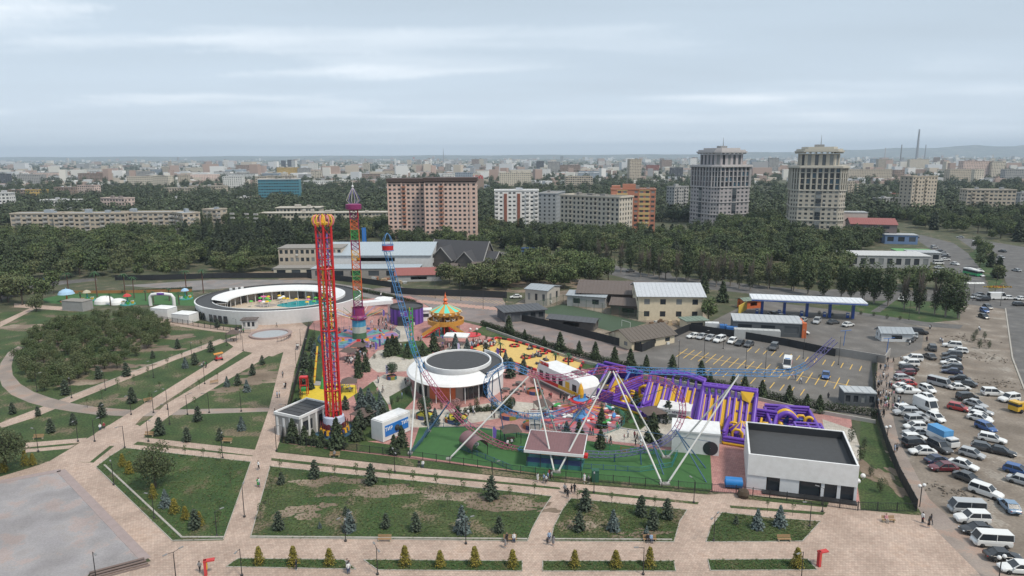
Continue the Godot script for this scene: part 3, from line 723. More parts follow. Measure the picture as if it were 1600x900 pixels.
	for a in [[0.0, 0.0, 30.0, 16.0, 4.0, 8.5, 0.0], [-5.0, 5.0, 18.0, 12.0, 4.0, 6.5, 1.57], [7.0, 5.5, 15.0, 10.0, 3.6, 5.0, 1.57], [10.0, 2.0, 22.0, 14.0, 3.4, 4.6, 0.0]]:
		var g := MB.new()
		var bs := Basis(Vector3.UP, a[6])
		var of := Vector3(a[0], 0, a[1])
		for s: int in [-1, 1]:
			var hw: float = a[2] / 2
			var hd: float = a[3] / 2
			var e := [Vector3(-hw, a[4], hd * s), Vector3(hw, a[4], hd * s), Vector3(hw, a[4] + a[5], 0), Vector3(-hw, a[4] + a[5], 0)]
			for i in 4: e[i] = of + bs * e[i]
			if s > 0: g.quad(e[0], e[1], e[2], e[3])
			else: g.quad(e[1], e[0], e[3], e[2])
		part(rt, "roof", g, slate)
		g = MB.new()
		for s: int in [-1, 1]:
			var hw2: float = a[2] / 2 - 0.5
			var hd2: float = a[3] / 2
			g.tri(of + bs * Vector3(hw2 * s, a[4], hd2 * s), of + bs * Vector3(hw2 * s, a[4], -hd2 * s), of + bs * Vector3(hw2 * s, a[4] + a[5] - 0.4, 0))
		g.obox(Transform3D(bs, of + Vector3.UP * a[4] * 0.5), Vector3(a[2] - 1.2, a[4], a[3] - 1.2))
		part(rt, "wall", g, mt("dark_timber", 0.11, 0.10, 0.095))
		g = MB.new()
		for s: int in [-1, 1]:
			for e2: int in [-1, 1]:
				g.bar(of + bs * Vector3((a[2] / 2 + 0.05) * s, a[4], a[3] / 2 * e2), of + bs * Vector3((a[2] / 2 + 0.05) * s, a[4] + a[5], 0), 0.35, 0.35)
		part(rt, "gable_trim", g, mt("grey_trim", 0.30, 0.29, 0.28))
	var red := mt("red_metal_roof", 0.26, 0.085, 0.075, 0.6)
	gable("house", "small house with faded red metal roof beside the back car park", "house", Vector3(-41.21,0,-302.61), 0.1, 20.0, 9.0, 3.0, 2.4, mt("grey_render", 0.36, 0.36, 0.36), red, 0)
	for a in [[-32.06,-310.66,8,5,"small summer pavilion with brown hipped roof nearest the red-roofed house"],[-29.64,-322.94,8,5,"small summer pavilion with brown hipped roof below the restaurant"],[-21.07,-312.08,26,4,"long low dark-roofed pavilion in the restaurant garden"],[-9.8,-327.99,18,5,"low brown-roofed pavilion east of the restaurant"]]:
		gable("garden_pavilion", a[4], "pavilion", yv(a[0], a[1]), rnd(-0.4, 0.5), a[2], a[3] + 1.0, 2.6, 1.5, mt("pale_render", 0.42, 0.39, 0.35), mt("brown_roof", 0.12, 0.095, 0.085), 0)
	# yard east of the back car park
	var creamw := mt("cream_wall", 0.60, 0.52, 0.385)
	gable("house", "two-storey cream house with pale metal roof beside the football pitch", "house", Vector3(53.16,0,-233.62), -0.06, 21.0, 20.0, 8.2, 2.6, creamw, mt("pale_metal_roof"), 4, 0.9)
	gable("barn", "open barn with dark brown sheet roof behind the pitch", "barn", Vector3(38.13,0,-255.44), -0.2, 24.0, 22.0, 5.0, 2.6, mt("brown_wall", 0.11, 0.085, 0.075), mt("brown_roof"), 0, 1.0)
	gable("barn", "brown-roofed lean-to beside the cream house", "barn", Vector3(40.95,0,-234.85), -0.3, 12.0, 9.0, 3.6, 1.6, mt("brown_wall"), mt("brown_roof"), 0, 0.6)
	gable("house", "single-storey house with brown-grey pitched roof at the fence corner", "house", Vector3(37.85,0,-196.28), 0.52, 16.0, 10.5, 2.7, 2.2, creamw, mt("grey_brown_roof", 0.12, 0.10, 0.085), 3, 0.7)
	gable("shed", "grey shed with shallow roof behind the football pitch", "shed", Vector3(28.23,0,-248.8), -0.35, 14.0, 9.0, 4.0, 1.0, mt("grey_render"), mt("grey_sheet"), 2, 0.5)
	gable("house", "small two-storey house with white panelled front and grey roof", "house", Vector3(11.49,0,-253.67), -0.5, 9.0, 11.0, 5.6, 1.0, mt("pale_render"), mt("grey_sheet"), 3, 0.4)
	gable("pavilion", "long open cafe pavilion with dark curved roof by the pitch", "pavilion", Vector3(19.61,0,-215.11), -0.42, 15.0, 5.0, 2.8, 0.7, mt("dark_timber"), mt("charcoal_sheet", 0.085, 0.09, 0.10), 0, 0.8)
	flat_shed("pavilion", "dark flat-roofed cafe building at the fence corner", "pavilion", Vector3(2.99,0,-227.85), 0.3, 14.0, 9.0, 3.4, mt("charcoal_sheet"), mt("charcoal_sheet"), 5, 0.8)
	flat_shed("hut", "small green-roofed hut beside the yard gate", "hut", Vector3(57.52,0,-213.59), 0.2, 7.0, 5.0, 2.8, mt("cream_wall"), mt("green_grey_roof", 0.17, 0.22, 0.18), 1, 0.5)
	# petrol station
	var cs := thing("station_canopy", "long white petrol station canopy on blue columns", "canopy", Vector3(99.49,0,-228.85), -0.235)
	var cb := MB.new()
	cb.bx(0, 5.4, 0, 36, 0.8, 9.0)
	part(cs, "roof", cb, mt("canopy_white", 0.66, 0.68, 0.71, 0.5))
	cb = MB.new()
	cb.bx(0, 5.5, 4.56, 36.1, 0.35, 0.1); cb.bx(18.06, 5.5, 0, 0.1, 0.35, 9.1)
	part(cs, "fascia_stripe", cb, mt("station_blue", 0.02, 0.07, 0.30, 0.4))
	for i in 24:
		cb = MB.new()
		cb.bx(-17.2 + i * 1.5, 6.2, 0, 0.12, 0.1, 8.8)
		part(cs, "roof_rib", cb, mt("canopy_white"))
	for i in 5:
		cb = MB.new()
		cb.bx(-14 + i * 7.2, 0, 0, 0.8, 5.4, 1.4)
		part(cs, "column", cb, mt("station_blue"))
		var pu := thing("fuel_pump", "blue and white fuel pump on an island under the canopy", "fuel pump", cs.transform * Vector3(-15.6 + i * 7.2, 0, 0.2), -0.235, "fuel pumps under the white canopy")
		cb = MB.new()
		cb.bx(0, 0.15, 0, 0.9, 1.7, 0.6)
		part(pu, "body", cb, mt("station_blue"))
		cb = MB.new()
		cb.bx(0, 1.1, 0.31, 0.7, 0.5, 0.04)
		part(pu, "display", cb, mt("white_sheet"))
	var ss := flat_shed("station_shop", "dark grey station shop with pale roof and orange entrance corner", "shop", Vector3(78.34,0,-207.55), -0.23, 20.0, 10.0, 4.2, mt("charcoal_panel", 0.085, 0.095, 0.105), mt("shop_roof", 0.40, 0.42, 0.44), 3, 0.2)
	cb = MB.new()
	cb.bx(10.2, 0, 4.6, 1.2, 4.6, 1.6); cb.bx(10.2, 3.6, 1.5, 0.4, 0.9, 7.0)
	part(ss, "entrance", cb, mt("orange_panel", 0.55, 0.13, 0.04))
	flat_shed("container", "pale grey long storage container below the station shop", "container", Vector3(72.94,0,-200.02), -0.22, 13.0, 2.6, 2.6, mt("container_grey", 0.40, 0.41, 0.41), mt("container_grey"), 0, 0.0)
	for i in 3:
		flat_shed("container", ["white storage box beside the yard fence", "blue storage box beside the white one", "blue storage box beside the station fence"][i], "container", [Vector3(62.47,0,-210.22), Vector3(65.1,0,-206.99), Vector3(66.93,0,-204.63)][i], -0.22, [4.2, 2.2, 3.2][i], 2.4, 2.3, [mt("white_sheet"), mt("box_blue", 0.03, 0.13, 0.36), mt("box_blue")][i], [mt("white_sheet"), mt("box_blue"), mt("box_blue")][i], 0, 0.0)
	gable("guard_house", "white guard hut with grey metal roof by the forecourt exit", "hut", Vector3(112.69,0,-197.9), -0.12, 8.5, 4.5, 2.6, 1.2, mt("white_sheet"), mt("grey_sheet"), 0, 0.5)
	var ks := flat_shed("ticket_kiosk", "dark glazed ticket kiosk with pale flat roof in the car park corner", "kiosk", Vector3(75.86,0,-145.09), -0.17, 6.4, 4.0, 3.0, mt("charcoal_panel"), mt("shop_roof"), 4, 0.15)
	# east side streets
	flat_shed("shop_row", "long low shop with white flat roof behind the poplars", "shop", Vector3(180.28,0,-336.46), -0.14, 40.0, 17.0, 6.0, mt("grey_render"), mt("roof_white", 0.52, 0.52, 0.52), 10)
	flat_shed("kiosk", "blue-fronted kiosk with grey roof at the bend of the avenue", "kiosk", Vector3(237.94,0,-423.03), -0.25, 18.0, 10.0, 5.5, mt("station_wall_blue", 0.14, 0.22, 0.38), mt("shop_roof"), 3)
	flat_shed("shop_row", "small shop with green awning roof beside the avenue", "shop", Vector3(211.24,0,-361.54), -0.2, 18.0, 10.0, 4.0, mt("grey_render"), mt("green_awning", 0.14, 0.34, 0.13), 4)
	flat_shed("shop_row", "low grey-roofed shop next to the green-roofed one", "shop", Vector3(211.03,0,-352.47), -0.2, 14.0, 10.0, 4.6, mt("grey_render"), mt("shop_roof"), 3)
	gable("hall", "grey hall with red metal roof beside the beige tower", "building", Vector3(228.34,0,-439.8), -0.3, 26.0, 22.0, 11.0, 3.0, mt("umber_wall", 0.16, 0.13, 0.125), red, 2)
	flat_shed("annex", "pale pink annex wall behind the red-roofed hall", "building", Vector3(239.49,0,-488.52), -0.2, 18.0, 12.0, 14.0, mt("blush_wall", 0.50, 0.42, 0.39), mt("shop_roof"), 0)

# ---------- the city behind ----------
var kept := []      # footprints that trees stay out of: x, z, radius
func city() -> void:
	var names := ["tan", "white", "pink", "grey", "brown", "cream", "dark", "blue-grey", "ochre", "brick-red"]
	var cols := [[0.46, 0.40, 0.325], [0.68, 0.67, 0.65], [0.60, 0.47, 0.42], [0.36, 0.355, 0.35], [0.30, 0.225, 0.185], [0.60, 0.54, 0.45], [0.085, 0.09, 0.105], [0.28, 0.33, 0.39], [0.52, 0.36, 0.12], [0.30, 0.11, 0.08]]
	var rows := [[-1023.27,-1412.07,20.96,21.67,6,0.2],[-1015.12,-1475.84,51.07,18.65,3,0.1],[-637.58,-998.83,34.68,11.8,4,-0.1],[-595.48,-979.9,29.21,15.14,2,-0.2],[-676.68,-955.8,24.97,10.44,4,0.05],[-641.08,-938.83,25.37,11.11,8,0.05],[-508.02,-697.02,12.03,19.12,1,0.1],[-656.53,-1238.08,46.54,20.16,5,0.0],[-616.67,-1234.32,33.21,21.21,5,-0.2],[-658.66,-1404.77,21.65,17.77,0,0.1],[-497,-1247.72,34.45,19.19,1,0.0],[-944.63,-1576.33,58.89,18.49,4,0.0],[-954.16,-1797.99,65.39,17.82,3,0.05],[-1105.93,-2183.97,36.87,15.72,7,0],[-1068.09,-2177.91,30.19,23.49,0,0.1],[-1073.39,-2422.01,103.12,17.41,5,0],[-837.57,-2215.2,64.69,27.87,4,0.1],[-1428.11,-2395.98,48.68,12.93,1,0],[-1208.51,-2129.08,23.43,19.15,2,0],[-1491.08,-2323.43,42.68,12.54,1,0],[-482.35,-1003.08,41.11,10.03,0,0.05],[-459.62,-1052.77,53.06,10.52,0,-0.03],[-488.17,-747.01,40.03,8.89,1,0],[-397.33,-833.22,30.04,5.33,1,0],[-321.48,-828.3,19.53,6.05,1,0.1],[-302.08,-815.88,7.69,7.45,9,0],[-396.72,-613.86,37.44,7.91,0,0.05],[-631.02,-1975.54,58.73,23.11,8,0.05],[-581.94,-1968.18,35.73,21.25,3,0],[-616.98,-2178.67,29.21,33.27,1,0.1],[-456.96,-1639.97,23.31,20.7,5,0.1],[-475.92,-1892.79,25.12,23.85,2,0],[-1061.76,-3270.63,19.39,35.17,6,0],[-1029.52,-3262.89,19.3,38.01,6,0],[-464.14,-1296.86,20.93,17.59,0,0],[-503.13,-1524.62,62.36,12.39,0,0],[-322.83,-1581.13,56.35,14.27,4,0.05],[-274.97,-1535.6,24.4,13.86,1,0],[-246.49,-1494.55,19.52,12.15,1,0],[-520.35,-2510.37,23.85,29.3,5,0],[-313.65,-2375.23,42.21,25.6,5,0],[-183.58,-2036.31,16.98,31.11,3,0],[-133.87,-1481.36,26.02,16.05,1,0.2],[-98,-1441.74,37.23,19.53,7,0.05],[-184.34,-3601.8,39.96,35.49,4,0],[6.66,-1276.56,58.43,23.07,5,0.05],[-39.52,-1054.67,12.62,9.58,7,0],[-189.9,-1048.76,19.54,6.67,7,0],[111.85,-1165.72,46.6,19,0,0.1],[153.76,-1747.86,29.98,9.46,1,0],[246.08,-1402.39,27.69,45.44,0,0.3],[576.69,-2614.64,40.96,35.18,4,0.1],[392.31,-1664.89,29.49,24,6,0],[375.6,-2925.45,25.88,28.86,1,0],[404,-2918.63,20.61,31.41,1,0],[97.75,-2391.63,25.98,34.35,6,0],[124.42,-2055.88,35.32,35.09,3,0],[165.98,-1980.35,57.11,26.72,4,0],[94.61,-2060.82,20.54,18.54,5,0],[817.89,-3133.67,24.04,42.11,3,0],[826.12,-3316.31,42.36,26.76,1,0],[158.31,-661.06,21.68,24.17,3,0.6],[740.74,-1450.16,93.67,22.25,0,0.03],[817.56,-1478.88,21.51,20.02,4,0],[357.36,-608.6,31.69,34.45,0,0.35],[426.67,-618.33,41.39,22.09,0,-0.2],[591.15,-935.18,38.48,6.82,1,0],[873.32,-1363.38,48.79,23.39,0,0.1],[867.62,-1300.12,17.74,24.66,5,0],[966.22,-1460.1,57.98,38.13,2,0.05],[1008.62,-1454.74,29.39,36.69,5,0.05],[973.52,-1351.64,41.11,23.19,3,-0.1],[1253.59,-2359.15,44.59,36,0,0],[1356.36,-2337.69,64.73,35.67,5,0],[1783.77,-3453.28,32.42,30.95,7,0],[430.64,-888.85,11.84,19.4,0,0.3],[754.65,-2021.58,27.77,43.56,3,0],[481.06,-651.08,11.56,17.3,3,0],[376.29,-696.99,24.94,10.22,3,0.4],[462.35,-846.94,15.01,6.19,9,0],[-393.7,-690.85,32.19,13.92,2,-0.3],[-366.33,-1314.68,61.94,8.33,1,0],[-304.2,-1280.85,48.06,6.96,0,0],[748.54,-2097.93,36.03,28.29,4,0],[467.59,-2320.58,40.78,20.86,9,0],[393.27,-2538.8,40.39,22.8,3,0]]
	for r in rows:
		var ci: int = r[4]
		var c: Array = cols[ci]
		var h: float = r[3]
		var w: float = r[2]
		var far: bool = r[1] < -1150.0
		var size: String = "low" if h < 11 else "mid-rise" if h < 32 else "tall"
		var g := "city blocks between the fun park and the plain" if not far else "far city blocks on the skyline"
		var l := "%s %s block %s" % [size, names[ci], "far off in the hazy city" if far else "among the trees of the near city"]
		var d := clampf(w * 0.4, 10, 16)
		if not far: kept.append([r[0], r[1], w * 0.5 + 3])
		var wk := mt("city_%s" % names[ci].replace("-", "_"), c[0], c[1], c[2], 0.85, "grain")
		block("city_building", l, "building", yv(r[0], r[1] - d * 0.4), r[5], maxf(8, (w - d * absf(sin(r[5]))) / cos(r[5])), d, h, maxi(1, int(h / 3.0)), maxi(2, int(w / 3.6)), wk, {"fw": rnd(0.42, 0.7), "fh": rnd(0.4, 0.55), "group": g, "balc": [1, 4] if ci in [0, 3, 7] and h > 14 and not far else [], "side": 3, "rm": mt("roof_tone_%d" % (ci % 3), [0.30, 0.42, 0.22][ci % 3], [0.30, 0.42, 0.19][ci % 3], [0.30, 0.43, 0.18][ci % 3])})
	# smaller and farther: walls, roof and dark window bands in one mesh each
	for i in 285:
		var py := 249.5 + 30.0 * pow(rng.randf(), 1.9)
		var d := 54.0 * 1081.0 / (py - 243.0 + 0.35)
		var x := rnd(-0.86, 0.86) * d
		var tall := rng.randf() < 0.32 and py < 268
		var h := rnd(18, 42) if tall else rnd(6, 16)
		if py < 253: h *= 1.3
		var w := rnd(14, 30) if tall else rnd(18, 75)
		var ci := [0, 1, 5, 3, 2, 4, 1, 5, 7, 3, 0, 1][rng.randi() % 12] as int
		var b := MB.new()
		var c: Array = cols[ci]
		var k := rnd(0.85, 1.15)
		b.col = Color(c[0] * k, c[1] * k, c[2] * k)
		b.bx(0, 0, 0, w, h, 14)
		b.col = [Color(0.45, 0.46, 0.47), Color(0.22, 0.2, 0.19), Color(0.26, 0.17, 0.15), Color(0.35, 0.35, 0.35)][rng.randi() % 4]
		b.bx(0, h, 0, w + 0.6, 0.7, 14.6); b.bx(w * rnd(-0.3, 0.3), h + 0.7, 0, 5, 2.2, 5)
		b.col = Color(0.06, 0.065, 0.075)
		for f in int(h / 3.1):
			var q := int(w / 3.4)
			for s in q: b.bx(-w / 2 + w * (s + 0.5) / q, f * 3.1 + 1.0, 7.0, 1.7, 1.5, 0.12)
		solo("far_building", b, vc("far_wall_tones", 0.85), "small %s %s in the hazy distance of the city" % [names[ci], "tower block" if tall else "low-rise building"], "building", Vector3(x, 0, -d), rnd(-0.35, 0.35), "small far buildings of the city")
	# beyond those, roofs too small to tell apart
	var fb := MB.new()
	fb.bx(0, 0, 0, 1, 1, 1)
	var fm := MultiMesh.new()
	fm.transform_format = MultiMesh.TRANSFORM_3D; fm.use_colors = true
	fm.mesh = fb.mesh(vc("far_wall_tones"))
	fm.instance_count = 2600
	for i in 2600:
		var d := 54.0 * 1081.0 / (3.0 + 42.0 * pow(rng.randf(), 1.7))
		var tall := rng.randf() < 0.2 and d > 1500
		fm.set_instance_transform(i, Transform3D(Basis(Vector3.UP, rnd(-0.4, 0.4)).scaled(Vector3(rnd(10, 20 if d < 1800 else 50), rnd(12, 34) if tall else rnd(4, 8 if d < 1800 else 13), rnd(9, 14))), Vector3(rnd(-0.88, 0.88) * d, 0, -d)))
		fm.set_instance_color(i, [Color(0.62, 0.60, 0.56), Color(0.50, 0.44, 0.37), Color(0.55, 0.56, 0.58), Color(0.40, 0.30, 0.26), Color(0.68, 0.67, 0.66), Color(0.33, 0.33, 0.34), Color(0.38, 0.28, 0.24)][rng.randi() % 7])
	var fi := MultiMeshInstance3D.new()
	fi.name = "far_rooftops"; fi.multimesh = fm
	fi.set_meta("kind", "stuff")
	add_child(fi)
	# power station stacks
	var ch := [[3358.72,-6332,12.68,107.36,1],[2446.68,-4423.53,9.74,110.51,3],[3232.98,-5614.51,20.9,244.35,3],[3615.53,-6155.76,11.98,131.73,3]]
	for i in 4:
		var r: Array = ch[i]
		var b := MB.new()
		b.lathe([Vector2(r[2] * 0.5, 0), Vector2(r[2] * 0.28, r[3]), Vector2(0.1, r[3])], 14)
		solo("smokestack", b, mt("stack_concrete_%d" % i, [0.42, 0.2, 0.22, 0.2][i], [0.38, 0.19, 0.21, 0.19][i], [0.37, 0.20, 0.22, 0.2][i]), ["slim red-banded smokestack apart from the tall one", "dark smokestack left standing before the tall one, slightly shorter", "tallest concrete smokestack of the power station", "short dark smokestack close behind the tall one"][i].replace("left standing ", ""), "smokestack", yv(r[0], r[1]))
	var mast := MB.new()
	var mp := [[-683.7,-7079.81,13.58,126.29,0]]
	mast.lathe([Vector2(8, 0), Vector2(1, mp[0][3]), Vector2(0.1, mp[0][3])], 6)
	solo("radio_mast", mast, mt("steel_grey"), "thin lattice radio mast rising over the far plain", "mast", yv(mp[0][0], mp[0][1]))
	for i in 2:
		var fp: Array = [[-803.78,-5842.89,22.63,41.8,0],[1759.85,-2730.07,8.57,39.17,0]][i]
		var fl := MB.new()
		fl.tube(Vector3.ZERO, Vector3(0, fp[3], 0), 0.8, 0.4)
		if i == 0:
			fl.obox(Transform3D(Basis(), Vector3(-7, fp[3] - 4, 0)), Vector3(15, 8, 0.3))
			solo("flag", fl, mt("flag_red", 0.5, 0.03, 0.04), "huge red flag on a pole above the far city", "flag", yv(fp[0], fp[1]))
		else:
			fl.bar(Vector3(-20, fp[3] - 3, 0), Vector3(30, fp[3] - 3, 0), 1.2, 1.2)
			solo("tower_crane", fl, mt("crane_ochre", 0.3, 0.2, 0.1), "thin tower crane over the far housing blocks", "crane", yv(fp[0], fp[1]))
	var sg := thing("roof_sign", "red lettered sign on a roof behind the pink apartment block", "sign", Vector3(-49.72,0,-1055.53))
	var sb := MB.new()
	sb.bx(0, 0, 0, 16, 20, 8)
	part(sg, "base", sb, mt("city_brown"))
	letter_row(sg, 5, 16.0, 5.0, Transform3D(Basis(), Vector3(0, 22.6, 4.2)), mt("sign_red", 0.62, 0.03, 0.04, 0.5, ""))
# a row of letter shapes too small in the photograph to be read
func letter_row(parent: Node, n: int, w: float, h: float, t: Transform3D, m: Material) -> void:
	for i in n:
		var b := MB.new()
		var c := w / n
		b.bx(-c * 0.3, -h / 2, 0, c * 0.22, h, 0.12)
		if i % 3 != 1: b.bx(c * 0.25, -h / 2, 0, c * 0.22, h * (1.0 if i % 2 else 0.6), 0.12)
		b.bx(0, h * (0.3 if i % 2 else -0.08), 0, c * 0.4, h * 0.2, 0.12)
		if i % 3 == 1: b.bx(0, -h / 2, 0, c * 0.4, h * 0.2, 0.12)
		part(parent, "letter", b, m).transform = t * Transform3D(Basis(), Vector3(-w / 2 + c * (i + 0.5), 0, 0))

# ---------- trees ----------
func leaves(b: MB, o: Vector3, r: Vector3, count: int, size: float, base: Color, vary := 0.35) -> void:
	for i in count:
		var d := Vector3(rng.randfn(), rng.randfn(), rng.randfn()).normalized()
		var k := pow(rng.randf(), 0.34)
		var p := o + Vector3(d.x * r.x, d.y * r.y, d.z * r.z) * k
		var n := (d + Vector3(rng.randfn(), rng.randfn() + 0.35, rng.randfn()) * 0.55).normalized()
		var u := n.cross(Vector3(rng.randfn(), rng.randfn(), rng.randfn())).normalized() * size * rnd(0.6, 1.25)
		var w := n.cross(u) * rnd(0.55, 0.9)
		var t := 0.84 + rnd(-vary, vary)
		b.col = Color(base.r * t * rnd(0.9, 1.15), base.g * t, base.b * t)
		b.quad(p - u * 0.5, p + w * 0.5 - n * size * 0.1, p + u * 0.5, p - w * 0.5 - n * size * 0.1)
func crown_lumps(h0: float, h1: float, rx: float, lumps: int, count: int, size: float, base: Color) -> MB:
	var b := MB.new()
	var mid := (h0 + h1) * 0.5
	leaves(b, Vector3(0, mid, 0), Vector3(rx * 0.72, (h1 - h0) * 0.42, rx * 0.72), count / 3, size, base)
	for i in lumps:
		var a := TAU * i / lumps + rnd(-0.5, 0.5)
		var y := rnd(h0 + (h1 - h0) * 0.22, h1 - (h1 - h0) * 0.18)
		var q := rx * rnd(0.36, 0.66) * (1.0 - 0.5 * absf(y - mid) / (h1 - h0))
		var rr := rx * rnd(0.3, 0.5)
		leaves(b, Vector3(cos(a) * q, y, sin(a) * q), Vector3(rr, rr * rnd(0.7, 1.0), rr), count * 2 / 3 / lumps, size, base)
	return b
func trunk_mesh(h: float, r: float, limbs: int, spread: float) -> MB:
	var b := MB.new()
	b.pipe([Vector3(0, -0.1, 0), Vector3(0.02 * h, h * 0.45, 0.01 * h), Vector3(-0.01 * h, h * 0.85, 0)], [r, r * 0.75, r * 0.3], 6)
	for i in limbs:
		var a := TAU * i / limbs + rnd(-0.4, 0.4)
		var y := h * rnd(0.35, 0.6)
		b.tube(Vector3(0, y, 0), Vector3(cos(a) * spread, y + h * rnd(0.2, 0.35), sin(a) * spread), r * 0.45, r * 0.12, 5)
	return b
var P := {}
func proto(key: String, crown: MB, trunk: MB, bark := "bark") -> void:
	P[key] = [crown.mesh(vc("foliage", 0.85, 0.12)), trunk.mesh(mt("bark", 0.085, 0.068, 0.052) if bark == "bark" else mt("pale_bark", 0.24, 0.21, 0.18))]
func spruce(h: float, r: float, base: Color, branches := 80, bow := 0.85, droop := 0.25, q := 7) -> MB:    # boughs from trunk to an uneven conical skin, each hung with needle clumps
	var b := MB.new()
	for i in branches:
		var f := pow((i + rng.randf()) / branches, 1.15)
		var a := i * 2.39996 + rnd(-0.3, 0.3)
		var d := Vector3(cos(a), 0, sin(a))
		var l := (r * pow(1.0 - f, bow) * rnd(0.72, 1.15) + 0.05 * r) * (0.75 + 0.25 * minf(1.0, f * 6.0))
		var y := h * (0.04 + 0.93 * f)
		var tone := rnd(0.72, 1.28)
		for j in q:
			var g := (j + 0.6) / q
			var s := h * rnd(0.055, 0.085) * (1.15 - 0.5 * f)
			var p := d * l * g + Vector3(rng.randfn() * 0.03 * r, y - droop * l * g * g + rng.randfn() * 0.012 * h, rng.randfn() * 0.03 * r)
			var n := (d * 0.5 + Vector3(rng.randfn() * 0.5, 0.8 + rng.randfn() * 0.4, rng.randfn() * 0.5)).normalized()
			var u := n.cross(Vector3(rng.randfn(), rng.randfn(), rng.randfn())).normalized() * s
			var w := n.cross(u) * 0.7
			var k := tone * rnd(0.72, 1.0)
			b.col = Color(base.r * k, base.g * k, base.b * k)
			b.quad(p - u, p + w - n * s * 0.4, p + u, p - w - n * s * 0.4)
	return b
func scatter(a: Array, n: int, apart: float) -> Array:
	var pl := poly(a)
	var lo := pl[0]
	var hi := pl[0]
	for p in pl:
		lo = lo.min(p); hi = hi.max(p)
	var out := []
	for tries in n * 12:
		if out.size() >= n: break
		var p := Vector2(rnd(lo.x, hi.x), rnd(lo.y, hi.y))
		if not Geometry2D.is_point_in_polygon(p, pl): continue
		var ok := true
		for q in out:
			if p.distance_squared_to(q) < apart * apart: ok = false; break
		for q in kept:
			if Vector2(q[0], q[1]).distance_to(p) < q[2]: ok = false; break
		if ok: out.append(p)
	return out
func plant(called: String, key: String, label: String, cat: String, group: String, x: float, z: float, s := 1.0, sy := 0.0) -> void:
	var t := thing(called, label, cat, Vector3(x, 0, z), rng.randf() * TAU, group)
	t.scale = Vector3(s, sy if sy > 0.0 else s, s)
	inst(t, "trunk", P[key][1]); inst(t, "crown", P[key][0])

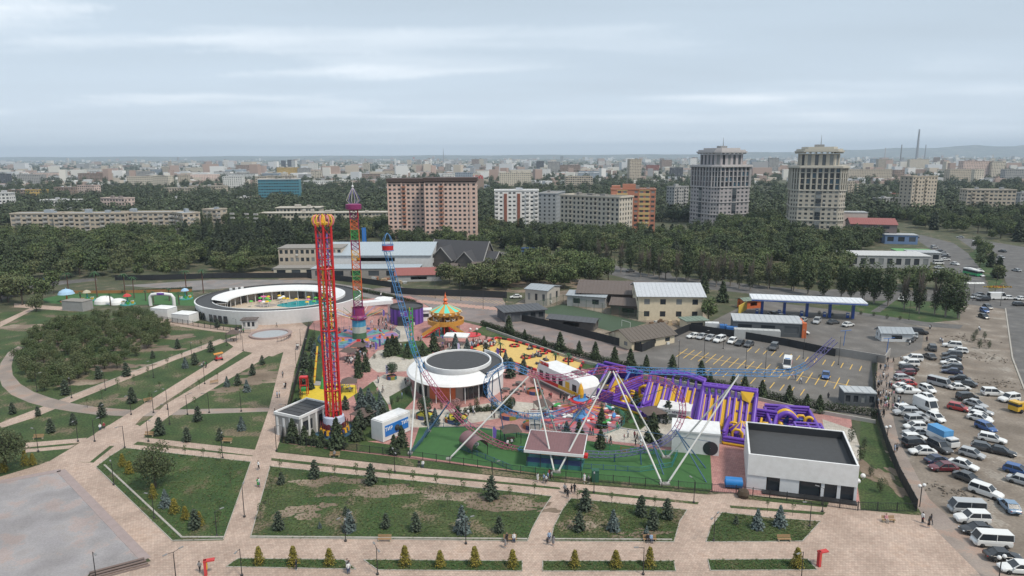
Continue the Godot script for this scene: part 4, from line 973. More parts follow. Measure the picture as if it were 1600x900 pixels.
func trees() -> void:
	var gd := Color(0.062, 0.088, 0.036)
	var gm := Color(0.088, 0.122, 0.042)
	var go := Color(0.110, 0.132, 0.055)
	for i in 3: proto("dark%d" % i, crown_lumps(2.2, 11.0, 4.2, 9, 900, 0.75, gd), trunk_mesh(8, 0.25, 5, 2.4))
	for i in 3: proto("mid%d" % i, crown_lumps(1.8, 9.5, 4.0, 9, 900, 0.72, gm), trunk_mesh(7, 0.24, 5, 2.3))
	for i in 2: proto("olive%d" % i, crown_lumps(1.8, 9.0, 4.0, 8, 850, 0.72, go), trunk_mesh(7, 0.24, 5, 2.2))
	for i in 3: proto("near%d" % i, crown_lumps(0.5, 4.4, 2.3, 8, 1500, 0.27, [Color(0.085, 0.118, 0.042), Color(0.105, 0.13, 0.055), Color(0.075, 0.108, 0.04)][i]), trunk_mesh(3.4, 0.12, 5, 1.3))
	proto("big", crown_lumps(1.2, 8.6, 4.3, 12, 4200, 0.32, Color(0.078, 0.10, 0.042)), trunk_mesh(7, 0.25, 7, 2.4))
	for i in 2:
		var b := MB.new()
		leaves(b, Vector3(0, 8.4, 0), Vector3(2.0, 7.0, 2.0), 1100, 0.6, gd)
		leaves(b, Vector3(0.5, 6.0, 0.3), Vector3(2.3, 3.6, 2.2), 400, 0.6, gd)
		proto("poplar%d" % i, b, trunk_mesh(11, 0.28, 3, 0.8), "pale")
	for i in 2:     # poplars with a leafless brown top
		var b := MB.new()
		leaves(b, Vector3(0, 5.2, 0), Vector3(1.9, 3.6, 1.9), 480, 0.55, Color(0.05, 0.062, 0.03))
		var tw := trunk_mesh(12, 0.26, 4, 0.9)
		for k in 46:
			var a := rng.randf() * TAU
			var y := rnd(4, 10)
			var l := rnd(2.5, 5)
			b.col = Color(0.13, 0.105, 0.085) * rnd(0.8, 1.2)
			b.tube(Vector3(cos(a) * 0.3, y, sin(a) * 0.3), Vector3(cos(a) * rnd(0.9, 1.7), y + l, sin(a) * rnd(0.9, 1.7)), 0.11, 0.03, 4)
		proto("bare%d" % i, b, tw, "pale")
	for i in 2: proto("pine%d" % i, spruce(10, 3.1, Color(0.040, 0.056, 0.032), 95, 0.6, 0.1, 8), trunk_mesh(6, 0.2, 0, 1))
	proto("spruce_blue", spruce(4.2, 1.45, Color(0.105, 0.140, 0.135), 120), trunk_mesh(2, 0.09, 0, 1))
	proto("spruce_green", spruce(4.2, 1.45, Color(0.050, 0.072, 0.034), 120, 0.7), trunk_mesh(2, 0.09, 0, 1))
	proto("spruce_teal", spruce(4.0, 1.3, Color(0.066, 0.088, 0.058), 75, 0.5, -0.15), trunk_mesh(2, 0.09, 0, 1))
	var th := MB.new()
	for i in 9: leaves(th, Vector3(0, 0.25 + i * 0.22, 0), Vector3.ONE * (0.78 - 0.07 * i), 150, 0.16, Color(0.215, 0.19, 0.03), 0.3)
	proto("thuja", th, trunk_mesh(0.8, 0.06, 0, 1))
	th = MB.new()
	leaves(th, Vector3(0, 2.1, 0), Vector3(0.5, 0.75, 0.5), 90, 0.2, Color(0.07, 0.11, 0.035))
	proto("sapling", th, trunk_mesh(2.6, 0.035, 3, 0.35))
	th = MB.new()
	leaves(th, Vector3(0, 1.6, 0), Vector3(0.75, 1.5, 0.75), 420, 0.2, Color(0.055, 0.075, 0.035))
	proto("shrub", th, trunk_mesh(1.6, 0.05, 3, 0.4))
	th = MB.new()
	leaves(th, Vector3(0, 2.6, 0), Vector3(1.25, 1.2, 1.25), 700, 0.24, Color(0.36, 0.20, 0.19), 0.25)
	proto("blossom", th, trunk_mesh(2.6, 0.1, 5, 0.9))
	th = MB.new()
	leaves(th, Vector3(0, 2.9, 0), Vector3(1.5, 1.45, 1.5), 1500, 0.22, Color(0.026, 0.060, 0.024), 0.25)
	proto("globe", th, trunk_mesh(2.6, 0.13, 5, 0.8))
	# artificial palms
	for k in 2:
		var fr := MB.new()
		var H: float = [9.0, 3.6][k]
		var L: float = [2.6, 1.3][k]
		for i in 14:
			var a := TAU * i / 14.0
			var el := rnd(0.1, 0.9)
			var d := Vector3(cos(a), 0, sin(a))
			fr.col = Color(0.03, 0.075, 0.03) * rnd(0.8, 1.2)
			var prev := Vector3(0, H, 0)
			for j in 4:
				var f := (j + 1) / 4.0
				var nx := Vector3(0, H + L * (el * f - 0.9 * f * f), 0) + d * L * f
				var s := Vector3(-d.z, 0, d.x) * L * 0.16 * (1.15 - f)
				fr.quad(prev - s, nx - s * 0.7, nx + s * 0.7, prev + s)
				prev = nx
		var tk := MB.new()
		tk.tube(Vector3.ZERO, Vector3(0, H, 0), 0.2, 0.15, 7)
		P["palm%d" % k] = [fr.mesh(vc("foliage")), tk.mesh(mt("palm_trunk", 0.11, 0.05, 0.035) if k == 0 else mt("bark"))]
	# woods between the fun park and the city
	var n_woods := 0
	for a in [[[-366.46,-428.21,-350.3,-471.81,-243.72,-460.54,-195.11,-419.39,-166.69,-380.2,-152.84,-326.19,-191.94,-314.72,-209.96,-301.96,-214.03,-284.12,-245.4,-273.96], 105, "mid", "leafy tree in the wood west of the round building", "leafy trees of the western wood"],
		[[-211.05,-445.43,-178.27,-480.63,-149.09,-487.47,-114.95,-442.01,-125.12,-389.11,-118.16,-351.09,-149.37,-339.56], 55, "pine", "dark pine in the stand behind the round building", "pines behind the round building"],
		[[-242.23,-582.72,-202.34,-564.3,-87.99,-528.93,-73.34,-433.94,-105.09,-435.06,-142.18,-479.24,-204.24,-489.62], 42, "dark", "dark leafy tree in the belt before the cream school", "trees before the school"],
		[[-19.53,-482.41,29.91,-457.65,81.06,-435.03,151.73,-453.12,184.92,-451.88,197.91,-400.45,172.16,-347.07,122.48,-344.25,68,-363.5,29.15,-389.49,-16.45,-413.39], 92, "dark", "dark leafy tree in the belt below the apartment blocks", "trees below the apartment blocks"],
		[[61.86,-329.87,102.1,-310.64,138.03,-293.47,124.28,-263.26,94.09,-285.53,64.53,-298.4], 24, "olive", "small olive-green tree in the grove along the avenue", "trees of the avenue grove"],
		[[310.43,-568.33,405.17,-626.28,468.35,-602.98,319.35,-407.96,302.22,-427.17,305.47,-469.72,289.09,-486.52], 46, "dark", "leafy tree on the slope behind the avenue", "trees behind the avenue"],
		[[167.53,-547.7,211,-535.55,178.71,-452.11,141.59,-476.12], 22, "mid", "leafy tree between the two residential towers", "trees between the towers"],
		[[0.04,-335.46,32.57,-330.67,44.51,-295.75,26.25,-278.6,7.88,-279.02,-2.78,-296.91], 17, "mid", "bushy tree on the waste ground beside the yard", "trees on the waste ground"],
		[[-38.06,-297.77,-2.92,-313.34,0,-279.2,-26.36,-279.81], 11, "olive", "bushy tree in the restaurant garden", "trees in the restaurant garden"],
		[[251.77,-379.83,278.47,-409.36,232.37,-325.24,209.96,-291.72,201.87,-285.9], 12, "dark", "low round tree on the avenue median", "trees on the avenue median"],
		[[-226.86,-261.04,-214.03,-284.12,-201.64,-289.58,-178.24,-269.89,-175.57,-250.76,-180.67,-238.17], 16, "mid", "leafy tree beside the western road", "trees beside the western road"]]:
		for p in scatter(a[0], a[1], 4.6 if a[2] != "dark" else 5.0):
			var key: String = a[2]
			if key == "mid": key = ["mid", "mid", "olive", "dark"][rng.randi() % 4]
			elif key == "dark": key = ["dark", "olive", "mid", "pine"][rng.randi() % 4]
			var sc := rnd(0.95, 1.35)
			if a[3].begins_with("small") or a[3].begins_with("low") or a[3].begins_with("bushy"): sc *= 0.75
			plant("pine_tree" if key == "pine" else "broadleaf_tree", key + str(rng.randi() % (2 if key in ["pine", "olive"] else 3)), a[3], "tree", a[4], p.x, p.y, sc, sc * rnd(0.9, 1.15))
	# the closed canopy behind the countable trees: the same trees again, too many to count
	var fill := {}
	for a in [[[-440.97,-475.18,-367.87,-496.01,-255.64,-483.6,-203.78,-438.52,-167.05,-385.25,-150.34,-320.67,-189.91,-311.26,-207.81,-298.77,-210.95,-279.88,-246.97,-261.47], 330, ["mid0", "mid1", "olive0", "dark1"]], [[-229.06,-474.82,-187.38,-505.75,-128.35,-494.88,-106.66,-441.71,-123.49,-383.9,-116.77,-346.83,-147.66,-335.56], 150, ["pine0", "dark0", "pine1"]], [[-249.87,-594.71,-206.26,-575.43,-89.58,-538.72,-72.28,-427.51,-105.09,-435.06,-142.18,-479.24,-204.24,-489.62], 110, ["dark0", "dark1", "dark2"]],
		[[-20.18,-499,30.87,-472.59,83.52,-448.54,159.05,-475.44,193.82,-474.08,205.33,-411.85,165.91,-330.9,116.98,-328.38,64.79,-345.89,28.03,-374.25,-16.01,-401.85], 330, ["dark0", "dark1", "mid2", "pine0", "mid0", "olive1", "dark2"]], [[320.65,-597.65,427.68,-661.63,521.44,-641.47,338.83,-413.31,306.66,-433.58,310.4,-477.46,293.92,-494.82], 190, ["dark0", "dark2", "mid0"]], [[173.96,-569.07,218.91,-555.98,178.71,-452.11,141.59,-476.12], 60, ["mid0", "dark2"]], [[61.24,-363.7,118.31,-332.21,164.38,-330.95,134.02,-278.89,96.94,-294.48,60.49,-322.39], 60, ["olive0", "mid1"]], [[-249.21,-263.93,-225.98,-278.86,-214.03,-284.12,-203.16,-283.87,-192.51,-254.48,-217.68,-229.19], 30, ["mid0"]], [[225.49,-457.63,243.37,-435.87,170.98,-351.44,172.77,-369.82], 24, ["dark1", "mid1"]], [[-4.83,-347.87,33.33,-338.53,44.97,-298.88,27.56,-278.57,5.18,-274.99,-8.28,-293.95], 55, ["mid0", "mid2", "olive0"]], [[-36.37,-297.73,-29.76,-317.54,-2.94,-316.84,-0.01,-275.11,-20.79,-275.58], 22, ["mid1", "olive1"]], [[-196.15,-321.86,-149.37,-339.56,-115.41,-342.66,-106.72,-316.01,-162.41,-308.9,-185.96,-304.57], 26, ["mid0", "olive0"]], [[-71.72,-433.89,-15.95,-431.93,-14.68,-396.27,-67.29,-406.36], 30, ["mid2", "dark0"]], [[138.03,-293.47,161.23,-285.4,178.96,-271.05,173.31,-262.18,151.58,-267.74,130.17,-276.21], 14, ["mid0"]]]:
		for p in scatter(a[0], a[1], 3.6):
			var key: String = a[2][rng.randi() % a[2].size()]
			if not fill.has(key): fill[key] = []
			fill[key].append(p)
	for key in fill:
		var mm2 := MultiMesh.new()
		mm2.transform_format = MultiMesh.TRANSFORM_3D; mm2.use_colors = true
		mm2.mesh = P[key][0]; mm2.instance_count = fill[key].size()
		for i in fill[key].size():
			var q: Vector2 = fill[key][i]
			var s := rnd(0.85, 1.3)
			mm2.set_instance_transform(i, Transform3D(Basis(Vector3.UP, rng.randf() * TAU).scaled(Vector3(s, s * rnd(0.85, 1.1), s)), Vector3(q.x, -0.6, q.y)))
			var k := rnd(0.8, 1.2)
			mm2.set_instance_color(i, Color(k, k, k))
		var wi := MultiMeshInstance3D.new()
		wi.name = numbered("woodland_canopy"); wi.multimesh = mm2
		wi.set_meta("kind", "stuff")
		add_child(wi)
	for a in [[-62.59,-420.97,0.9],[-54.37,-403.1,0.8],[-42.22,-405.53,0.8],[-31.16,-419.9,0.9],[-23.32,-385.91,0.7],[-17.93,-370.8,0.8],[4.38,-309.73,0.9],[11.85,-299.7,1.0],[-5.39,-286.43,0.8],[-10.6,-297.1,0.7],[20.57,-312.74,0.8],[30.49,-309.07,0.7],[-34.6,-371.3,0.6],[-23.7,-467.05,0.9],[249.96,-449.46,0.8],[188.92,-381.81,0.9],[192.65,-409.3,1.0],[169.36,-369.92,1.0],[157.7,-375.19,0.9]]:
		plant("broadleaf_tree", ["dark0", "mid1", "dark2", "mid2"][rng.randi() % 4], "single leafy tree standing near a house or roadside", "tree", "single roadside trees", a[0], a[1], a[2])
	plant("broadleaf_tree", "mid0", "round leafy tree beside the cream two-storey house", "tree", "", Vector3(64.05,0,-219.46).x, Vector3(64.05,0,-219.46).z, 0.95, 1.0)
	for a in [[42.31,-334.3],[45.59,-328.4],[57.92,-306.69],[61.36,-306.61],[65.2,-301.58],[71.33,-295.1],[80.99,-291.8],[82.34,-285.81],[84.98,-282.86],[88.65,-287.13],[91.24,-284.15],[93.14,-278.44],[95.74,-272.94],[104.35,-276.8],[50.9,-319],[138.06,-238.01],[139.96,-231.94],[144.03,-229.91]]:
		plant("poplar_tree", "bare%d" % (rng.randi() % 2), "poplar with leafless brown top along the avenue", "tree", "half-bare poplars along the avenue", a[0], a[1], rnd(0.9, 1.1), rnd(0.9, 1.15))
	for a in [[55.67,-320.69],[64.62,-309.89],[76.3,-294.98],[117.91,-257.29],[125.45,-258.32],[127.93,-255.88],[131.09,-253.47],[135.83,-244.39],[141.36,-235.9],[145.95,-227.01],[148.46,-224.17],[133.03,-248.86],[113.08,-272.54],[115.97,-265.96],[0.09,-395.8],[4.52,-395.65],[9.55,-390.12],[18.03,-384.61],[36.28,-369.16],[40.24,-364.33],[-212.21,-466.67],[-206.93,-466.47],[-210.01,-481.85],[-292.95,-557.75],[-273.21,-536.8],[-267.11,-536.54],[-262.89,-541.24]]:
		plant("poplar_tree", "poplar%d" % (rng.randi() % 2), "slender green poplar standing in a roadside row", "tree", "green poplars", a[0], a[1], rnd(1.0, 1.4), rnd(0.85, 1.15))
	for a in [[76.24,-269.42],[78.47,-252.27]]:
		plant("spruce_tree", "spruce_green", "tall green spruce behind the cream house", "tree", "spruces behind the cream house", a[0], a[1], 1.9)
	# orchard and lawn trees of the public park
	for p in scatter([-135.42,-182.61,-145.4,-202.94,-148.04,-220.7,-141.77,-229.64,-129.5,-233.23,-110.99,-216.6,-103.98,-202.25,-103.69,-184.59,-101.93,-173.41,-106.4,-169.68,-107.27,-160.61,-104.69,-150.65,-119.6,-162.72], 150, 2.3):
		plant("orchard_tree", "near%d" % (rng.randi() % 3), "low bushy orchard tree inside the curved path", "tree", "orchard trees inside the curved path", p.x, p.y, rnd(0.65, 1.15))
	plant("broadleaf_tree", "big", "big bushy tree on the lawn beside the concrete plaza", "tree", "", Vector3(-59.43,0,-106.81).x, Vector3(-59.43,0,-106.81).z, 0.95)
	plant("broadleaf_tree", "big", "big dark tree beside the curved path, west of the concrete plaza", "tree", "", Vector3(-89.05,0,-113.52).x, Vector3(-89.05,0,-113.52).z, 1.0)
	plant("broadleaf_tree", "near1", "round tree at the fork of the western paths", "tree", "", Vector3(-169.71,0,-241.01).x, Vector3(-169.71,0,-241.01).z, 1.6)
	for a in [[-57.85,-103.08],[-52.2,-98.36],[-49.63,-96.43],[-46.67,-94.56],[-69.3,-114.86],[-66.53,-112.06],[-87.07,-115.55],[-85.69,-115.54],[-88.95,-112.77]]: plant("thuja_bush", "thuja", "yellow-green thuja bush on the lawn beside the plaza", "bush", "yellow thujas beside the plaza", a[0], a[1], rnd(1.0, 1.4), rnd(1.0, 1.3))
	for a in [[-34.24,-84.62],[-29.48,-84.29],[-24.69,-84.4],[-14.5,-84.17],[-9.75,-83.84],[-5.13,-83.96],[-0.08,-83.77],[8.21,-83.71],[13.67,-83.67],[18.19,-83.64],[37.71,-83.34]]: plant("thuja_bush", "thuja", "yellow-green cone thuja on the front lawn strips", "bush", "yellow thujas on the front strips", a[0], a[1], rnd(1.15, 1.4), rnd(1.1, 1.35))
	for a in [[-54.56,-100.36,0.8],[-23.99,-92.95,0.95],[-7.44,-92.46,1.15],[14.65,-92.81,0.9],[35.86,-93.16,0.85],[39.41,-93.85,0.9],[-85.12,-173.16,0.8],[19.15,-90.87,0.5],[-68.24,-158.2,0.7],[-28.51,-93.69,0.3],[-62.1,-154.46,0.8],[-54.44,-131.33,0.8]]:
		plant("spruce_tree", "spruce_blue", "blue spruce standing on a front lawn", "tree", "blue spruces on the lawns", a[0], a[1], a[2] * 0.9)
	for a in [[-47.01,-93.84,0.85],[-34.46,-93.39,0.8],[-18.79,-93.79,0.65],[-2.02,-92.42,0.7],[9.67,-92.67,0.85],[20.56,-93.29,0.9],[-33.83,-110.05,0.9],[-23.72,-107.61,1.0],[-3.42,-102.17,1.1],[11.23,-98.6,1.0],[19.54,-96.98,0.9],[23.23,-96,0.9],[-38.77,-107.75,0.6],[-38.67,-126.06,0.01],[-69.71,-128.9,1.0],[-62.8,-125.71,0.8],[-65.37,-136.23,0.9],[-56.72,-126.26,0.7],[-84.93,-147.08,1.0],[-103.41,-152.79,1.0],[-102.54,-164.46,0.9],[-96.77,-166.41,1.0],[-95.83,-191.56,0.8],[-83.87,-175.95,0.9],[-84.82,-188.1,0.9],[-98.14,-182.04,0.6],[-65.99,-159.11,0.8],[-66,-175.69,0.7],[-65.35,-167,0.8],[-74.94,-209.42,0.01],[-94.78,-216.31,0.8],[-107.17,-140.72,0.7],[-100.88,-139.53,0.6],[-86.74,-138.63,0.9],[-92.22,-130.44,0.8],[-90.22,-134.43,0.7],[-44.97,-107.13,0.01],[-25.64,-97.56,0.4],[-14.22,-92.87,0.8],[33.11,-94.26,0.4]]:
		if a[2] > 0.1: plant("pine_tree", "spruce_teal", "small grey-green pine on the park lawns", "tree", "small pines on the park lawns", a[0], a[1], a[2] * 0.95)
	for a in [[-40.4,-112.05],[-30.37,-109.78],[-26.5,-109.03],[-20.61,-107.58],[-16.48,-106.41],[-12.54,-105.26],[-8.01,-103.48],[-4.57,-102.81],[-0.45,-101.93],[3.47,-103.38],[10.13,-100.61],[15.41,-100.15],[21.94,-98.7],[-59.7,-118.2],[-56.06,-117.36],[-52.58,-116.52],[-38.46,-100.63],[-39.39,-104.85],[-37.95,-95.77],[-48.52,-110.67],[-46.45,-106.01],[-44.74,-97.53],[-43.8,-94.54],[-10.12,-99.37],[-25.33,-100.51],[39.11,-97.97],[42.48,-96.78],[-92.92,-155.76],[-91.63,-160.4],[-90.74,-165.31],[-89.82,-173.23],[-89.2,-180.11],[-89,-191.45],[-92.9,-149.24],[-93.32,-144.39],[-69.04,-142.92],[-74.04,-156.43],[-72.57,-163.06],[-80.9,-147.03],[-83.04,-155.64]]:
		plant("sapling", "sapling", "thin staked sapling beside a park path", "tree", "saplings beside the park paths", a[0], a[1], rnd(0.8, 1.15))
	# planting inside the fun park
	for a in [[-42.43,-125.8,1.1],[-39.75,-124.26,0.9],[-37.95,-123.94,0.75],[-36.12,-123.04,0.8],[-33.06,-122.42,1.45],[-30.22,-125.97,1.15],[-21.88,-119.74,0.9],[-20.99,-123.17,1.0],[-41.67,-186.15,1.0],[-39.96,-172.51,1.0],[-37.4,-169.76,1.1],[-34.07,-183.52,1.3],[-33.26,-186.02,1.3],[-28.6,-182.2,1.0],[-22.04,-187.76,1.35],[-24.55,-183.37,0.9],[-32.09,-185.36,1.2],[-38.24,-164.58,1.0],[-50.47,-166.79,0.9],[-47.88,-156.08,1.0],[17.96,-131.84,1.0],[16.45,-121.9,0.9],[12.95,-126.74,0.9],[26.56,-141.77,1.0],[26.87,-124.75,1.4]]:
		plant("spruce_tree", "spruce_green", "dense green spruce in a fun park bed", "tree", "green spruces of the fun park", a[0], a[1], a[2])
	for a in [[-53.64,-172.71,1.1],[-50.35,-159.84,1.0],[-56.75,-188.96,1.0],[-53.56,-181.37,1.1],[-54.08,-181.38,0.9],[-32.74,-142.48,1.2],[-31.07,-142.46,1.2],[-28.88,-136.88,1.2],[-29.31,-133.73,1.1],[-26.05,-132.34,1.2],[-30.57,-131.06,1.1],[-28.22,-140.53,1.1],[-36.23,-142.53,0.8],[-15.96,-188.32,1.2],[-12.71,-188.27,0.9],[-7.07,-181.88,1.0],[-0.41,-164.06,1.3],[-1.77,-174.74,0.9],[2.8,-166.56,1.0],[-15.81,-133.58,0.9],[-11.13,-133.87,1.0],[-17.38,-133.6,0.7],[-25.28,-180.94,0.01],[-46.03,-139.62,0.9],[-40.5,-138.82,0.8],[-19.38,-130.94,0.01],[31.84,-134.41,1.2],[40.95,-137.86,0.9],[34.91,-137.93,0.8],[39.92,-141.61,0.9],[10.32,-124.93,1.0],[29.48,-134.44,0.8]]:
		if a[2] > 0.1: plant("spruce_tree", "spruce_blue" if rng.randf() < 0.5 else "spruce_teal", "bluish spruce in a fun park bed", "tree", "bluish spruces of the fun park", a[0], a[1], a[2])
	for a in [[-29.63,-163.46,1.0],[-18.29,-136.75,1.15],[-0.8,-139.09,1.0]]: plant("globe_tree", "globe", "round-crowned ornamental tree in a ring planter", "tree", "round ornamental trees in planters", a[0], a[1], a[2])
	for a in [[-11.88,-138.48,1.05],[5.27,-154.03,1.1],[4.39,-135.78,0.7]]: plant("blossom_tree", "blossom", "pink-flowering ornamental tree in a ring planter", "tree", "pink-flowering trees in planters", a[0], a[1], a[2])
	for a in [[22.42,-180.22],[27.09,-176.61],[30.47,-171.49],[34.91,-173.08],[40.09,-166.56],[45.55,-159.99],[47.46,-158.53],[51.94,-155.68],[53.75,-152.96],[56.22,-148.62],[60.65,-144.47],[63.27,-141.32],[13.43,-187.86],[9.18,-193.26],[18.58,-185.21],[3.76,-200.45],[-1.05,-208.14],[65.19,-139.41]]:
		plant("pine_tree", "spruce_green", "young pine in the hedge along the car park", "tree", "young pines along the car park hedge", a[0], a[1], rnd(0.7, 1.35))
	for a in [[-176.17,-269.84],[-163.31,-267.03],[-153.5,-269.35],[-128.85,-268.81],[-124.49,-273.9],[-147.18,-264.19]]: plant("palm_tree", "palm0", "tall artificial palm beside the play lawn", "tree", "tall artificial palms", a[0], a[1], rnd(0.9, 1.1))
	for a in [[-160.86,-252.69],[-148.45,-250.2],[-140.1,-259.21],[-134.74,-254.43],[-123.94,-251.93],[-130.95,-259.01],[11.06,-170.14],[3.22,-171.88],[-3.21,-180.6],[14.16,-167.97],[19.89,-158.9]]: plant("palm_tree", "palm1", "short artificial palm with drooping fronds", "tree", "short artificial palms", a[0], a[1], rnd(1.0, 1.3))
	for a in [[-58.71,-197.87],[-52.77,-175.49],[-47.79,-148.67],[-53.88,-209.06],[-46.21,-201.28],[-7.74,-142.18],[-4.27,-142.14],[-23.62,-225.57],[23.57,-134.51],[64.73,-124.34],[62.37,-115.9],[60.9,-109.62],[59.56,-103.94],[131.44,-187.95],[134.06,-194.7],[139.74,-198.17],[134.11,-187.91],[139.72,-201.87],[65.69,-121.39]]: plant("shrub", "shrub", "loose green shrub growing in an untended bed", "bush", "loose shrubs", a[0], a[1], rnd(0.6, 1.1))
	for a in [[-34.52,-181.08],[-32.13,-183.49],[-29.11,-179.8],[-26.15,-180.95],[-23.31,-183.35],[-26.74,-145.55],[-25.58,-147.16],[-24.54,-152.65],[-24.08,-156.68],[-15.37,-142.27],[-9.08,-141.43],[-7.32,-142.18],[-5.38,-142.15],[-3.59,-142.9],[-2.2,-142.89],[22.25,-134.52],[24.52,-136.25],[26.08,-131.75],[25.42,-133.11],[-10.8,-204.43],[-7.73,-200.64],[-3.84,-196.96],[-34.75,-148.51],[-28.21,-136.87],[-25.81,-131.01],[-27.49,-127.81],[29.59,-141.73],[22.24,-138.81],[-43.92,-190.74],[-37.48,-181.12],[19.24,-141.86],[21.05,-139.94],[-48.03,-159.81],[-39.8,-135.24]]: plant("shrub", "shrub", "small clipped green bush in a fun park bed", "bush", "bushes in the fun park beds", a[0], a[1], rnd(0.5, 0.8), rnd(0.35, 0.6))
	for a in [[20.57,-312.74,4],[109.96,-258.66,2],[105.06,-230.66,1.2],[108.11,-227.74,1.2],[119.16,-230.39,1],[122.52,-228.41,1],[125.05,-224.62,1],[128.28,-222.73,1]]: plant("shrub", "shrub", "clipped low shrub on the roadside verge", "bush", "shrubs on the verge", a[0], a[1], 0.8, 0.5)
	# hedges
	for hh in [[[-10.02,-218.2,18.22,-181.49,33.77,-167.17,49.68,-155.71,62.85,-143.66,76.31,-136.72], 1.9, "long dark thuja hedge along the car park wall"], [[-85.21,-223.98,-70.79,-229.24], 1.5, "short dark hedge along the white ring building"], [[-62.56,-276.52,-50.2,-265.82,-35.67,-251.24], 1.6, "dark hedge bordering the back car park"], [[-10.38,-140.32,-0.11,-142.09], 1.1, "low flowering hedge before the white round pavilion"], [[-157.96,-274.65,-132.92,-282.26], 1.2, "dark hedge behind the play lawn"]]:
		var pl := poly(hh[0])
		var t := thing("hedge", hh[2], "hedge")
		for i in pl.size() - 1:
			var b := MB.new()
			var L := pl[i].distance_to(pl[i + 1])
			var k := int(L / 0.8)
			for j in k:
				var p := pl[i].lerp(pl[i + 1], (j + 0.5) / k)
				leaves(b, Vector3(p.x, hh[1] * 0.5, p.y), Vector3(0.62, hh[1] * rnd(0.48, 0.62), 0.62), 130, 0.3, Color(0.034, 0.054, 0.020))
			part(t, "foliage", b, vc("foliage"))
	# the green of the city beyond, one mass
	var cl := MB.new()
	leaves(cl, Vector3(0, 5.5, 0), Vector3(4.6, 4.6, 4.6), 120, 1.9, Color(0.062, 0.086, 0.042))
	leaves(cl, Vector3(2.5, 4.0, 1), Vector3(3, 3, 3), 40, 1.7, Color(0.072, 0.096, 0.046))
	cl.col = Color(0.06, 0.05, 0.04)
	cl.tube(Vector3.ZERO, Vector3(0, 4, 0), 0.3, 0.2, 4)
	var mm := MultiMesh.new()
	mm.transform_format = MultiMesh.TRANSFORM_3D; mm.use_colors = true
	mm.mesh = cl.mesh(vc("foliage"))
	var spots := []
	var nz := FastNoiseLite.new()
	nz.seed = 4; nz.frequency = 0.0035
	for i in 15000:
		var d := 54.0 * 1081.0 / rnd(11.0, 104.0)
		if rng.randf() < 0.25: d = 54.0 * 1081.0 / rnd(5.0, 20.0)
		var x := rnd(-0.9, 0.9) * d
		var dense := nz.get_noise_2d(x, -d) + (0.35 if d < 900 else 0.0) + (0.3 if absf(x / d + 0.17) < 0.17 and d < 1500 else 0.0)
		if dense < -0.05 and rng.randf() < 0.75: continue
		var ok := true
		for q in kept:
			if absf(q[0] - x) < q[2] and absf(q[1] + d) < 14.0: ok = false; break
		if d < 640.0 and x > 60 and x < 250 and d < 480: ok = false
		if ok: spots.append(Vector3(x, 0, -d))
	mm.instance_count = spots.size()
	for i in spots.size():
		var s := rnd(0.7, 1.25)
		mm.set_instance_transform(i, Transform3D(Basis(Vector3.UP, rng.randf() * TAU).scaled(Vector3(s, s * rnd(0.8, 1.25), s)), spots[i]))
		var k := rnd(0.75, 1.25)
		mm.set_instance_color(i, Color(k, k * rnd(0.94, 1.04), k))
	var mi := MultiMeshInstance3D.new()
	mi.name = "city_trees"; mi.multimesh = mm
	mi.set_meta("kind", "stuff"); mi.set_meta("label", "green mass of trees spread through the city beyond"); mi.set_meta("category", "trees")
	add_child(mi)

# ---------- fun park buildings, fences and street furniture ----------
func along(a: Vector3, b: Vector3, d: float) -> Array:      # a front edge from a to b and a depth: centre, yaw, width
	var u := b - a
	var yaw := -atan2(u.z, u.x)
	return [(a + b) * 0.5 + Basis(Vector3.UP, yaw) * Vector3(0, 0, -d * 0.5), yaw, u.length()]
func fence(called: String, label: String, a: Array, h: float, step: float, kind: int, m: Material) -> void:
	var t := thing(called, label, "fence")
	var pl := poly(a)
	var pb := MB.new()
	if kind == 0: pb.obox(Transform3D(Basis(), Vector3(0, h * 0.5, 0)), Vector3(0.985, h, 0.06))
	else:
		pb.obox(Transform3D(Basis(), Vector3(0, h * 0.94, 0)), Vector3(1, 0.05, 0.05)); pb.obox(Transform3D(Basis(), Vector3(0, 0.15, 0)), Vector3(1, 0.05, 0.05))
		for i in 12: pb.obox(Transform3D(Basis(), Vector3(-0.46 + i * 0.0833, h * 0.5, 0)), Vector3(0.0105, h * 0.9, 0.025))
	var pm := pb.mesh(m)
	var sb := MB.new()
	sb.obox(Transform3D(Basis(), Vector3(0, h * 0.5 + 0.05, 0)), Vector3(0.09, h + 0.1, 0.09))
	var sm := sb.mesh(m)
	for i in pl.size() - 1:
		var p := yv(pl[i].x, pl[i].y)
		var q := yv(pl[i + 1].x, pl[i + 1].y)
		var k := maxi(1, int(round(p.distance_to(q) / step)))
		var u := (q - p) / k
		for j in k:
			var bs := Basis(u, Vector3.UP, u.normalized().cross(Vector3.UP))
			inst(t, "panel", pm, Transform3D(bs, p + u * (j + 0.5)))
			inst(t, "post", sm, Transform3D(Basis(), p + u * j))
func stripes_mesh(n: int, i: int, r0: float, r1: float, y0: float, y1: float) -> MB:
	var b := MB.new()
	b.lathe([Vector2(r0, y0), Vector2(r1, y1)], 3, Vector3.ZERO, TAU * i / n, TAU * (i + 1) / n)
	return b
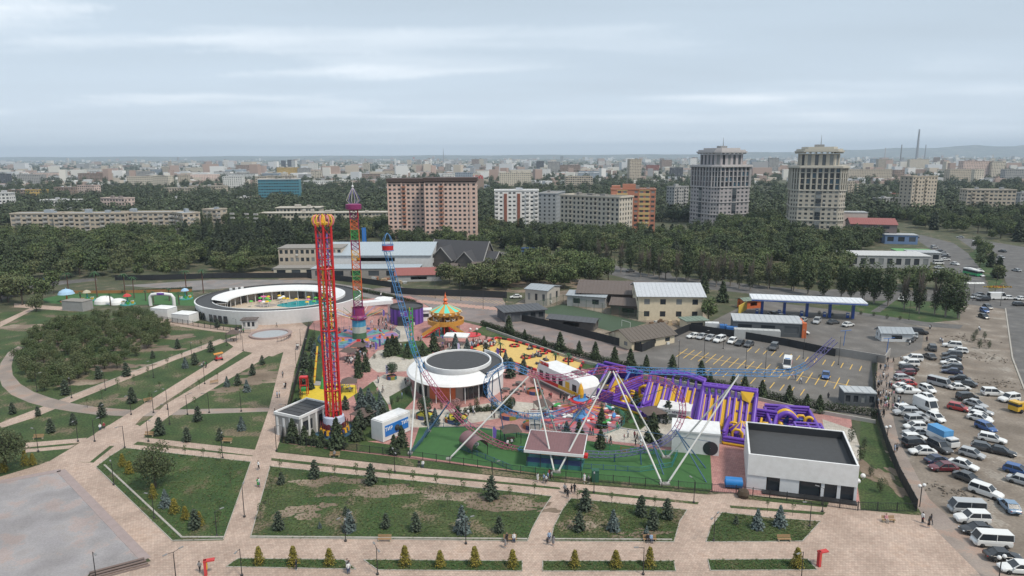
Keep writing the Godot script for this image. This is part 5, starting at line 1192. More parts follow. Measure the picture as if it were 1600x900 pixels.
func lamp_post(at: Vector3, h: float, double: bool, label: String, group: String) -> void:
	var t := thing("street_lamp", label, "lamp", at, rng.randf() * TAU, group)
	var b := MB.new()
	b.tube(Vector3.ZERO, Vector3(0, h, 0), 0.07, 0.045, 6); b.lathe([Vector2(0.2, 0), Vector2(0.18, 0.25), Vector2(0.08, 0.35)], 8)
	part(t, "pole", b, mt("black_metal", 0.025, 0.025, 0.027, 0.5))
	for s: int in ([-1, 1] if double else [1]):
		b = MB.new()
		b.tube(Vector3(0, h - 0.05, 0), Vector3(0.9 * s, h + 0.1, 0), 0.035, 0.03, 5)
		part(t, "arm", b, mt("black_metal"))
		b = MB.new()
		b.obox(Transform3D(Basis(), Vector3(1.05 * s, h + 0.1, 0)), Vector3(0.6, 0.08, 0.22))
		part(t, "lamp_head", b, mt("lamp_grey", 0.20, 0.20, 0.20, 0.5))
func brown_kiosk(at: Vector3, s: float, label: String) -> void:
	var t := thing("shade_pavilion", label, "pavilion", at, rnd(-0.5, 0.5))
	var b := MB.new()
	b.lathe([Vector2(2.6 * s, 2.5), Vector2(1.1 * s, 3.2), Vector2(0.05, 3.6)], 4, Vector3.ZERO, PI / 4, PI / 4 + TAU)
	part(t, "roof", b, mt("brown_shade", 0.10, 0.072, 0.062))
	for i in 4:
		b = MB.new()
		b.tube(Vector3(1.6 * s * (1 if i & 1 else -1), 0, 1.6 * s * (1 if i & 2 else -1)), Vector3(1.6 * s * (1 if i & 1 else -1), 2.6, 1.6 * s * (1 if i & 2 else -1)), 0.06)
		part(t, "post", b, mt("black_metal"))
	b = MB.new()
	b.bx(0, 0.7, 0, 1.6 * s, 0.08, 0.9)
	b.bx(0, 0, 0, 0.2, 0.7, 0.2)
	part(t, "table", b, mt("wood_brown", 0.16, 0.10, 0.06))
func bench(at: Vector3, yaw: float, label: String, group := "benches beside the park paths") -> void:
	var t := thing("park_bench", label, "bench", at, yaw, group)
	var b := MB.new()
	for i in 3: b.bx(0, 0.42, -0.12 + i * 0.15, 1.9, 0.05, 0.12)
	part(t, "seat", b, mt("bench_wood", 0.30, 0.19, 0.10))
	b = MB.new()
	for i in 3: b.obox(Transform3D(Basis(Vector3.RIGHT, -0.2), Vector3(0, 0.58 + i * 0.14, -0.26 - i * 0.03)), Vector3(1.9, 0.11, 0.04))
	part(t, "backrest", b, mt("bench_wood"))
	for s in [-0.8, 0.8]:
		b = MB.new()
		b.bx(s, 0, 0, 0.08, 0.42, 0.5)
		part(t, "leg", b, mt("bench_cream", 0.42, 0.38, 0.28))
func lettering(parent: Node, text: String, size: float, m: Material, t: Transform3D) -> void:
	var tm := TextMesh.new()
	tm.text = text; tm.font_size = 64; tm.pixel_size = size / 64.0; tm.depth = 0.06
	tm.material = m
	inst(parent, "lettering", tm, t)

func park_structures() -> void:
	var white := mt("clean_white", 0.70, 0.70, 0.70, 0.55)
	mt("black_metal", 0.025, 0.025, 0.027, 0.5); mt("bench_cream", 0.42, 0.38, 0.28)
	var black := mt("roof_felt", 0.052, 0.054, 0.058, 0.85)
	# --- white ring building with its pool court
	var rg := thing("ring_building", "big white ring building with dark roof around a pool court", "building", Vector3(-83.5, 0, -244))
	var b := MB.new()
	b.lathe([Vector2(0.97, 0), Vector2(1.0, 4.7), Vector2(0.985, 4.8)], 72, Vector3.ZERO, 0, TAU, 28.8, 25.3)
	part(rg, "outer_wall", b, white)
	b = MB.new()
	b.lathe([Vector2(0.984, 4.8), Vector2(0.975, 4.3), Vector2(0.80, 4.3)], 72, Vector3.ZERO, 0, TAU, 28.8, 25.3)
	part(rg, "roof", b, black)
	b = MB.new()
	b.lathe([Vector2(0.80, 3.9), Vector2(0.80, 5.1), Vector2(0.775, 5.1), Vector2(0.62, 3.9), Vector2(0.615, 3.5), Vector2(0.78, 3.5)], 60, Vector3.ZERO, PI * 0.86, PI * 2.12, 28.8, 25.3)
	part(rg, "inner_canopy", b, white)
	b = MB.new()
	b.lathe([Vector2(0.80, 3.8), Vector2(0.80, 4.5), Vector2(0.79, 4.5), Vector2(0.785, 0)], 60, Vector3.ZERO, PI * 0.12, PI * 0.86, 28.8, 25.3)
	part(rg, "inner_parapet", b, white)
	b = MB.new()
	b.lathe([Vector2(0.76, 0), Vector2(0.76, 3.8)], 60, Vector3.ZERO, 0, TAU, 28.8, 25.3)
	part(rg, "inner_wall", b, mt("court_wall", 0.36, 0.33, 0.30))
	for i in 22:
		var an := PI * 0.92 + PI * 1.15 * i / 21.0
		b = MB.new()
		b.tube(Vector3(cos(an) * 0.65 * 28.8, 0, sin(an) * 0.65 * 25.3), Vector3(cos(an) * 0.65 * 28.8, 3.7, sin(an) * 0.65 * 25.3), 0.14)
		part(rg, "column", b, white)
		if i % 2:
			b = MB.new()
			b.obox(Transform3D(Basis(Vector3.UP, -an), Vector3(cos(an) * 0.755 * 28.8, 1.5, sin(an) * 0.755 * 25.3)), Vector3(0.2, 2.8, 2.4))
			part(rg, "window", b, glass(0))
	for i in 13:
		var an := PI * (0.62 + 0.026 * i)
		if i in [4, 9]: continue
		b = MB.new()
		b.obox(Transform3D(Basis(Vector3.UP, -an), Vector3(cos(an) * 0.985 * 28.8, 1.5, sin(an) * 0.985 * 25.3)), Vector3(0.24, 2.4, 1.5))
		part(rg, "window", b, glass(0))
	for i in 3:
		b = MB.new()
		b.bx(-21.5 + i * 1.6, 4.9, -9.8 - i * 1.3, 0.9, 0.9, 0.6)
		part(rg, "roof_vent", b, white)
	sheet("pool_court", oval(-83.5, -244, 22, 19.2, 48), 0.03, mt("court_sand", 0.50, 0.42, 0.33))
	b = MB.new()
	b.prism(poly(oval(-75.5, -251.5, 11.0, 6.6, 30, 0.05)), 0.03, 0.16)
	var wt := mt("pool_water", 0.03, 0.30, 0.33, 0.06, "")
	struct("pool_water", b, wt)
	sheet("pool_court", oval(-91, -250, 4.2, 3.0, 24), 0.05, mt("pebble", 0.30, 0.26, 0.24))
	for i in 40:
		var p := Vector2(rnd(-98, -64), rnd(-259, -245))
		if ((p - Vector2(-83.5, -244)) / Vector2(18, 15.6)).length() > 1.0: continue
		var ki := rng.randi() % 5
		var t := thing("water_feature", ["green mushroom spray post in the pool court", "pink mushroom spray post in the pool court", "yellow arched spray post in the pool court", "small white parasol in the pool court", "green leaf-shaped spray post in the pool court"][ki], "pool toy", Vector3(p.x, 0.05, p.y), 0, "spray posts and parasols of the pool court")
		b = MB.new()
		b.tube(Vector3.ZERO, Vector3(0, 2.2, 0), 0.07)
		part(t, "post", b, white)
		b = MB.new()
		b.lathe([Vector2(0.75, 2.0), Vector2(0.6, 2.3), Vector2(0.05, 2.5)], 10)
		part(t, "cap", b, [mt("toy_green", 0.09, 0.42, 0.06), mt("toy_pink", 0.62, 0.15, 0.32), mt("toy_yellow", 0.68, 0.45, 0.03), white, mt("toy_green")][ki])
	# --- white round pavilion
	var pv := thing("round_pavilion", "white round pavilion with dark circular roof in the middle of the fun park", "building", Vector3(-13.4, 0, -158.0))
	b = MB.new()
	b.lathe([Vector2(11.2, 4.0), Vector2(11.6, 4.3), Vector2(11.2, 4.75), Vector2(7.9, 5.6)], 40, Vector3.ZERO, 0, TAU, 1.0, 1.18)
	b.lathe([Vector2(0.1, 3.95), Vector2(11.2, 4.0)], 40, Vector3.ZERO, 0, TAU, 1.0, 1.18)
	part(pv, "canopy_roof", b, white)
	b = MB.new()
	b.lathe([Vector2(7.9, 4.9), Vector2(7.9, 6.5), Vector2(7.55, 6.5), Vector2(7.5, 6.1)], 40, Vector3(0.5, 0, -0.5), 0, TAU, 1.0, 1.1)
	part(pv, "roof_rim", b, white)
	b = MB.new()
	b.lathe([Vector2(7.52, 6.1), Vector2(0.05, 6.12)], 40, Vector3(0.5, 0, -0.5), 0, TAU, 1.0, 1.1)
	part(pv, "roof", b, black)
	b = MB.new()
	b.lathe([Vector2(11.0, 5.45), Vector2(7.95, 5.72)], 20, Vector3.ZERO, -0.9, 0.75, 1.0, 1.1)
	part(pv, "side_roof", b, black)
	b = MB.new()
	b.lathe([Vector2(11.2, 0), Vector2(11.2, 6.1), Vector2(10.95, 6.1), Vector2(10.95, 5.4)], 20, Vector3.ZERO, -0.95, 0.8, 1.0, 1.12)
	part(pv, "side_wall", b, white)
	b = MB.new()
	b.lathe([Vector2(9.6, 0), Vector2(9.6, 4.1)], 40, Vector3.ZERO, 0.0, TAU, 1.0, 1.1)
	part(pv, "wall", b, mt("warm_grey_wall", 0.34, 0.31, 0.28))
	b = MB.new()
	b.lathe([Vector2(9.7, 0.1), Vector2(9.7, 3.7)], 8, Vector3.ZERO, 1.5, 2.15, 1.0, 1.1)
	part(pv, "mural", b, mt("orange_mural", 0.62, 0.17, 0.07))
	for i in 7:
		var an := 0.75 + i * 0.13 if i < 5 else 2.3 + (i - 5) * 0.2
		b = MB.new()
		b.obox(Transform3D(Basis(Vector3.UP, -an), Vector3(cos(an) * 9.62, 1.6, sin(an) * 9.62 * 1.1)), Vector3(0.3, 2.6, 1.0))
		part(pv, "window", b, glass(0))
	for i in 8:
		var an := 0.4 + i * 0.3
		b = MB.new()
		b.tube(Vector3(cos(an) * 10.9, 0, sin(an) * 12.6), Vector3(cos(an) * 10.9, 4.1, sin(an) * 12.6), 0.1)
		part(pv, "column", b, white)
	# --- purple drum, entrance arch and stalls
	var dr := thing("drum_building", "round purple-striped show building with flat dark roof", "building", Vector3(-34.8, 0, -223))
	for i in 36:
		b = MB.new()
		b.lathe([Vector2(5.4, 0), Vector2(5.4, 5.2)], 2, Vector3.ZERO, TAU * i / 36.0, TAU * (i + 1) / 36.0)
		part(dr, "wall_panel", b, mt("deep_purple", 0.075, 0.03, 0.20) if i % 2 else mt("violet", 0.15, 0.06, 0.36))
	b = MB.new()
	b.lathe([Vector2(5.45, 5.1), Vector2(5.5, 5.7), Vector2(5.2, 5.7), Vector2(5.15, 5.2), Vector2(0.05, 5.25)], 36)
	part(dr, "roof", b, black)
	b = MB.new()
	b.obox(Transform3D(Basis(), Vector3(-0.6, 1.5, 5.3)), Vector3(3.2, 3.0, 0.4))
	part(dr, "doorway", b, glass(0))
	for i in 2: letter_row(dr, 3 - i, 1.3 - i * 0.4, 0.55, Transform3D(Basis(), Vector3(-0.6, 4.3 - i * 0.7, 5.55)), white)
	var ar := thing("entrance_arch", "long white entrance portal beside the purple drum", "arch", Vector3(-46.65,0,-231.65), 0.42)
	b = MB.new()
	b.bx(0, 4.2, 0, 11, 1.2, 3.6); b.bx(5.0, 0, 0, 1.1, 4.2, 3.4); b.bx(-5.0, 0, 0, 1.1, 4.2, 3.4)
	part(ar, "frame", b, white)
	for a in [[Vector3(-28.99,0,-225.67), 4.0, 3.2, 3.6, "white ticket stall beside the carousel", 0.2], [Vector3(-60.23,0,-226.25), 2.6, 2.6, 3.4, "grey ticket booth behind the drop tower", 0.1], [Vector3(-27.31,0,-145.56), 1.0, 1.0, 1.0, "", 0.0]]:
		if a[4] == "": continue
		var t := thing("ticket_stall", a[4], "stall", a[0], a[5])
		b = MB.new()
		b.bx(0, 0, 0, a[1], a[3], a[2]); b.bx(0, a[3], 0, a[1] + 0.5, 0.25, a[2] + 0.5)
		part(t, "body", b, white)
		b = MB.new()
		b.obox(Transform3D(Basis(), Vector3(0, a[3] * 0.55, a[2] * 0.5 + 0.02)), Vector3(a[1] * 0.5, 1.1, 0.08))
		part(t, "window", b, glass(0))
	for a in [[Vector3(-16.12,0,-195.06), 7.0, 4.5, "white party tent beside the waiting crowd"], [Vector3(-47,0,-248.13), 6.0, 4.0, "white flat canopy behind the entrance portal"]]:
		var t := thing("tent", a[3], "tent", a[0], -0.15)
		b = MB.new()
		b.lathe([Vector2(0.707, 2.5), Vector2(0.707, 2.9), Vector2(0.03, 3.6)], 4, Vector3.ZERO, PI / 4, PI / 4 + TAU, a[1], a[2])
		part(t, "canopy", b, white)
		for i in 4:
			b = MB.new()
			b.tube(Vector3(a[1] * 0.48 * (1 if i & 1 else -1), 0, a[2] * 0.48 * (1 if i & 2 else -1)), Vector3(a[1] * 0.48 * (1 if i & 1 else -1), 2.6, a[2] * 0.48 * (1 if i & 2 else -1)), 0.05)
			part(t, "post", b, white)
	# --- grey ride house, shooting gallery, halls
	var q := along(Vector3(-40.54,0,-126.08), Vector3(-36.53,0,-133.82), 6.2)
	var gh := flat_shed("ride_house", "grey panelled ride house with white edged roof beside the drop tower", "building", q[0] + Vector3(-0.6, 0, 0), q[1], q[2], 6.4, 4.3, mt("grey_cladding", 0.30, 0.295, 0.29), black, 2, 0.0)
	b = MB.new()
	for e in [[0, 3.2, q[2] + 0.3, 0.3], [0, -3.2, q[2] + 0.3, 0.3], [q[2] / 2, 0, 0.3, 6.1], [-q[2] / 2, 0, 0.3, 6.1]]: b.bx(e[0], 4.3, e[1], e[2], 0.55, e[3])
	part(gh, "parapet", b, white)
	for i in 9:
		b = MB.new()
		if i < 4: b.bx(-q[2] / 2 - 0.04, 0, -2.6 + i * 1.7, 0.12, rnd(2.4, 4.2), 0.5)
		else: b.bx(-q[2] / 2 + 0.5 + (i - 4) * 2.0, 0, 3.24, 0.45, 4.2, 0.12)
		part(gh, "panel", b, white)
	q = along(Vector3(-24.91,0,-124.7), Vector3(-20.49,0,-130.62), 3.0)
	var tr := thing("shooting_gallery", "white shooting gallery cabin with a blue lettered sign", "building", q[0], q[1])
	b = MB.new()
	b.bx(0, 0.15, 0, q[2], 3.9, 3.2); b.bx(0, 4.05, 0, q[2] - 0.3, 0.2, 2.9)
	part(tr, "body", b, white)
	b = MB.new()
	b.bx(0, 1.0, 1.62, q[2] * 0.84, 2.2, 0.08)
	part(tr, "sign_board", b, mt("sign_blue", 0.02, 0.16, 0.50, 0.5, ""))
	var wl := mt("letter_white", 0.75, 0.75, 0.75, 0.6, "")
	for s: int in [-1, 1]: lettering(tr, "ТИР", 1.0, wl, Transform3D(Basis(), Vector3(s * q[2] * 0.29, 2.5, 1.7)))
	b = MB.new()
	b.ball(Vector3(0, 2.0, 1.66), 0.62, 10); b.bx(0.5, 1.9, 1.7, 1.2, 0.16, 0.1)
	part(tr, "target_emblem", b, mt("target_dark", 0.03, 0.03, 0.035))
	var hl := thing("white_hall", "big white hall with dark parapet roof and tall glazed doors at the front", "building", Vector3(48.3, 0, -110.0), -0.29)
	var W := 16.4
	var D := 14.6
	b = MB.new()
	b.bx(0, 2.6, D / 2 - 0.15, W, 3.6, 0.3); b.bx(0, 0, -D / 2 + 0.15, W, 6.2, 0.3); b.bx(-W / 2 + 0.15, 0, 0, 0.3, 6.2, D - 0.6); b.bx(W / 2 - 0.15, 0, 0, 0.3, 6.2, D - 0.6)
	part(hl, "wall", b, white)
	b = MB.new()
	b.bx(0, 4.6, 0, W - 0.6, 0.2, D - 0.6)
	part(hl, "roof", b, black)
	b = MB.new()
	for e in [[0, -D / 2 + 0.34, W - 0.6, 0.06], [0, D / 2 - 0.34, W - 0.6, 0.06], [-W / 2 + 0.34, 0, 0.06, D - 0.8], [W / 2 - 0.34, 0, 0.06, D - 0.8]]: b.bx(e[0], 4.7, e[1], e[2], 1.4, e[3])
	part(hl, "parapet_lining", b, mt("lining_black", 0.02, 0.022, 0.026))
	for e in [[-W / 2 + 1.5, 3.0], [-1.7, 2.9], [3.25, 0.5], [5.6, 0.5], [W / 2 - 0.2, 0.4]]:
		b = MB.new()
		b.bx(e[0], 0, D / 2 - 0.3, e[1], 2.6, 0.3)
		part(hl, "pier", b, mt("ribbed_white", 0.62, 0.63, 0.65))
	for e in [[-4.1, 1.9], [1.35, 3.0], [4.4, 1.8], [6.9, 2.1]]:
		b = MB.new()
		b.bx(e[0], 0, D / 2 - 0.5, e[1], 2.6, 0.1)
		part(hl, "door", b, glass(0))
	b = MB.new()
	b.bx(1.2, -0.05, D / 2 + 0.5, 14, 0.35, 1.2)
	part(hl, "step", b, mt("black_metal"))
	var hx := thing("white_hall", "white hall with a round hole doorway beside the coaster turf", "building", Vector3(34.2, 0, -122.0), -0.25)
	b = MB.new()
	b.bx(0, 0, 0, 8.4, 4.0, 6.0); b.bx(0, 4.0, 0, 8.7, 0.3, 6.3)
	part(hx, "body", b, white)
	b = MB.new()
	b.lathe([Vector2(1.35, 0), Vector2(0.03, 0.02)], 20, Vector3.ZERO)
	var hole := part(hx, "round_doorway", b, glass(0))
	hole.transform = Transform3D(Basis(Vector3.RIGHT, PI / 2), Vector3(2.7, 1.35, 3.04))
	var hy := thing("white_hall", "low white shop with wide windows beside the brown shade roof", "building", Vector3(33.52,0,-135.44), -0.35)
	b = MB.new()
	b.bx(0, 0, 0, 6.4, 3.0, 4.6); b.bx(0, 3.0, 0, 6.7, 0.3, 4.9)
	part(hy, "body", b, white)
	letter_row(hy, 7, 2.6, 0.35, Transform3D(Basis(), Vector3(1.0, 2.65, 2.36)), mt("sign_plum", 0.05, 0.02, 0.08))
	for i in 3:
		b = MB.new()
		b.bx(-2.0 + i * 1.9, 0.9, 2.32, 1.5, 1.3, 0.08)
		part(hy, "window", b, glass(i % 2))
	# --- tram-like snack shop
	q = along(Vector3(6.36,0,-159.08), Vector3(14.65,0,-145.85), 5.4)
	var ts := thing("snack_shop", "long white snack shop shaped like a tram with red and yellow band", "shop", q[0], q[1])
	var L: float = q[2] + 1.4
	b = MB.new()
	var pr := PackedVector2Array()
	for p in [[-L / 2, 0.9], [L / 2 - 1.0, 0.9], [L / 2, 1.4], [L / 2 + 0.3, 3.4], [L / 2 - 0.6, 4.7], [L / 2 - 1.6, 5.0], [-L / 2 + 0.5, 5.0], [-L / 2, 4.6]]: pr.append(Vector2(p[0], -p[1]))
	b.prism(pr, -2.6, 2.6, true)
	var bd := part(ts, "body", b, white)
	bd.transform = Transform3D(Basis(Vector3.RIGHT, PI / 2), Vector3.ZERO)
	b = MB.new()
	b.bx(-L / 4, 1.3, 2.62, L / 2, 0.8, 0.08)
	part(ts, "band", b, mt("shop_red", 0.52, 0.02, 0.025, 0.5))
	b = MB.new()
	b.bx(L / 4 - 0.6, 1.3, 2.62, L / 2 - 1.2, 0.8, 0.08)
	part(ts, "band", b, mt("shop_yellow", 0.68, 0.42, 0.03, 0.5))
	b = MB.new()
	b.bx(0, 0, 0, L - 0.8, 0.9, 4.6)
	part(ts, "plinth", b, mt("plinth_grey", 0.16, 0.16, 0.16))
	for i in 6:
		b = MB.new()
		b.bx(-L / 2 + 1.6 + i * (L - 3.0) / 5.4, 2.2, 2.62, 1.5, 1.5, 0.08)
		part(ts, "window", b, glass(0) if i != 4 else mt("shop_yellow"))
	b = MB.new()
	b.bx(-L / 2 + 2.6, 5.0, 2.3, 3.6, 1.0, 0.2)
	part(ts, "sign_board", b, white)
	letter_row(ts, 7, 2.9, 0.75, Transform3D(Basis(), Vector3(-L / 2 + 2.85, 5.5, 2.45)), mt("shop_red"))
	b = MB.new()
	b.ball(Vector3(-L / 2 + 1.15, 5.5, 2.4), 0.34, 10)
	part(ts, "emblem", b, mt("toy_orange", 0.55, 0.2, 0.04))
	b = MB.new()
	b.bx(3.2, 5.0, -0.8, 3.2, 0.35, 1.8)
	part(ts, "roof_unit", b, mt("plinth_grey"))
	# --- small pavilions, kiosks, planters
	for a in [[Vector3(-42.61,0,-185.53), 1.1, "brown shade roof over a crowd beside the swing tower"], [Vector3(-44.19,0,-180.02), 1.0, "brown shade roof beside a dark spruce and waiting crowd"], [Vector3(-38.07,0,-154.15), 1.0, "brown shade roof beside the yellow play floor"], [Vector3(-30.57,0,-134.09), 1.1, "brown shade roof beside the shooting gallery"], [Vector3(-0.37,0,-125.04), 1.0, "brown shade roof behind the coaster station"], [Vector3(6.53,0,-139), 1.0, "brown shade roof beside the white lift frame"], [Vector3(19.55,0,-149.93), 1.1, "brown shade roof behind the rocket ride"], [Vector3(28.69,0,-134.45), 1.2, "brown shade roof beside the white shop"], [Vector3(-20.43,0,-189.7), 0.8, "brown shade roof below the carousel"], [Vector3(-83.08,0,-199.71), 1.0, "brown slatted pergola beside the diagonal path"], [Vector3(-33.34,0,-218.62), 0.8, "brown shade roof beside the purple drum"]]:
		brown_kiosk(a[0], a[1], a[2])
	for a in [[Vector3(-18.43,0,-137.83), 1.9, "ring planter with yellow flowers under a round-crowned tree"], [Vector3(-11.68,0,-135.96), 2.4, "ring planter with yellow flowers under a pink-flowering tree"], [Vector3(-0.66,0,-137.62), 2.0, "ring planter with red flowers before the blue loop"], [Vector3(4.03,0,-132.34), 2.0, "ring planter with red flowers beside the coaster station"], [Vector3(5.23,0,-152.7), 1.9, "ring planter with a pink-flowering tree before the snack shop"], [Vector3(-29.78,0,-163.46), 1.3, "small ring planter under a round-crowned tree"]]:
		var t := thing("ring_planter", a[2], "planter", a[0])
		var rr: float = a[1]
		for i in 8:
			b = MB.new()
			b.lathe([Vector2(rr, 0), Vector2(rr, 0.85), Vector2(rr - 0.12, 0.85), Vector2(rr - 0.12, 0.4)], 4, Vector3.ZERO, TAU * i / 8.0, TAU * (i + 1) / 8.0)
			part(t, "rim_panel", b, [mt("planter_teal", 0.04, 0.17, 0.17), mt("planter_olive", 0.22, 0.21, 0.03), mt("planter_navy", 0.04, 0.06, 0.16), mt("planter_rust", 0.34, 0.11, 0.05)][i % 4])
		b = MB.new()
		b.lathe([Vector2(rr - 0.12, 0.5), Vector2(0.02, 0.75)], 16)
		part(t, "flowers", b, mt("flower_yellow", 0.50, 0.42, 0.03) if "yellow" in a[2] else mt("flower_red", 0.33, 0.10, 0.06))
	var fn := thing("fountain", "dry round fountain basin with paved rim on the promenade", "fountain", Vector3(-74.73,0,-207.06))
	b = MB.new()
	b.lathe([Vector2(6.2, 0), Vector2(6.2, 0.5), Vector2(5.4, 0.5), Vector2(5.3, 0.12)], 36)
	part(fn, "rim", b, mt("fountain_rim", 0.30, 0.22, 0.20))
	b = MB.new()
	b.lathe([Vector2(5.35, 0.14), Vector2(0.02, 0.14)], 36)
	part(fn, "basin", b, mt("basin_grey", 0.34, 0.36, 0.38))
	var rl := thing("curved_pergola", "low curved pergola beside the round fountain", "pergola", Vector3(-68.34,0,-203.14))
	for i in 9:
		var an := -0.5 + i * 0.16
		b = MB.new()
		b.tube(Vector3(cos(an) * 7 - 6, 0, sin(an) * 7), Vector3(cos(an) * 7 - 6, 1.3, sin(an) * 7), 0.06)
		part(rl, "post", b, mt("fountain_rim"))
		if i < 8:
			b = MB.new()
			b.bar(Vector3(cos(an) * 7 - 6, 1.35, sin(an) * 7), Vector3(cos(an + 0.16) * 7 - 6, 1.35, sin(an + 0.16) * 7), 0.8, 0.12)
			part(rl, "beam", b, mt("fountain_rim"))
	var gk := flat_shed("guard_booth", "small glazed gate booth with white base by the fountain", "booth", Vector3(-83.9,0,-215.28), 0.1, 4.2, 3.0, 3.0, mt("booth_white", 0.55, 0.55, 0.54), mt("brown_roof"), 3, 0.4)
	# --- play lawn to the west
	var cb := flat_shed("toilet_cabin", "grey panelled cabin with flat roof beside the orchard", "cabin", Vector3(-156.63,0,-243.88), -0.25, 9.0, 4.5, 3.4, mt("grey_cladding"), mt("felt_roof"), 0, 0.1)
	for i in 2:
		var t := thing("white_tent", ["white box tent beside the inflatable arch, the taller one", "white box tent beside the ring building fence"][i], "tent", [Vector3(-119.16,0,-231.11), Vector3(-109.25,0,-225.33)][i], -0.28)
		b = MB.new()
		b.bx(0, 0, 0, 7.0, 3.6 - i * 0.7, 4.6)
		part(t, "wall", b, white)
		b = MB.new()
		b.lathe([Vector2(0.73, 0), Vector2(0.5, 0.35), Vector2(0.03, 0.45)], 4, Vector3(0, 3.6 - i * 0.7, 0), PI / 4, PI / 4 + TAU, 7.0, 4.6)
		part(t, "roof", b, white)
	var ia := thing("inflatable_arch", "white inflatable arch with a purple name patch over the play lawn", "arch", Vector3(-129.08,0,-249.81), -0.1)
	b = MB.new()
	b.pipe([Vector3(-4.6, 0, 0), Vector3(-4.6, 3.2, 0), Vector3(-3.8, 4.2, 0), Vector3(0, 4.6, 0), Vector3(3.8, 4.2, 0), Vector3(4.6, 3.2, 0), Vector3(4.6, 0, 0)], [0.62], 9)
	part(ia, "tube", b, white)
	b = MB.new()
	b.ball(Vector3(0, 4.65, 0.35), 0.7, 10, 0.6); b.bx(0, 4.3, 0.62, 2.8, 0.7, 0.12)
	part(ia, "name_patch", b, mt("violet"))
	var dm := thing("inflatable_dome", "white twin-hump inflatable tent on the play lawn", "tent", Vector3(-151.78,0,-254.78))
	b = MB.new()
	b.ball(Vector3(-1.5, 0.2, 0), 3.6, 16, 0.75); b.ball(Vector3(4.0, 0.1, 0.8), 3.2, 16, 0.62)
	part(dm, "shell", b, white)
	var um := thing("umbrella_ride", "light blue umbrella-topped children's ride on the play lawn", "ride", Vector3(-169.88,0,-258.65))
	b = MB.new()
	b.lathe([Vector2(2.9, 2.9), Vector2(2.4, 3.9), Vector2(1.3, 4.6), Vector2(0.1, 4.9), Vector2(0.05, 5.4)], 14)
	part(um, "canopy", b, mt("sky_blue_canopy", 0.33, 0.50, 0.68))
	b = MB.new()
	b.tube(Vector3.ZERO, Vector3(0, 4.6, 0), 0.35, 0.2, 8); b.lathe([Vector2(2.4, 0), Vector2(2.4, 0.3), Vector2(0.1, 0.3)], 14)
	part(um, "column", b, mt("toy_orange", 0.55, 0.2, 0.04))
	for a in [[Vector3(-143.22,0,-252.33), "colourful teacup children's ride with round canopy", 0], [Vector3(-126.45,0,-262.52), "small blue-topped swing ride on the play lawn", 1], [Vector3(-162.68,0,-259.68), "pale balloon-shaped children's ride on the play lawn", 2]]:
		var t := thing("children_ride", a[1], "ride", a[0])
		b = MB.new()
		b.lathe([Vector2(2.6, 0), Vector2(2.6, 0.4), Vector2(0.1, 0.4)], 14); b.tube(Vector3(0, 0.4, 0), Vector3(0, 3.6, 0), 0.3, 0.2, 8)
		part(t, "base", b, mt("toy_teal", 0.08, 0.35, 0.33))
		b = MB.new()
		b.lathe([Vector2(1.5, 3.2), Vector2(1.0, 3.9), Vector2(0.05, 4.3)], 12)
		part(t, "top", b, [mt("toy_red", 0.5, 0.05, 0.05), mt("sky_blue_canopy"), mt("bench_cream")][a[2]])
		for i in 6:
			b = MB.new()
			b.lathe([Vector2(0.5, 0.5), Vector2(0.62, 1.2), Vector2(0.45, 1.2)], 8, Vector3(cos(i * TAU / 6) * 1.8, 0, sin(i * TAU / 6) * 1.8))
			part(t, "gondola", b, [mt("toy_yellow", 0.68, 0.45, 0.03), mt("toy_green", 0.09, 0.42, 0.06), white][i % 3])
	# --- fences and walls
	var blackf := mt("black_fence", 0.018, 0.020, 0.024, 0.6)
	fence("sheet_fence", "black sheet fence along the promenade beside the fun park", [-64.94,-214.94,-55.48,-174.4,-49.06,-145.83,-44.24,-124.91], 2.1, 2.6, 0, blackf)
	fence("rail_fence", "black rail fence along the front of the fun park", [-44.24,-124.91,-18.76,-117.79,6.4,-109.67,32.38,-104.41,36.13,-103.73,53.12,-98.23,61.93,-97.77], 1.5, 2.6, 1, blackf)
	fence("sheet_fence", "curved black sheet fence along the sidewalk", [62.04,-97.96,65.38,-108.87,69.98,-121.34,75.75,-135.66,86.47,-158,96.5,-176.15], 2.0, 2.4, 0, blackf)
	fence("sheet_fence", "black sheet fence around the football yard", [-4.42,-230.84,12.2,-214.4,36.17,-186.21,55.28,-209.55], 2.3, 2.8, 0, blackf)
	fence("sheet_fence", "black sheet fence between station forecourt and car park", [55.28,-209.55,68.76,-200.09,78.77,-191.46,87.73,-181.04], 2.2, 2.8, 0, blackf)
	fence("sheet_fence", "long black sheet fence behind the ring building", [-177.25,-304.36,-159.88,-303.93,-136.02,-308.24,-92.77,-308.82,-66.65,-295.36,-46.16,-281.66], 2.4, 3.0, 0, blackf)
	fence("sheet_fence", "black sheet fence behind the carousel car park", [-48.53,-272.21,-37.96,-268.08,-20.04,-265.16,-1.99,-261.07], 2.6, 3.0, 0, blackf)
	fence("rail_fence", "thin rail fence along the ring building court", [-126.41,-230.3,-114.85,-224.53,-101.39,-217.28,-88.65,-211.26,-81.27,-208.74], 1.7, 2.6, 1, blackf)
	fence("mesh_fence", "tall green mesh fence along the football pitch", [8.56,-238.52,18.9,-250.11,43.86,-219.83], 3.6, 4.0, 1, mt("fence_green", 0.05, 0.10, 0.06))
	fence("timber_fence", "orange-brown timber fence behind the play lawn", [-180.74,-273.84,-155.33,-274.59,-130.4,-276.71], 1.2, 3.0, 0, mt("orange_timber", 0.33, 0.16, 0.06))
	fence("coloured_fence", "low blue fence along the coaster turf", [-18.88,-118.61,-17.37,-125.22,-16.7,-132.23,-8.54,-132.14,3.63,-127.47], 1.0, 2.4, 1, mt("fence_blue", 0.05, 0.12, 0.20))
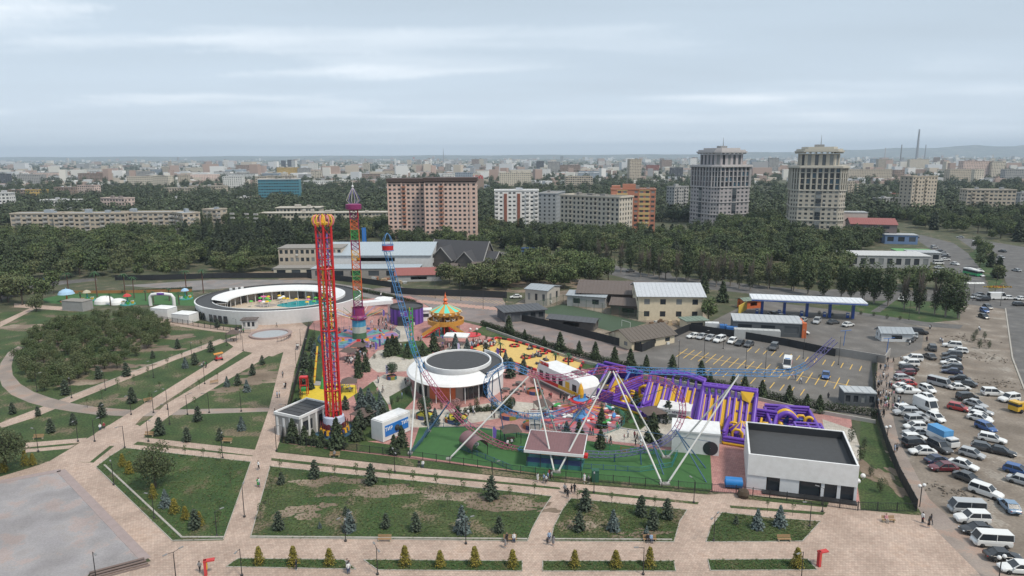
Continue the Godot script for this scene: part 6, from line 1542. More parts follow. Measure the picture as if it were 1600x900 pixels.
	for i in 6: fence("coloured_fence", ["low green play fence beside the coaster station", "low orange play fence beside the coaster station", "low blue play fence before the station", "low green play fence before the station", "low rust play fence by the rising track", "low teal play fence by the rising track"][i], [[16.09,-121.91,20.02,-120.15], [20.02,-120.15,21.7,-119.57], [-9.72,-121.6,-0.14,-112.66], [-0.14,-112.66,7.58,-111.1], [11.66,-113.3,22.04,-111.7], [21.7,-119.57,30.04,-118.38,28.02,-113.64,22.04,-111.7]][i], 1.0, 2.2, 1, [mt("fence_green2", 0.05, 0.22, 0.12), mt("planter_rust"), mt("fence_blue"), mt("fence_green2"), mt("fence_blue"), mt("fence_teal", 0.05, 0.24, 0.24)][i])
	fence("ride_fence", "round rail fence about the rocket ride floor", oval(Vector3(14.18,0,-136.73).x, Vector3(14.18,0,-136.73).z, 9.2, 9.2, 18) + [Vector3(14.18,0,-136.73).x + 9.2, Vector3(14.18,0,-136.73).z], 1.0, 2.2, 1, mt("fence_teal"))
	fence("ride_fence", "round rail fence about the swing tower floor", oval(Vector3(-46.15,0,-202.77).x, Vector3(-46.15,0,-202.77).z, 12.2, 12.2, 20) + [Vector3(-46.15,0,-202.77).x + 12.2, Vector3(-46.15,0,-202.77).z], 1.0, 2.2, 1, mt("fence_blue"))
	var gw := MB.new()
	for s in [[Vector3(88.29,0,-182.26), Vector3(97.61,0,-174.41)], [Vector3(97.61,0,-174.41), Vector3(102.71,0,-181.42)]]: gw.bar(s[0] + Vector3.UP * 1.1, s[1] + Vector3.UP * 1.1, 0.3, 2.2)
	solo("concrete_wall", gw, mt("wall_grey", 0.29, 0.275, 0.26), "plain grey concrete wall at the forecourt corner", "wall")
	var lw := MB.new()
	var lp := poly([-8.15,-212.28,17.76,-176.75,33.09,-163.59,48.74,-152.58,61.74,-140.96,73.97,-133.24])
	for i in lp.size() - 1: lw.bar(yv(lp[i].x, lp[i].y, 0.4), yv(lp[i + 1].x, lp[i + 1].y, 0.4), 0.25, 0.8)
	solo("low_wall", lw, mt("wall_pale", 0.42, 0.40, 0.37), "low pale wall along the hedge behind the fun park", "wall")
	for s in 2:
		var gt := thing("blue_gate_frame", ["blue gate post frame at the forecourt exit", "blue gate post frame beside the concrete wall"][s], "gate", [Vector3(95.1,0,-191.87), Vector3(102.83,0,-183.27)][s])
		b = MB.new()
		b.tube(Vector3.ZERO, Vector3(0.2, 4.4, 0), 0.09); b.tube(Vector3(0.2, 4.4, 0), Vector3(1.9, 4.6, 0), 0.08); b.tube(Vector3(-1.2, 4.3, 0), Vector3(0.2, 4.4, 0), 0.08)
		part(gt, "frame", b, mt("gate_blue", 0.03, 0.14, 0.42, 0.5))
	# --- lamps and benches
	for a in [[-40.96,-97.11],[-44.08,-121.1],[-45.7,-132.56],[-49.92,-154.3],[-56.15,-172.74],[-57.08,-183.87],[-61.46,-194.41],[-59.35,-201.5]]: lamp_post(yv(a[0], a[1]), 5.0, false, "slim black promenade lamp", "promenade lamps")
	for a in [[-73.34,-122.85],[-77.18,-141.11],[-75.07,-143],[-100.71,-150.6],[-111.64,-155.11],[-80.84,-125.91],[-83.73,-132.99],[-89.46,-165.29],[-86.86,-180.67],[-85.99,-209.61],[-82.99,-194.75],[-76.25,-189.27],[-65.14,-140.97],[-58.53,-141.65],[-88.63,-121.28],[-84.08,-125.94],[-52.9,-118.13],[-70.38,-125.79],[-70.55,-134.55],[-69.32,-139.9],[-81.41,-140.04],[-74.46,-160.17],[-95.96,-155.8]]: lamp_post(yv(a[0], a[1]), 4.4, false, "slim black lamp beside a park path", "park path lamps")
	for a in [[-54.38,-81.47],[-66.9,-107.79],[-54.59,-96.85],[-42.9,-91.71],[-35.58,-82.03],[-23.91,-90.21],[-6.68,-89.41],[28.5,-89.79],[-17.82,-82.18],[17.02,-81.92],[37.26,-80.8],[-23.91,-90.21],[-20.5,-112.11],[-3.35,-107.42],[13.19,-104.37],[28.54,-100.85],[47.54,-97.89],[43.77,-93.63],[-43.92,-81.39]]: lamp_post(yv(a[0], a[1]), 3.9, rng.randf() < 0.3, "black lamp post beside the front paving", "lamps on the front paving")
	for a in [[63.32,-99.33],[70.63,-122.79],[62.17,-79.94]]: 
		var t := thing("globe_lamp", "black post with twin white globe lamps by the sidewalk", "lamp", yv(a[0], a[1]), 0.3, "twin globe lamps by the sidewalk")
		b = MB.new()
		b.tube(Vector3.ZERO, Vector3(0, 3.4, 0), 0.07); b.tube(Vector3(-0.45, 3.3, 0), Vector3(0.45, 3.3, 0), 0.04)
		part(t, "pole", b, mt("black_metal"))
		for s: int in [-1, 1]:
			b = MB.new()
			b.ball(Vector3(0.45 * s, 3.6, 0), 0.27, 10)
			part(t, "globe", b, white)
	for a in [[27.43,-178.95],[42.82,-171.31],[60.07,-171.06],[51.74,-179.77],[78.34,-179.37],[85.08,-173.47],[59.72,-189.09],[62.18,-163.19],[-19.43,-256.65],[-10.39,-243.07],[-2.3,-238.74],[-29.67,-261.66],[125.8,-272.26],[171.99,-252.6],[175.99,-243.57],[192.8,-270.74],[237.48,-345.19],[272.11,-406.62],[311.82,-494.08],[131.8,-253.45],[131.21,-222.67],[-56.23,-389.56],[-46.2,-397.29],[-8.68,-375.37],[35.6,-362.15],[51.89,-346.26],[67.39,-329.72],[116.16,-319.09],[155.75,-293.04],[-208.11,-310.04],[-201.95,-337.03],[-203.73,-318.5],[-77.14,-343.64],[-116.09,-344.73]]:
		lamp_post(yv(a[0], a[1]), 7.5, false, "tall grey street lamp", "tall lamps of car parks and roads")
	for a in [[-32.55,-118.47,0.0],[-18.33,-90.16,0.0],[-0.43,-90.02,0.0],[19.42,-89.86,0.0],[38.48,-89.71,0.0],[56.02,-94.8,0.0],[-71.54,-128.29,-0.1],[-54.86,-125.02,-0.1],[-72.12,-160.14,0.6],[-81.75,-147.86,0.7],[-92.64,-127.26,0.1]]: bench(yv(a[0], a[1]), a[2], "wooden bench with cream ends beside a path")
	# --- odds and ends
	var tk := thing("water_tank", "blue plastic water tank lying beside the white hall", "tank", Vector3(36.4,0,-105.92), -0.2)
	b = MB.new()
	b.pipe([Vector3(-1.3, 0.95, 0), Vector3(1.3, 0.95, 0)], [0.9], 18)
	part(tk, "barrel", b, mt("tank_blue", 0.015, 0.17, 0.46, 0.4))
	b = MB.new()
	for s in [-0.8, 0.8]: b.bx(s, 0, 0, 0.3, 0.35, 1.4)
	part(tk, "cradle", b, mt("black_metal"))
	b = MB.new()
	b.ball(Vector3(0, 0.6, 0), 0.95, 9, 0.95)
	for i in b.v.size(): b.v[i] += Vector3(sin(b.v[i].y * 5 + b.v[i].x * 4), cos(b.v[i].z * 6) * 0.6, sin(b.v[i].x * 5)) * 0.14
	solo("boulder", b, mt("boulder_stone", 0.30, 0.25, 0.20, 0.95, "dirt"), "tan boulder at the corner of the white hall", "rock", Vector3(36.91,0,-102.65))
	for a in [[41.13,-83.76,1],[-39.99,-82.34,0]]:
		var t := thing("info_stand", ["red info stand tilted beside the front path", "red and yellow photo stand at the end of a lawn strip"][a[2]], "stand", yv(a[0], a[1]), 0.3)
		b = MB.new()
		b.bx(-0.4, 0, 0, 0.35, 2.2, 0.5); b.bx(0.1, 2.0, 0, 1.4, 0.2, 0.6)
		part(t, "frame", b, mt("toy_red", 0.5, 0.05, 0.05))
		b = MB.new()
		b.bx(-0.2, 0.9, 0, 0.1, 1.0, 0.4)
		part(t, "panel", b, mt("toy_yellow", 0.68, 0.45, 0.03))
	for a in [[27.87,-160.71,0],[59.01,-108.46,1],[-21.52,-158.04,2],[-6.75,-122.15,3],[24.07,-141.8,4],[24.51,-123.28,5],[-37.92,-154.15,6],[-38.94,-165.61,7],[57.24,-106.63,8],[-13.07,-209.94,9],[-11.07,-209.9,10]]:
		b = MB.new()
		b.ball(Vector3(0, 0.75, 0), 0.42, 12); b.tube(Vector3.ZERO, Vector3(0, 0.4, 0), 0.06)
		solo("globe_light", b, white, "white globe garden light on a short stem", "lamp", yv(a[0], a[1]), 0, "white globe garden lights")
	for a in [[-38.06,-190.64,0],[-38.52,-187.38,0],[-37.95,-194.03,1],[-33.62,-186.02,0],[-31.57,-165.5,1],[-31.71,-145.61,0],[-20.47,-193.74,0],[-15.22,-185.74,1],[-4.25,-180.62,0],[11.87,-154.39,1],[14.04,-155.27,0],[-3.82,-125.08,0],[-39.41,-227.71,0],[-36.52,-225.81,0],[-41.1,-221.38,1],[-43.92,-228.74,0],[-32.79,-222.12,1]]:
		var t := thing("banner_flag", ["violet feather flag on a thin pole", "white and violet feather flag on a thin pole"][a[2]], "flag", yv(a[0], a[1]), rnd(-0.6, 0.6), "feather flags of the fun park")
		b = MB.new()
		b.tube(Vector3.ZERO, Vector3(0, 3.0, 0), 0.03)
		part(t, "pole", b, white)
		b = MB.new()
		b.prism(PackedVector2Array([Vector2(0.03, -0.6), Vector2(0.65, -0.8), Vector2(0.75, -2.3), Vector2(0.4, -2.9), Vector2(0.03, -3.0)]), -0.015, 0.015, true)
		var cl := part(t, "cloth", b, mt("flag_violet", 0.15, 0.10, 0.42) if a[2] == 0 else mt("flag_pale", 0.42, 0.40, 0.60))
		cl.rotation.x = PI / 2

# ---------- rides ----------
func rides() -> void:
	drop_tower(); swing_tower(); coaster(); carousel(); rocket_ride(); inflatables(); small_rides()

func paint(key: String) -> Material:
	var c: Array = {"red": [0.52, 0.018, 0.022], "yellow": [0.66, 0.42, 0.04], "teal": [0.05, 0.30, 0.30], "lilac": [0.20, 0.15, 0.45], "pink": [0.62, 0.17, 0.24], "magenta": [0.20, 0.018, 0.10], "orange": [0.60, 0.12, 0.03], "green": [0.04, 0.27, 0.06], "blue": [0.05, 0.20, 0.48], "purple": [0.135, 0.045, 0.36], "white": [0.68, 0.68, 0.68], "gold": [0.52, 0.26, 0.05], "mint": [0.10, 0.55, 0.42], "navy": [0.02, 0.05, 0.22], "amber": [0.64, 0.33, 0.02], "rail_blue": [0.07, 0.22, 0.46], "rail_pink": [0.34, 0.07, 0.15], "strut": [0.035, 0.09, 0.17], "rail_violet": [0.13, 0.12, 0.28]}[key]
	return mt("paint_" + key, c[0], c[1], c[2], 0.45, "")

func drop_tower() -> void:
	var t := thing("drop_tower", "tall red lattice drop tower with coloured tubes and a hooped crown", "ride", Vector3(-35.4,0,-129.81))
	var H := 41.5
	var R := 1.6
	for i in 6:
		var a := TAU * i / 6.0 + 0.3
		var b := MB.new()
		b.tube(Vector3(cos(a) * R, 0, sin(a) * R), Vector3(cos(a) * R, H, sin(a) * R), 0.2, 0.2, 8)
		part(t, "column", b, paint("red"))
		for k in 19:                      # bracing of one side, bay by bay
			var a2 := TAU * (i + 1) / 6.0 + 0.3
			var y := 3.0 + k * 2.0
			b = MB.new()
			b.tube(Vector3(cos(a) * R, y, sin(a) * R), Vector3(cos(a2) * R, y, sin(a2) * R), 0.08, 0.08, 4)
			b.tube(Vector3(cos(a) * R, y, sin(a) * R), Vector3(cos(a2) * R, y + 2.0, sin(a2) * R), 0.06, 0.06, 4)
			part(t, "brace", b, paint("red"))
	var cyc := ["yellow", "teal", "lilac", "pink", "yellow", "teal", "lilac", "red"]
	for i in 6:
		var a := TAU * (i + 0.5) / 6.0 + 0.3
		for k in 6:
			var b := MB.new()
			b.tube(Vector3(cos(a) * 1.12, 3.2 + k * 6.1, sin(a) * 1.12), Vector3(cos(a) * 1.12, 3.2 + (k + 1) * 6.1 - 0.1, sin(a) * 1.12), 0.15, 0.15, 6)
			part(t, "light_tube", b, paint(cyc[(7 - k + (1 if i % 2 else 0)) % 8]))
	for y in [9.0, 21.0, 33.0]:
		var b := MB.new()
		b.lathe([Vector2(1.6, y), Vector2(1.68, y + 0.15), Vector2(1.6, y + 0.3)], 18)
		part(t, "ring", b, paint("red"))
	for i in 16:
		var a := TAU * i / 16.0
		var d := Vector3(cos(a), 0, sin(a))
		var b := MB.new()
		var pts := []
		for k in 9:
			var f := PI * k / 8.0
			pts.append(d * (1.4 + 0.62 * sin(f)) + Vector3.UP * (H + 0.7 - cos(f) * 1.0))
		b.pipe(pts, [0.13], 6)
		part(t, "crown_hoop", b, paint("yellow" if i % 2 else "pink"))
	var b2 := MB.new()
	b2.lathe([Vector2(1.4, H), Vector2(1.4, H + 0.3), Vector2(0.5, H + 0.5), Vector2(0.2, H + 1.5), Vector2(0.05, H + 2.0)], 14)
	part(t, "cap", b2, paint("amber"))
	b2 = MB.new()
	b2.lathe([Vector2(1.75, 2.0), Vector2(2.1, 2.3), Vector2(2.0, 3.6), Vector2(1.7, 3.9)], 20)
	part(t, "carriage", b2, mt("carriage_art", 0.45, 0.48, 0.60))
	for i in 14:
		var a := TAU * i / 14.0
		var tf := Transform3D(Basis(Vector3.UP, -a + PI / 2), Vector3(cos(a) * 2.5, 1.3, sin(a) * 2.5))
		var b := MB.new()
		b.obox(tf, Vector3(0.62, 0.16, 0.55)); b.obox(tf * Transform3D(Basis(Vector3.RIGHT, -0.25), Vector3(0, -0.42, 0.3)), Vector3(0.5, 0.8, 0.14))
		var s := part(t, "seat", b, paint("amber"))
		b = MB.new()
		b.obox(tf * Transform3D(Basis(), Vector3(0, 0.62, -0.24)), Vector3(0.56, 1.2, 0.14))
		for e in [-0.16, 0.16]: b.obox(tf * Transform3D(Basis(), Vector3(e, 0.75, 0.16)), Vector3(0.1, 0.9, 0.1))
		part(t, "restraint", b, mt("restraint_maroon", 0.13, 0.02, 0.03))
	b2 = MB.new()
	b2.lathe([Vector2(1.9, 0), Vector2(1.9, 0.9), Vector2(1.4, 1.0)], 18)
	part(t, "base", b2, paint("lilac"))

func swing_tower() -> void:
	var t := thing("swing_tower", "tall chain swing tower in coloured lattice sections over a painted drum", "ride", Vector3(-46.15,0,-202.77))
	var cols := ["purple", "magenta", "green", "orange", "green", "orange", "amber", "magenta", "green", "orange", "magenta"]
	var n := cols.size()
	for s in n:
		var y0 := 6.0 + 33.0 * s / n
		var y1 := 6.0 + 33.0 * (s + 1) / n
		for e in 4:
			var a := TAU * e / 4.0 + 0.5
			var a2 := a + TAU / 4.0
			var r0 := 1.75 - 0.2 * s / n
			var p := Vector3(cos(a) * r0, 0, sin(a) * r0)
			var q := Vector3(cos(a2) * r0, 0, sin(a2) * r0)
			var b := MB.new()
			b.tube(p + Vector3.UP * y0, p + Vector3.UP * y1, 0.13, 0.13, 6)
			part(t, "column", b, paint(cols[s] if e % 2 else ["orange", "magenta", "red", "orange"][s % 4]))
			b = MB.new()
			for k in 2:
				var ya := lerpf(y0, y1, k * 0.5)
				b.tube(p + Vector3.UP * ya, q + Vector3.UP * (ya + 1.5), 0.06, 0.06, 4); b.tube(q + Vector3.UP * ya, p + Vector3.UP * (ya + 1.5), 0.06, 0.06, 4)
				b.tube(p + Vector3.UP * ya, q + Vector3.UP * ya, 0.06, 0.06, 4)
			part(t, "brace", b, paint(cols[s]))
	var b := MB.new()
	b.lathe([Vector2(1.7, 38.6), Vector2(2.3, 38.9), Vector2(2.3, 40.2), Vector2(1.6, 40.4), Vector2(0.1, 40.4)], 20)
	part(t, "head", b, paint("magenta"))
	for i in 12:
		var a := TAU * i / 12.0
		b = MB.new()
		b.pipe([Vector3(cos(a) * 1.1, 40.4, sin(a) * 1.1), Vector3(cos(a) * 2.0, 41.4, sin(a) * 2.0), Vector3(cos(a) * 1.2, 43.2, sin(a) * 1.2), Vector3(0, 45.2, 0)], [0.07], 5)
		part(t, "crown_rib", b, mt("crown_ivory", 0.58, 0.55, 0.40) if i % 2 else paint("lilac"))
	b = MB.new()
	b.tube(Vector3(0, 44.8, 0), Vector3(0, 47, 0), 0.1, 0.04); b.ball(Vector3(0, 45.4, 0), 0.35, 8)
	part(t, "finial", b, paint("white"))
	for s in 3:
		b = MB.new()
		b.lathe([Vector2(2.15 - 0.05 * s, s * 1.9), Vector2(2.1 - 0.05 * s, (s + 1) * 1.9)], 24)
		part(t, "drum", b, [mt("mural_green", 0.06, 0.14, 0.07), mt("mural_snow", 0.42, 0.45, 0.40), mt("mural_blue", 0.06, 0.28, 0.45)][s])
	b = MB.new()
	b.lathe([Vector2(1.6, 5.7), Vector2(2.5, 6.0), Vector2(2.5, 6.6), Vector2(1.9, 7.2), Vector2(1.8, 9.5)], 20)
	part(t, "turning_head", b, paint("magenta"))
	for i in 18:
		var a := TAU * i / 18.0
		var d := Vector3(cos(a), 0, sin(a))
		b = MB.new()
		b.tube(d * 2.3 + Vector3.UP * 6.4, d * 7.4 + Vector3.UP * 8.4, 0.08, 0.06, 5)
		var arm := part(t, "arm", b, paint(["yellow", "red", "white", "blue", "amber", "green"][i % 6]))
		b = MB.new()
		for s in [-0.2, 0.2]: b.tube(d * 7.3 + Vector3.UP * 8.35, d * 7.3 + Vector3(-d.z, 0, d.x) * s + Vector3.UP * 1.2, 0.018, 0.018, 3)
		part(arm, "chain", b, mt("chain_grey", 0.3, 0.3, 0.3))
		b = MB.new()
		b.obox(Transform3D(Basis(Vector3.UP, -a), d * 7.3 + Vector3.UP * 0.9), Vector3(0.7, 0.12, 1.1)); b.obox(Transform3D(Basis(Vector3.UP, -a), d * 7.0 + Vector3.UP * 1.2), Vector3(0.1, 0.6, 1.1))
		part(arm, "seat", b, paint(["amber", "red", "blue"][i % 3]))
	# the painted floor under it, wedge by wedge
	var fl := ["pink", "lilac", "teal", "orange", "pink", "blue", "lilac", "mint"]
	for i in 32:
		b = MB.new()
		b.lathe([Vector2(11.5, 0.055), Vector2(1.5, 0.055)], 3, Vector3(-46.15,0,-202.77), TAU * i / 32.0, TAU * (i + 1) / 32.0)
		var c: Array = [[0.42, 0.12, 0.13], [0.22, 0.16, 0.34], [0.10, 0.26, 0.28], [0.46, 0.16, 0.08], [0.40, 0.17, 0.18], [0.12, 0.20, 0.36], [0.26, 0.14, 0.30], [0.13, 0.30, 0.24]][(i * 5) % 8]
		struct("ride_floor_wedge", b, mt("wedge_%d" % ((i * 5) % 8), c[0], c[1], c[2]))

func spline(pts: Array, per: int) -> Array:
	var out := []
	for i in pts.size() - 1:
		var p0: Vector3 = pts[maxi(i - 1, 0)]
		var p1: Vector3 = pts[i]
		var p2: Vector3 = pts[i + 1]
		var p3: Vector3 = pts[mini(i + 2, pts.size() - 1)]
		for k in per: out.append(p1.cubic_interpolate(p2, p0, p3, float(k) / per))
	out.append(pts[-1])
	return out
func coaster() -> void:
	var t := thing("roller_coaster", "blue and pink shuttle roller coaster with white leg pairs and a leaning end spike", "roller coaster")
	var ctl := [Vector3(-23.54,36.32,-130.34), Vector3(-20.77,25.91,-129.01), Vector3(-17.85,15.63,-127.71), Vector3(-13.52,9.21,-125.79), Vector3(-9.22,4.78,-124.23), Vector3(-4.94,2.05,-122.71), Vector3(-0.13,0.76,-120.93), Vector3(4.56,1.13,-118.92), Vector3(9.12,1.61,-117.23), Vector3(13.65,1.6,-116.39), Vector3(18.16,1.83,-115.81), Vector3(22.6,2.8,-115.24), Vector3(25.95,4.12,-115.21), Vector3(28.27,5.71,-115.71), Vector3(29.75,8.5,-116.22), Vector3(29.65,11.29,-116.75), Vector3(28.11,13.36,-117.31), Vector3(25.23,14.49,-117.88), Vector3(21.75,13.86,-118.74), Vector3(18.71,11.88,-119.6), Vector3(15.84,9.87,-120.48), Vector3(11.79,7.47,-121.95), Vector3(7.87,5.53,-123.75), Vector3(4.17,4.68,-124.99), Vector3(1.36,4.7,-125.63), Vector3(-0.72,5.34,-125.65), Vector3(-2.91,6.89,-125.68), Vector3(-4.48,8.68,-125.39), Vector3(-5.17,10.57,-125.09), Vector3(-4.77,12.79,-124.49), Vector3(-3.65,14.49,-123.88), Vector3(-1.96,15.76,-122.97), Vector3(-0.06,16.06,-122.37), Vector3(2.16,15.26,-121.76), Vector3(5.08,14.34,-121.16), Vector3(8.64,14.37,-120.27), Vector3(12.14,15.37,-119.39), Vector3(15.06,16.02,-118.81), Vector3(18.51,16.55,-118.22), Vector3(26.06,16.78,-116.26), Vector3(32.95,17.33,-114.1), Vector3(38.36,17.69,-112.52), Vector3(43.74,18.05,-110.98), Vector3(46.71,18.61,-110.23), Vector3(48.95,19.9,-109.96), Vector3(50.39,21.69,-109.47), Vector3(51.63,23.17,-109.22), Vector3(52.76,24.52,-108.97)]
	var pts := spline(ctl, 5)
	# even spacing
	var ev := [pts[0]]
	var at := [0]
	var acc := 0.0
	for i in range(1, pts.size()):
		var seg: float = pts[i - 1].distance_to(pts[i])
		var f := 0.0
		while acc + seg - f >= 1.0:
			f += 1.0 - acc
			acc = 0.0
			ev.append(pts[i - 1].lerp(pts[i], f / seg)); at.append(i / 5)
			if f > seg: break
		acc += seg - f
		if acc < 0.0: acc = 0.0
	var up := Vector3.UP
	var ra := []
	var rb := []
	var sp := []
	for i in ev.size():
		var d: Vector3 = (ev[mini(i + 1, ev.size() - 1)] - ev[maxi(i - 1, 0)]).normalized()
		up = (up - d * up.dot(d)).normalized()
		var side := d.cross(up)
		ra.append(ev[i] + side * 0.55); rb.append(ev[i] - side * 0.55); sp.append(ev[i] - up * 0.95)
	var step := 6
	for i in range(0, ev.size() - 1, step):
		var j := mini(i + step, ev.size() - 1)
		var f: int = at[i]
		var m := paint("rail_pink") if (f > 1 and f < 6) or (f > 11 and f < 21) or (f > 32 and f < 37) else paint("rail_violet") if (f > 6 and f < 12) or f in [43, 44] else paint("rail_blue")
		var b := MB.new()
		b.pipe(ra.slice(i, j + 1), [0.062], 6)
		var sec := part(t, "track_section", b, m)
		b = MB.new()
		b.pipe(rb.slice(i, j + 1), [0.062], 6)
		part(sec, "rail", b, m)
		b = MB.new()
		b.pipe(sp.slice(i, j + 1), [0.075], 6)
		part(sec, "spine", b, m)
		b = MB.new()
		for k in range(i, j):
			b.tube(ra[k], rb[k], 0.035, 0.035, 4); b.tube(ra[k], sp[k + 1], 0.03, 0.03, 4); b.tube(rb[k], sp[k + 1], 0.03, 0.03, 4); b.tube(ra[k], sp[k], 0.03, 0.03, 4); b.tube(rb[k], sp[k], 0.03, 0.03, 4)
		part(sec, "ties", b, m)
	for g in [[Vector3(-18.22,15.63,-127.71), Vector3(-18.92,0,-119.71)], [Vector3(-17.97,15.63,-127.71), Vector3(-16.73,0,-130.25)], [Vector3(2.98,14.25,-121.47), Vector3(-11.61,0,-117.18)], [Vector3(3.92,14,-121.46), Vector3(7.19,0,-111.84)], [Vector3(4.39,14,-121.45), Vector3(8.72,0,-128.68)], [Vector3(17.49,16.19,-118.23), Vector3(7.85,0,-111.83)], [Vector3(17.26,16.19,-118.23), Vector3(9.34,0,-126.78)], [Vector3(17.95,16.19,-118.23), Vector3(24.94,0,-107.16)], [Vector3(18.4,16.19,-118.22), Vector3(27.53,0,-117.59)], [Vector3(38.49,17.35,-112.52), Vector3(25.69,0,-107.15)], [Vector3(38.82,17.35,-112.52), Vector3(28.11,0,-117.58)]]:
		var b := MB.new()
		b.tube(g[0], g[1], 0.14, 0.17, 8)
		var lg := part(t, "support_leg", b, mt("leg_white", 0.60, 0.60, 0.58, 0.5))
		b = MB.new()
		b.bx(g[1].x, 0.03, g[1].z, 0.9, 0.25, 0.9)
		part(lg, "foot", b, mt("wall_grey"))
	for g in [[Vector3(-12.02,8.02,-125.17), Vector3(-17.11,0,-127.07)], [Vector3(-12.02,8.02,-125.17), Vector3(-18.41,0,-121.98)], [Vector3(28.94,6.07,-115.7), Vector3(33.84,0,-113.08)], [Vector3(28.94,6.07,-115.7), Vector3(32.48,0,-107.78)], [Vector3(24.84,3.64,-115.22), Vector3(26.67,0,-113.66)], [Vector3(24.84,3.64,-115.22), Vector3(25.92,0,-110.68)], [Vector3(-3.67,13.39,-124.18), Vector3(-4.02,6.25,-125.69)], [Vector3(-2.69,14.83,-123.57), Vector3(-1.82,6.25,-125.67)], [Vector3(-2.55,7.02,-125.67), Vector3(-1.35,0,-124.45)], [Vector3(4.17,4.42,-124.99), Vector3(4.54,0,-124.99)], [Vector3(18.17,1.59,-115.81), Vector3(18.2,0,-115.81)], [Vector3(22.61,2.55,-115.24), Vector3(22.82,0,-114.72)]]:
		var b := MB.new()
		b.tube(g[0], g[1], 0.11, 0.11, 6)
		part(t, "strut", b, paint("strut"))
	for g in [[Vector3(5.11,7.67,-118.63), Vector3(34.07,5.44,-112.07)], [Vector3(-3.67,7.61,-122.11), Vector3(17.11,4.42,-116.88)], [Vector3(17.73,9.09,-117.96), Vector3(32.42,16.87,-114.1)]]:
		var b := MB.new()
		b.tube(g[0], g[1], 0.05, 0.05, 4)
		part(t, "tie_cable", b, paint("strut"))
	# red basket and blue cage at the head of the spike
	var hd: Vector3 = ev[0]
	var b := MB.new()
	b.lathe([Vector2(1.05, 0.1), Vector2(1.1, 1.05), Vector2(1.0, 1.05), Vector2(0.95, 0.1)], 12, hd)
	part(t, "basket", b, paint("red"))
	b = MB.new()
	for i in 2: b.lathe([Vector2(1.12, 0.02 + i * 1.05), Vector2(1.16, 0.1 + i * 1.05), Vector2(1.12, 0.18 + i * 1.05)], 12, hd)
	b.lathe([Vector2(1.05, 0.1), Vector2(0.05, 0.1)], 12, hd)
	part(t, "basket_rim", b, paint("rail_blue"))
	for i in 4:
		var a := TAU * i / 4.0 + 0.4
		b = MB.new()
		b.pipe([hd + Vector3(cos(a) * 1.1, 1.1, sin(a) * 1.1), hd + Vector3(cos(a) * 0.95, 2.2, sin(a) * 0.95), hd + Vector3(cos(a) * 0.5, 3.0, sin(a) * 0.5), hd + Vector3(0, 3.4, 0)], [0.06], 5)
		part(t, "cage_bar", b, paint("rail_blue"))
	# station with red corrugated roof
	var q := along(Vector3(2.35,0,-113.9), Vector3(11.84,0,-111.8), 6.0)
	var st := thing("coaster_station", "coaster station under a brownish red corrugated roof with white edge", "station", q[0], q[1])
	var L: float = q[2] + 0.6
	b = MB.new()
	for s in 40: b.obox(Transform3D(Basis(Vector3.RIGHT, 0.22), Vector3(-L / 2 + L * (s + 0.5) / 40.0, 3.75 + (0.05 if s % 2 else 0.0), 0)), Vector3(L / 40.0 + 0.01, 0.1, 6.2))
	part(st, "roof", b, mt("maroon_sheet", 0.19, 0.10, 0.105, 0.5))
	b = MB.new()
	b.obox(Transform3D(Basis(), Vector3(0, 3.05, 3.05)), Vector3(L + 0.2, 0.5, 0.12)); b.obox(Transform3D(Basis(), Vector3(0, 4.45, -3.05)), Vector3(L + 0.2, 0.3, 0.12))
	for s: int in [-1, 1]: b.obox(Transform3D(Basis(Vector3.RIGHT, 0.22), Vector3(s * (L / 2 + 0.05), 3.75, 0)), Vector3(0.12, 0.4, 6.2))
	part(st, "fascia", b, paint("white"))
	for i in 5:
		for s: int in [-1, 1]:
			b = MB.new()
			b.tube(Vector3(-L / 2 + 0.4 + (L - 0.8) * i / 4.0, 0, 2.7 * s), Vector3(-L / 2 + 0.4 + (L - 0.8) * i / 4.0, 3.75 - 0.6 * s, 2.7 * s), 0.07)
			part(st, "post", b, mt("black_metal"))
	b = MB.new()
	b.bx(0, 0, 0.6, L - 0.4, 0.8, 3.8)
	part(st, "platform", b, mt("planter_teal"))
	b = MB.new()
	b.bx(0, 0.8, 2.4, L - 0.6, 0.9, 0.08)
	part(st, "railing", b, mt("planter_navy"))
	var tr := thing("coaster_train", "yellow and red coaster train waiting in the station", "train", q[0], q[1])
	for i in 5:
		b = MB.new()
		b.bx(-3.6 + i * 2.1, 1.9, 0.8, 1.9, 0.55, 1.2); b.bx(-3.6 + i * 2.1 - 0.7, 2.3, 0.8, 0.3, 0.7, 1.0)
		part(tr, "car", b, paint("amber") if i % 2 else paint("red"))
	# barrel roof over the queue
	var vr := thing("queue_shelter", "small barrel-vaulted maroon shelter beside the coaster", "shelter", Vector3(-7.26,0,-120.44), 0.55)
	b = MB.new()
	b.lathe([Vector2(1.7, -2.6), Vector2(1.7, 2.6)], 12, Vector3.ZERO, 0, PI)
	var vt := part(vr, "roof", b, mt("maroon_sheet"))
	vt.transform = Transform3D(Basis(Vector3.RIGHT, -PI / 2), Vector3(0, 1.6, 0))
	for i in 4:
		b = MB.new()
		b.tube(Vector3(1.6 * (1 if i & 1 else -1), 0, 2.4 * (1 if i & 2 else -1)), Vector3(1.6 * (1 if i & 1 else -1), 1.7, 2.4 * (1 if i & 2 else -1)), 0.06)
		part(vr, "post", b, mt("black_metal"))
	var lf := thing("lift_frame", "pale steel service frame beside the coaster legs", "frame", Vector3(4.49,0,-130.67))
	b = MB.new()
	for i in 4: b.tube(Vector3(1.1 * (1 if i & 1 else -1), 0, 1.0 * (1 if i & 2 else -1)), Vector3(1.1 * (1 if i & 1 else -1), 3.6, 1.0 * (1 if i & 2 else -1)), 0.08)
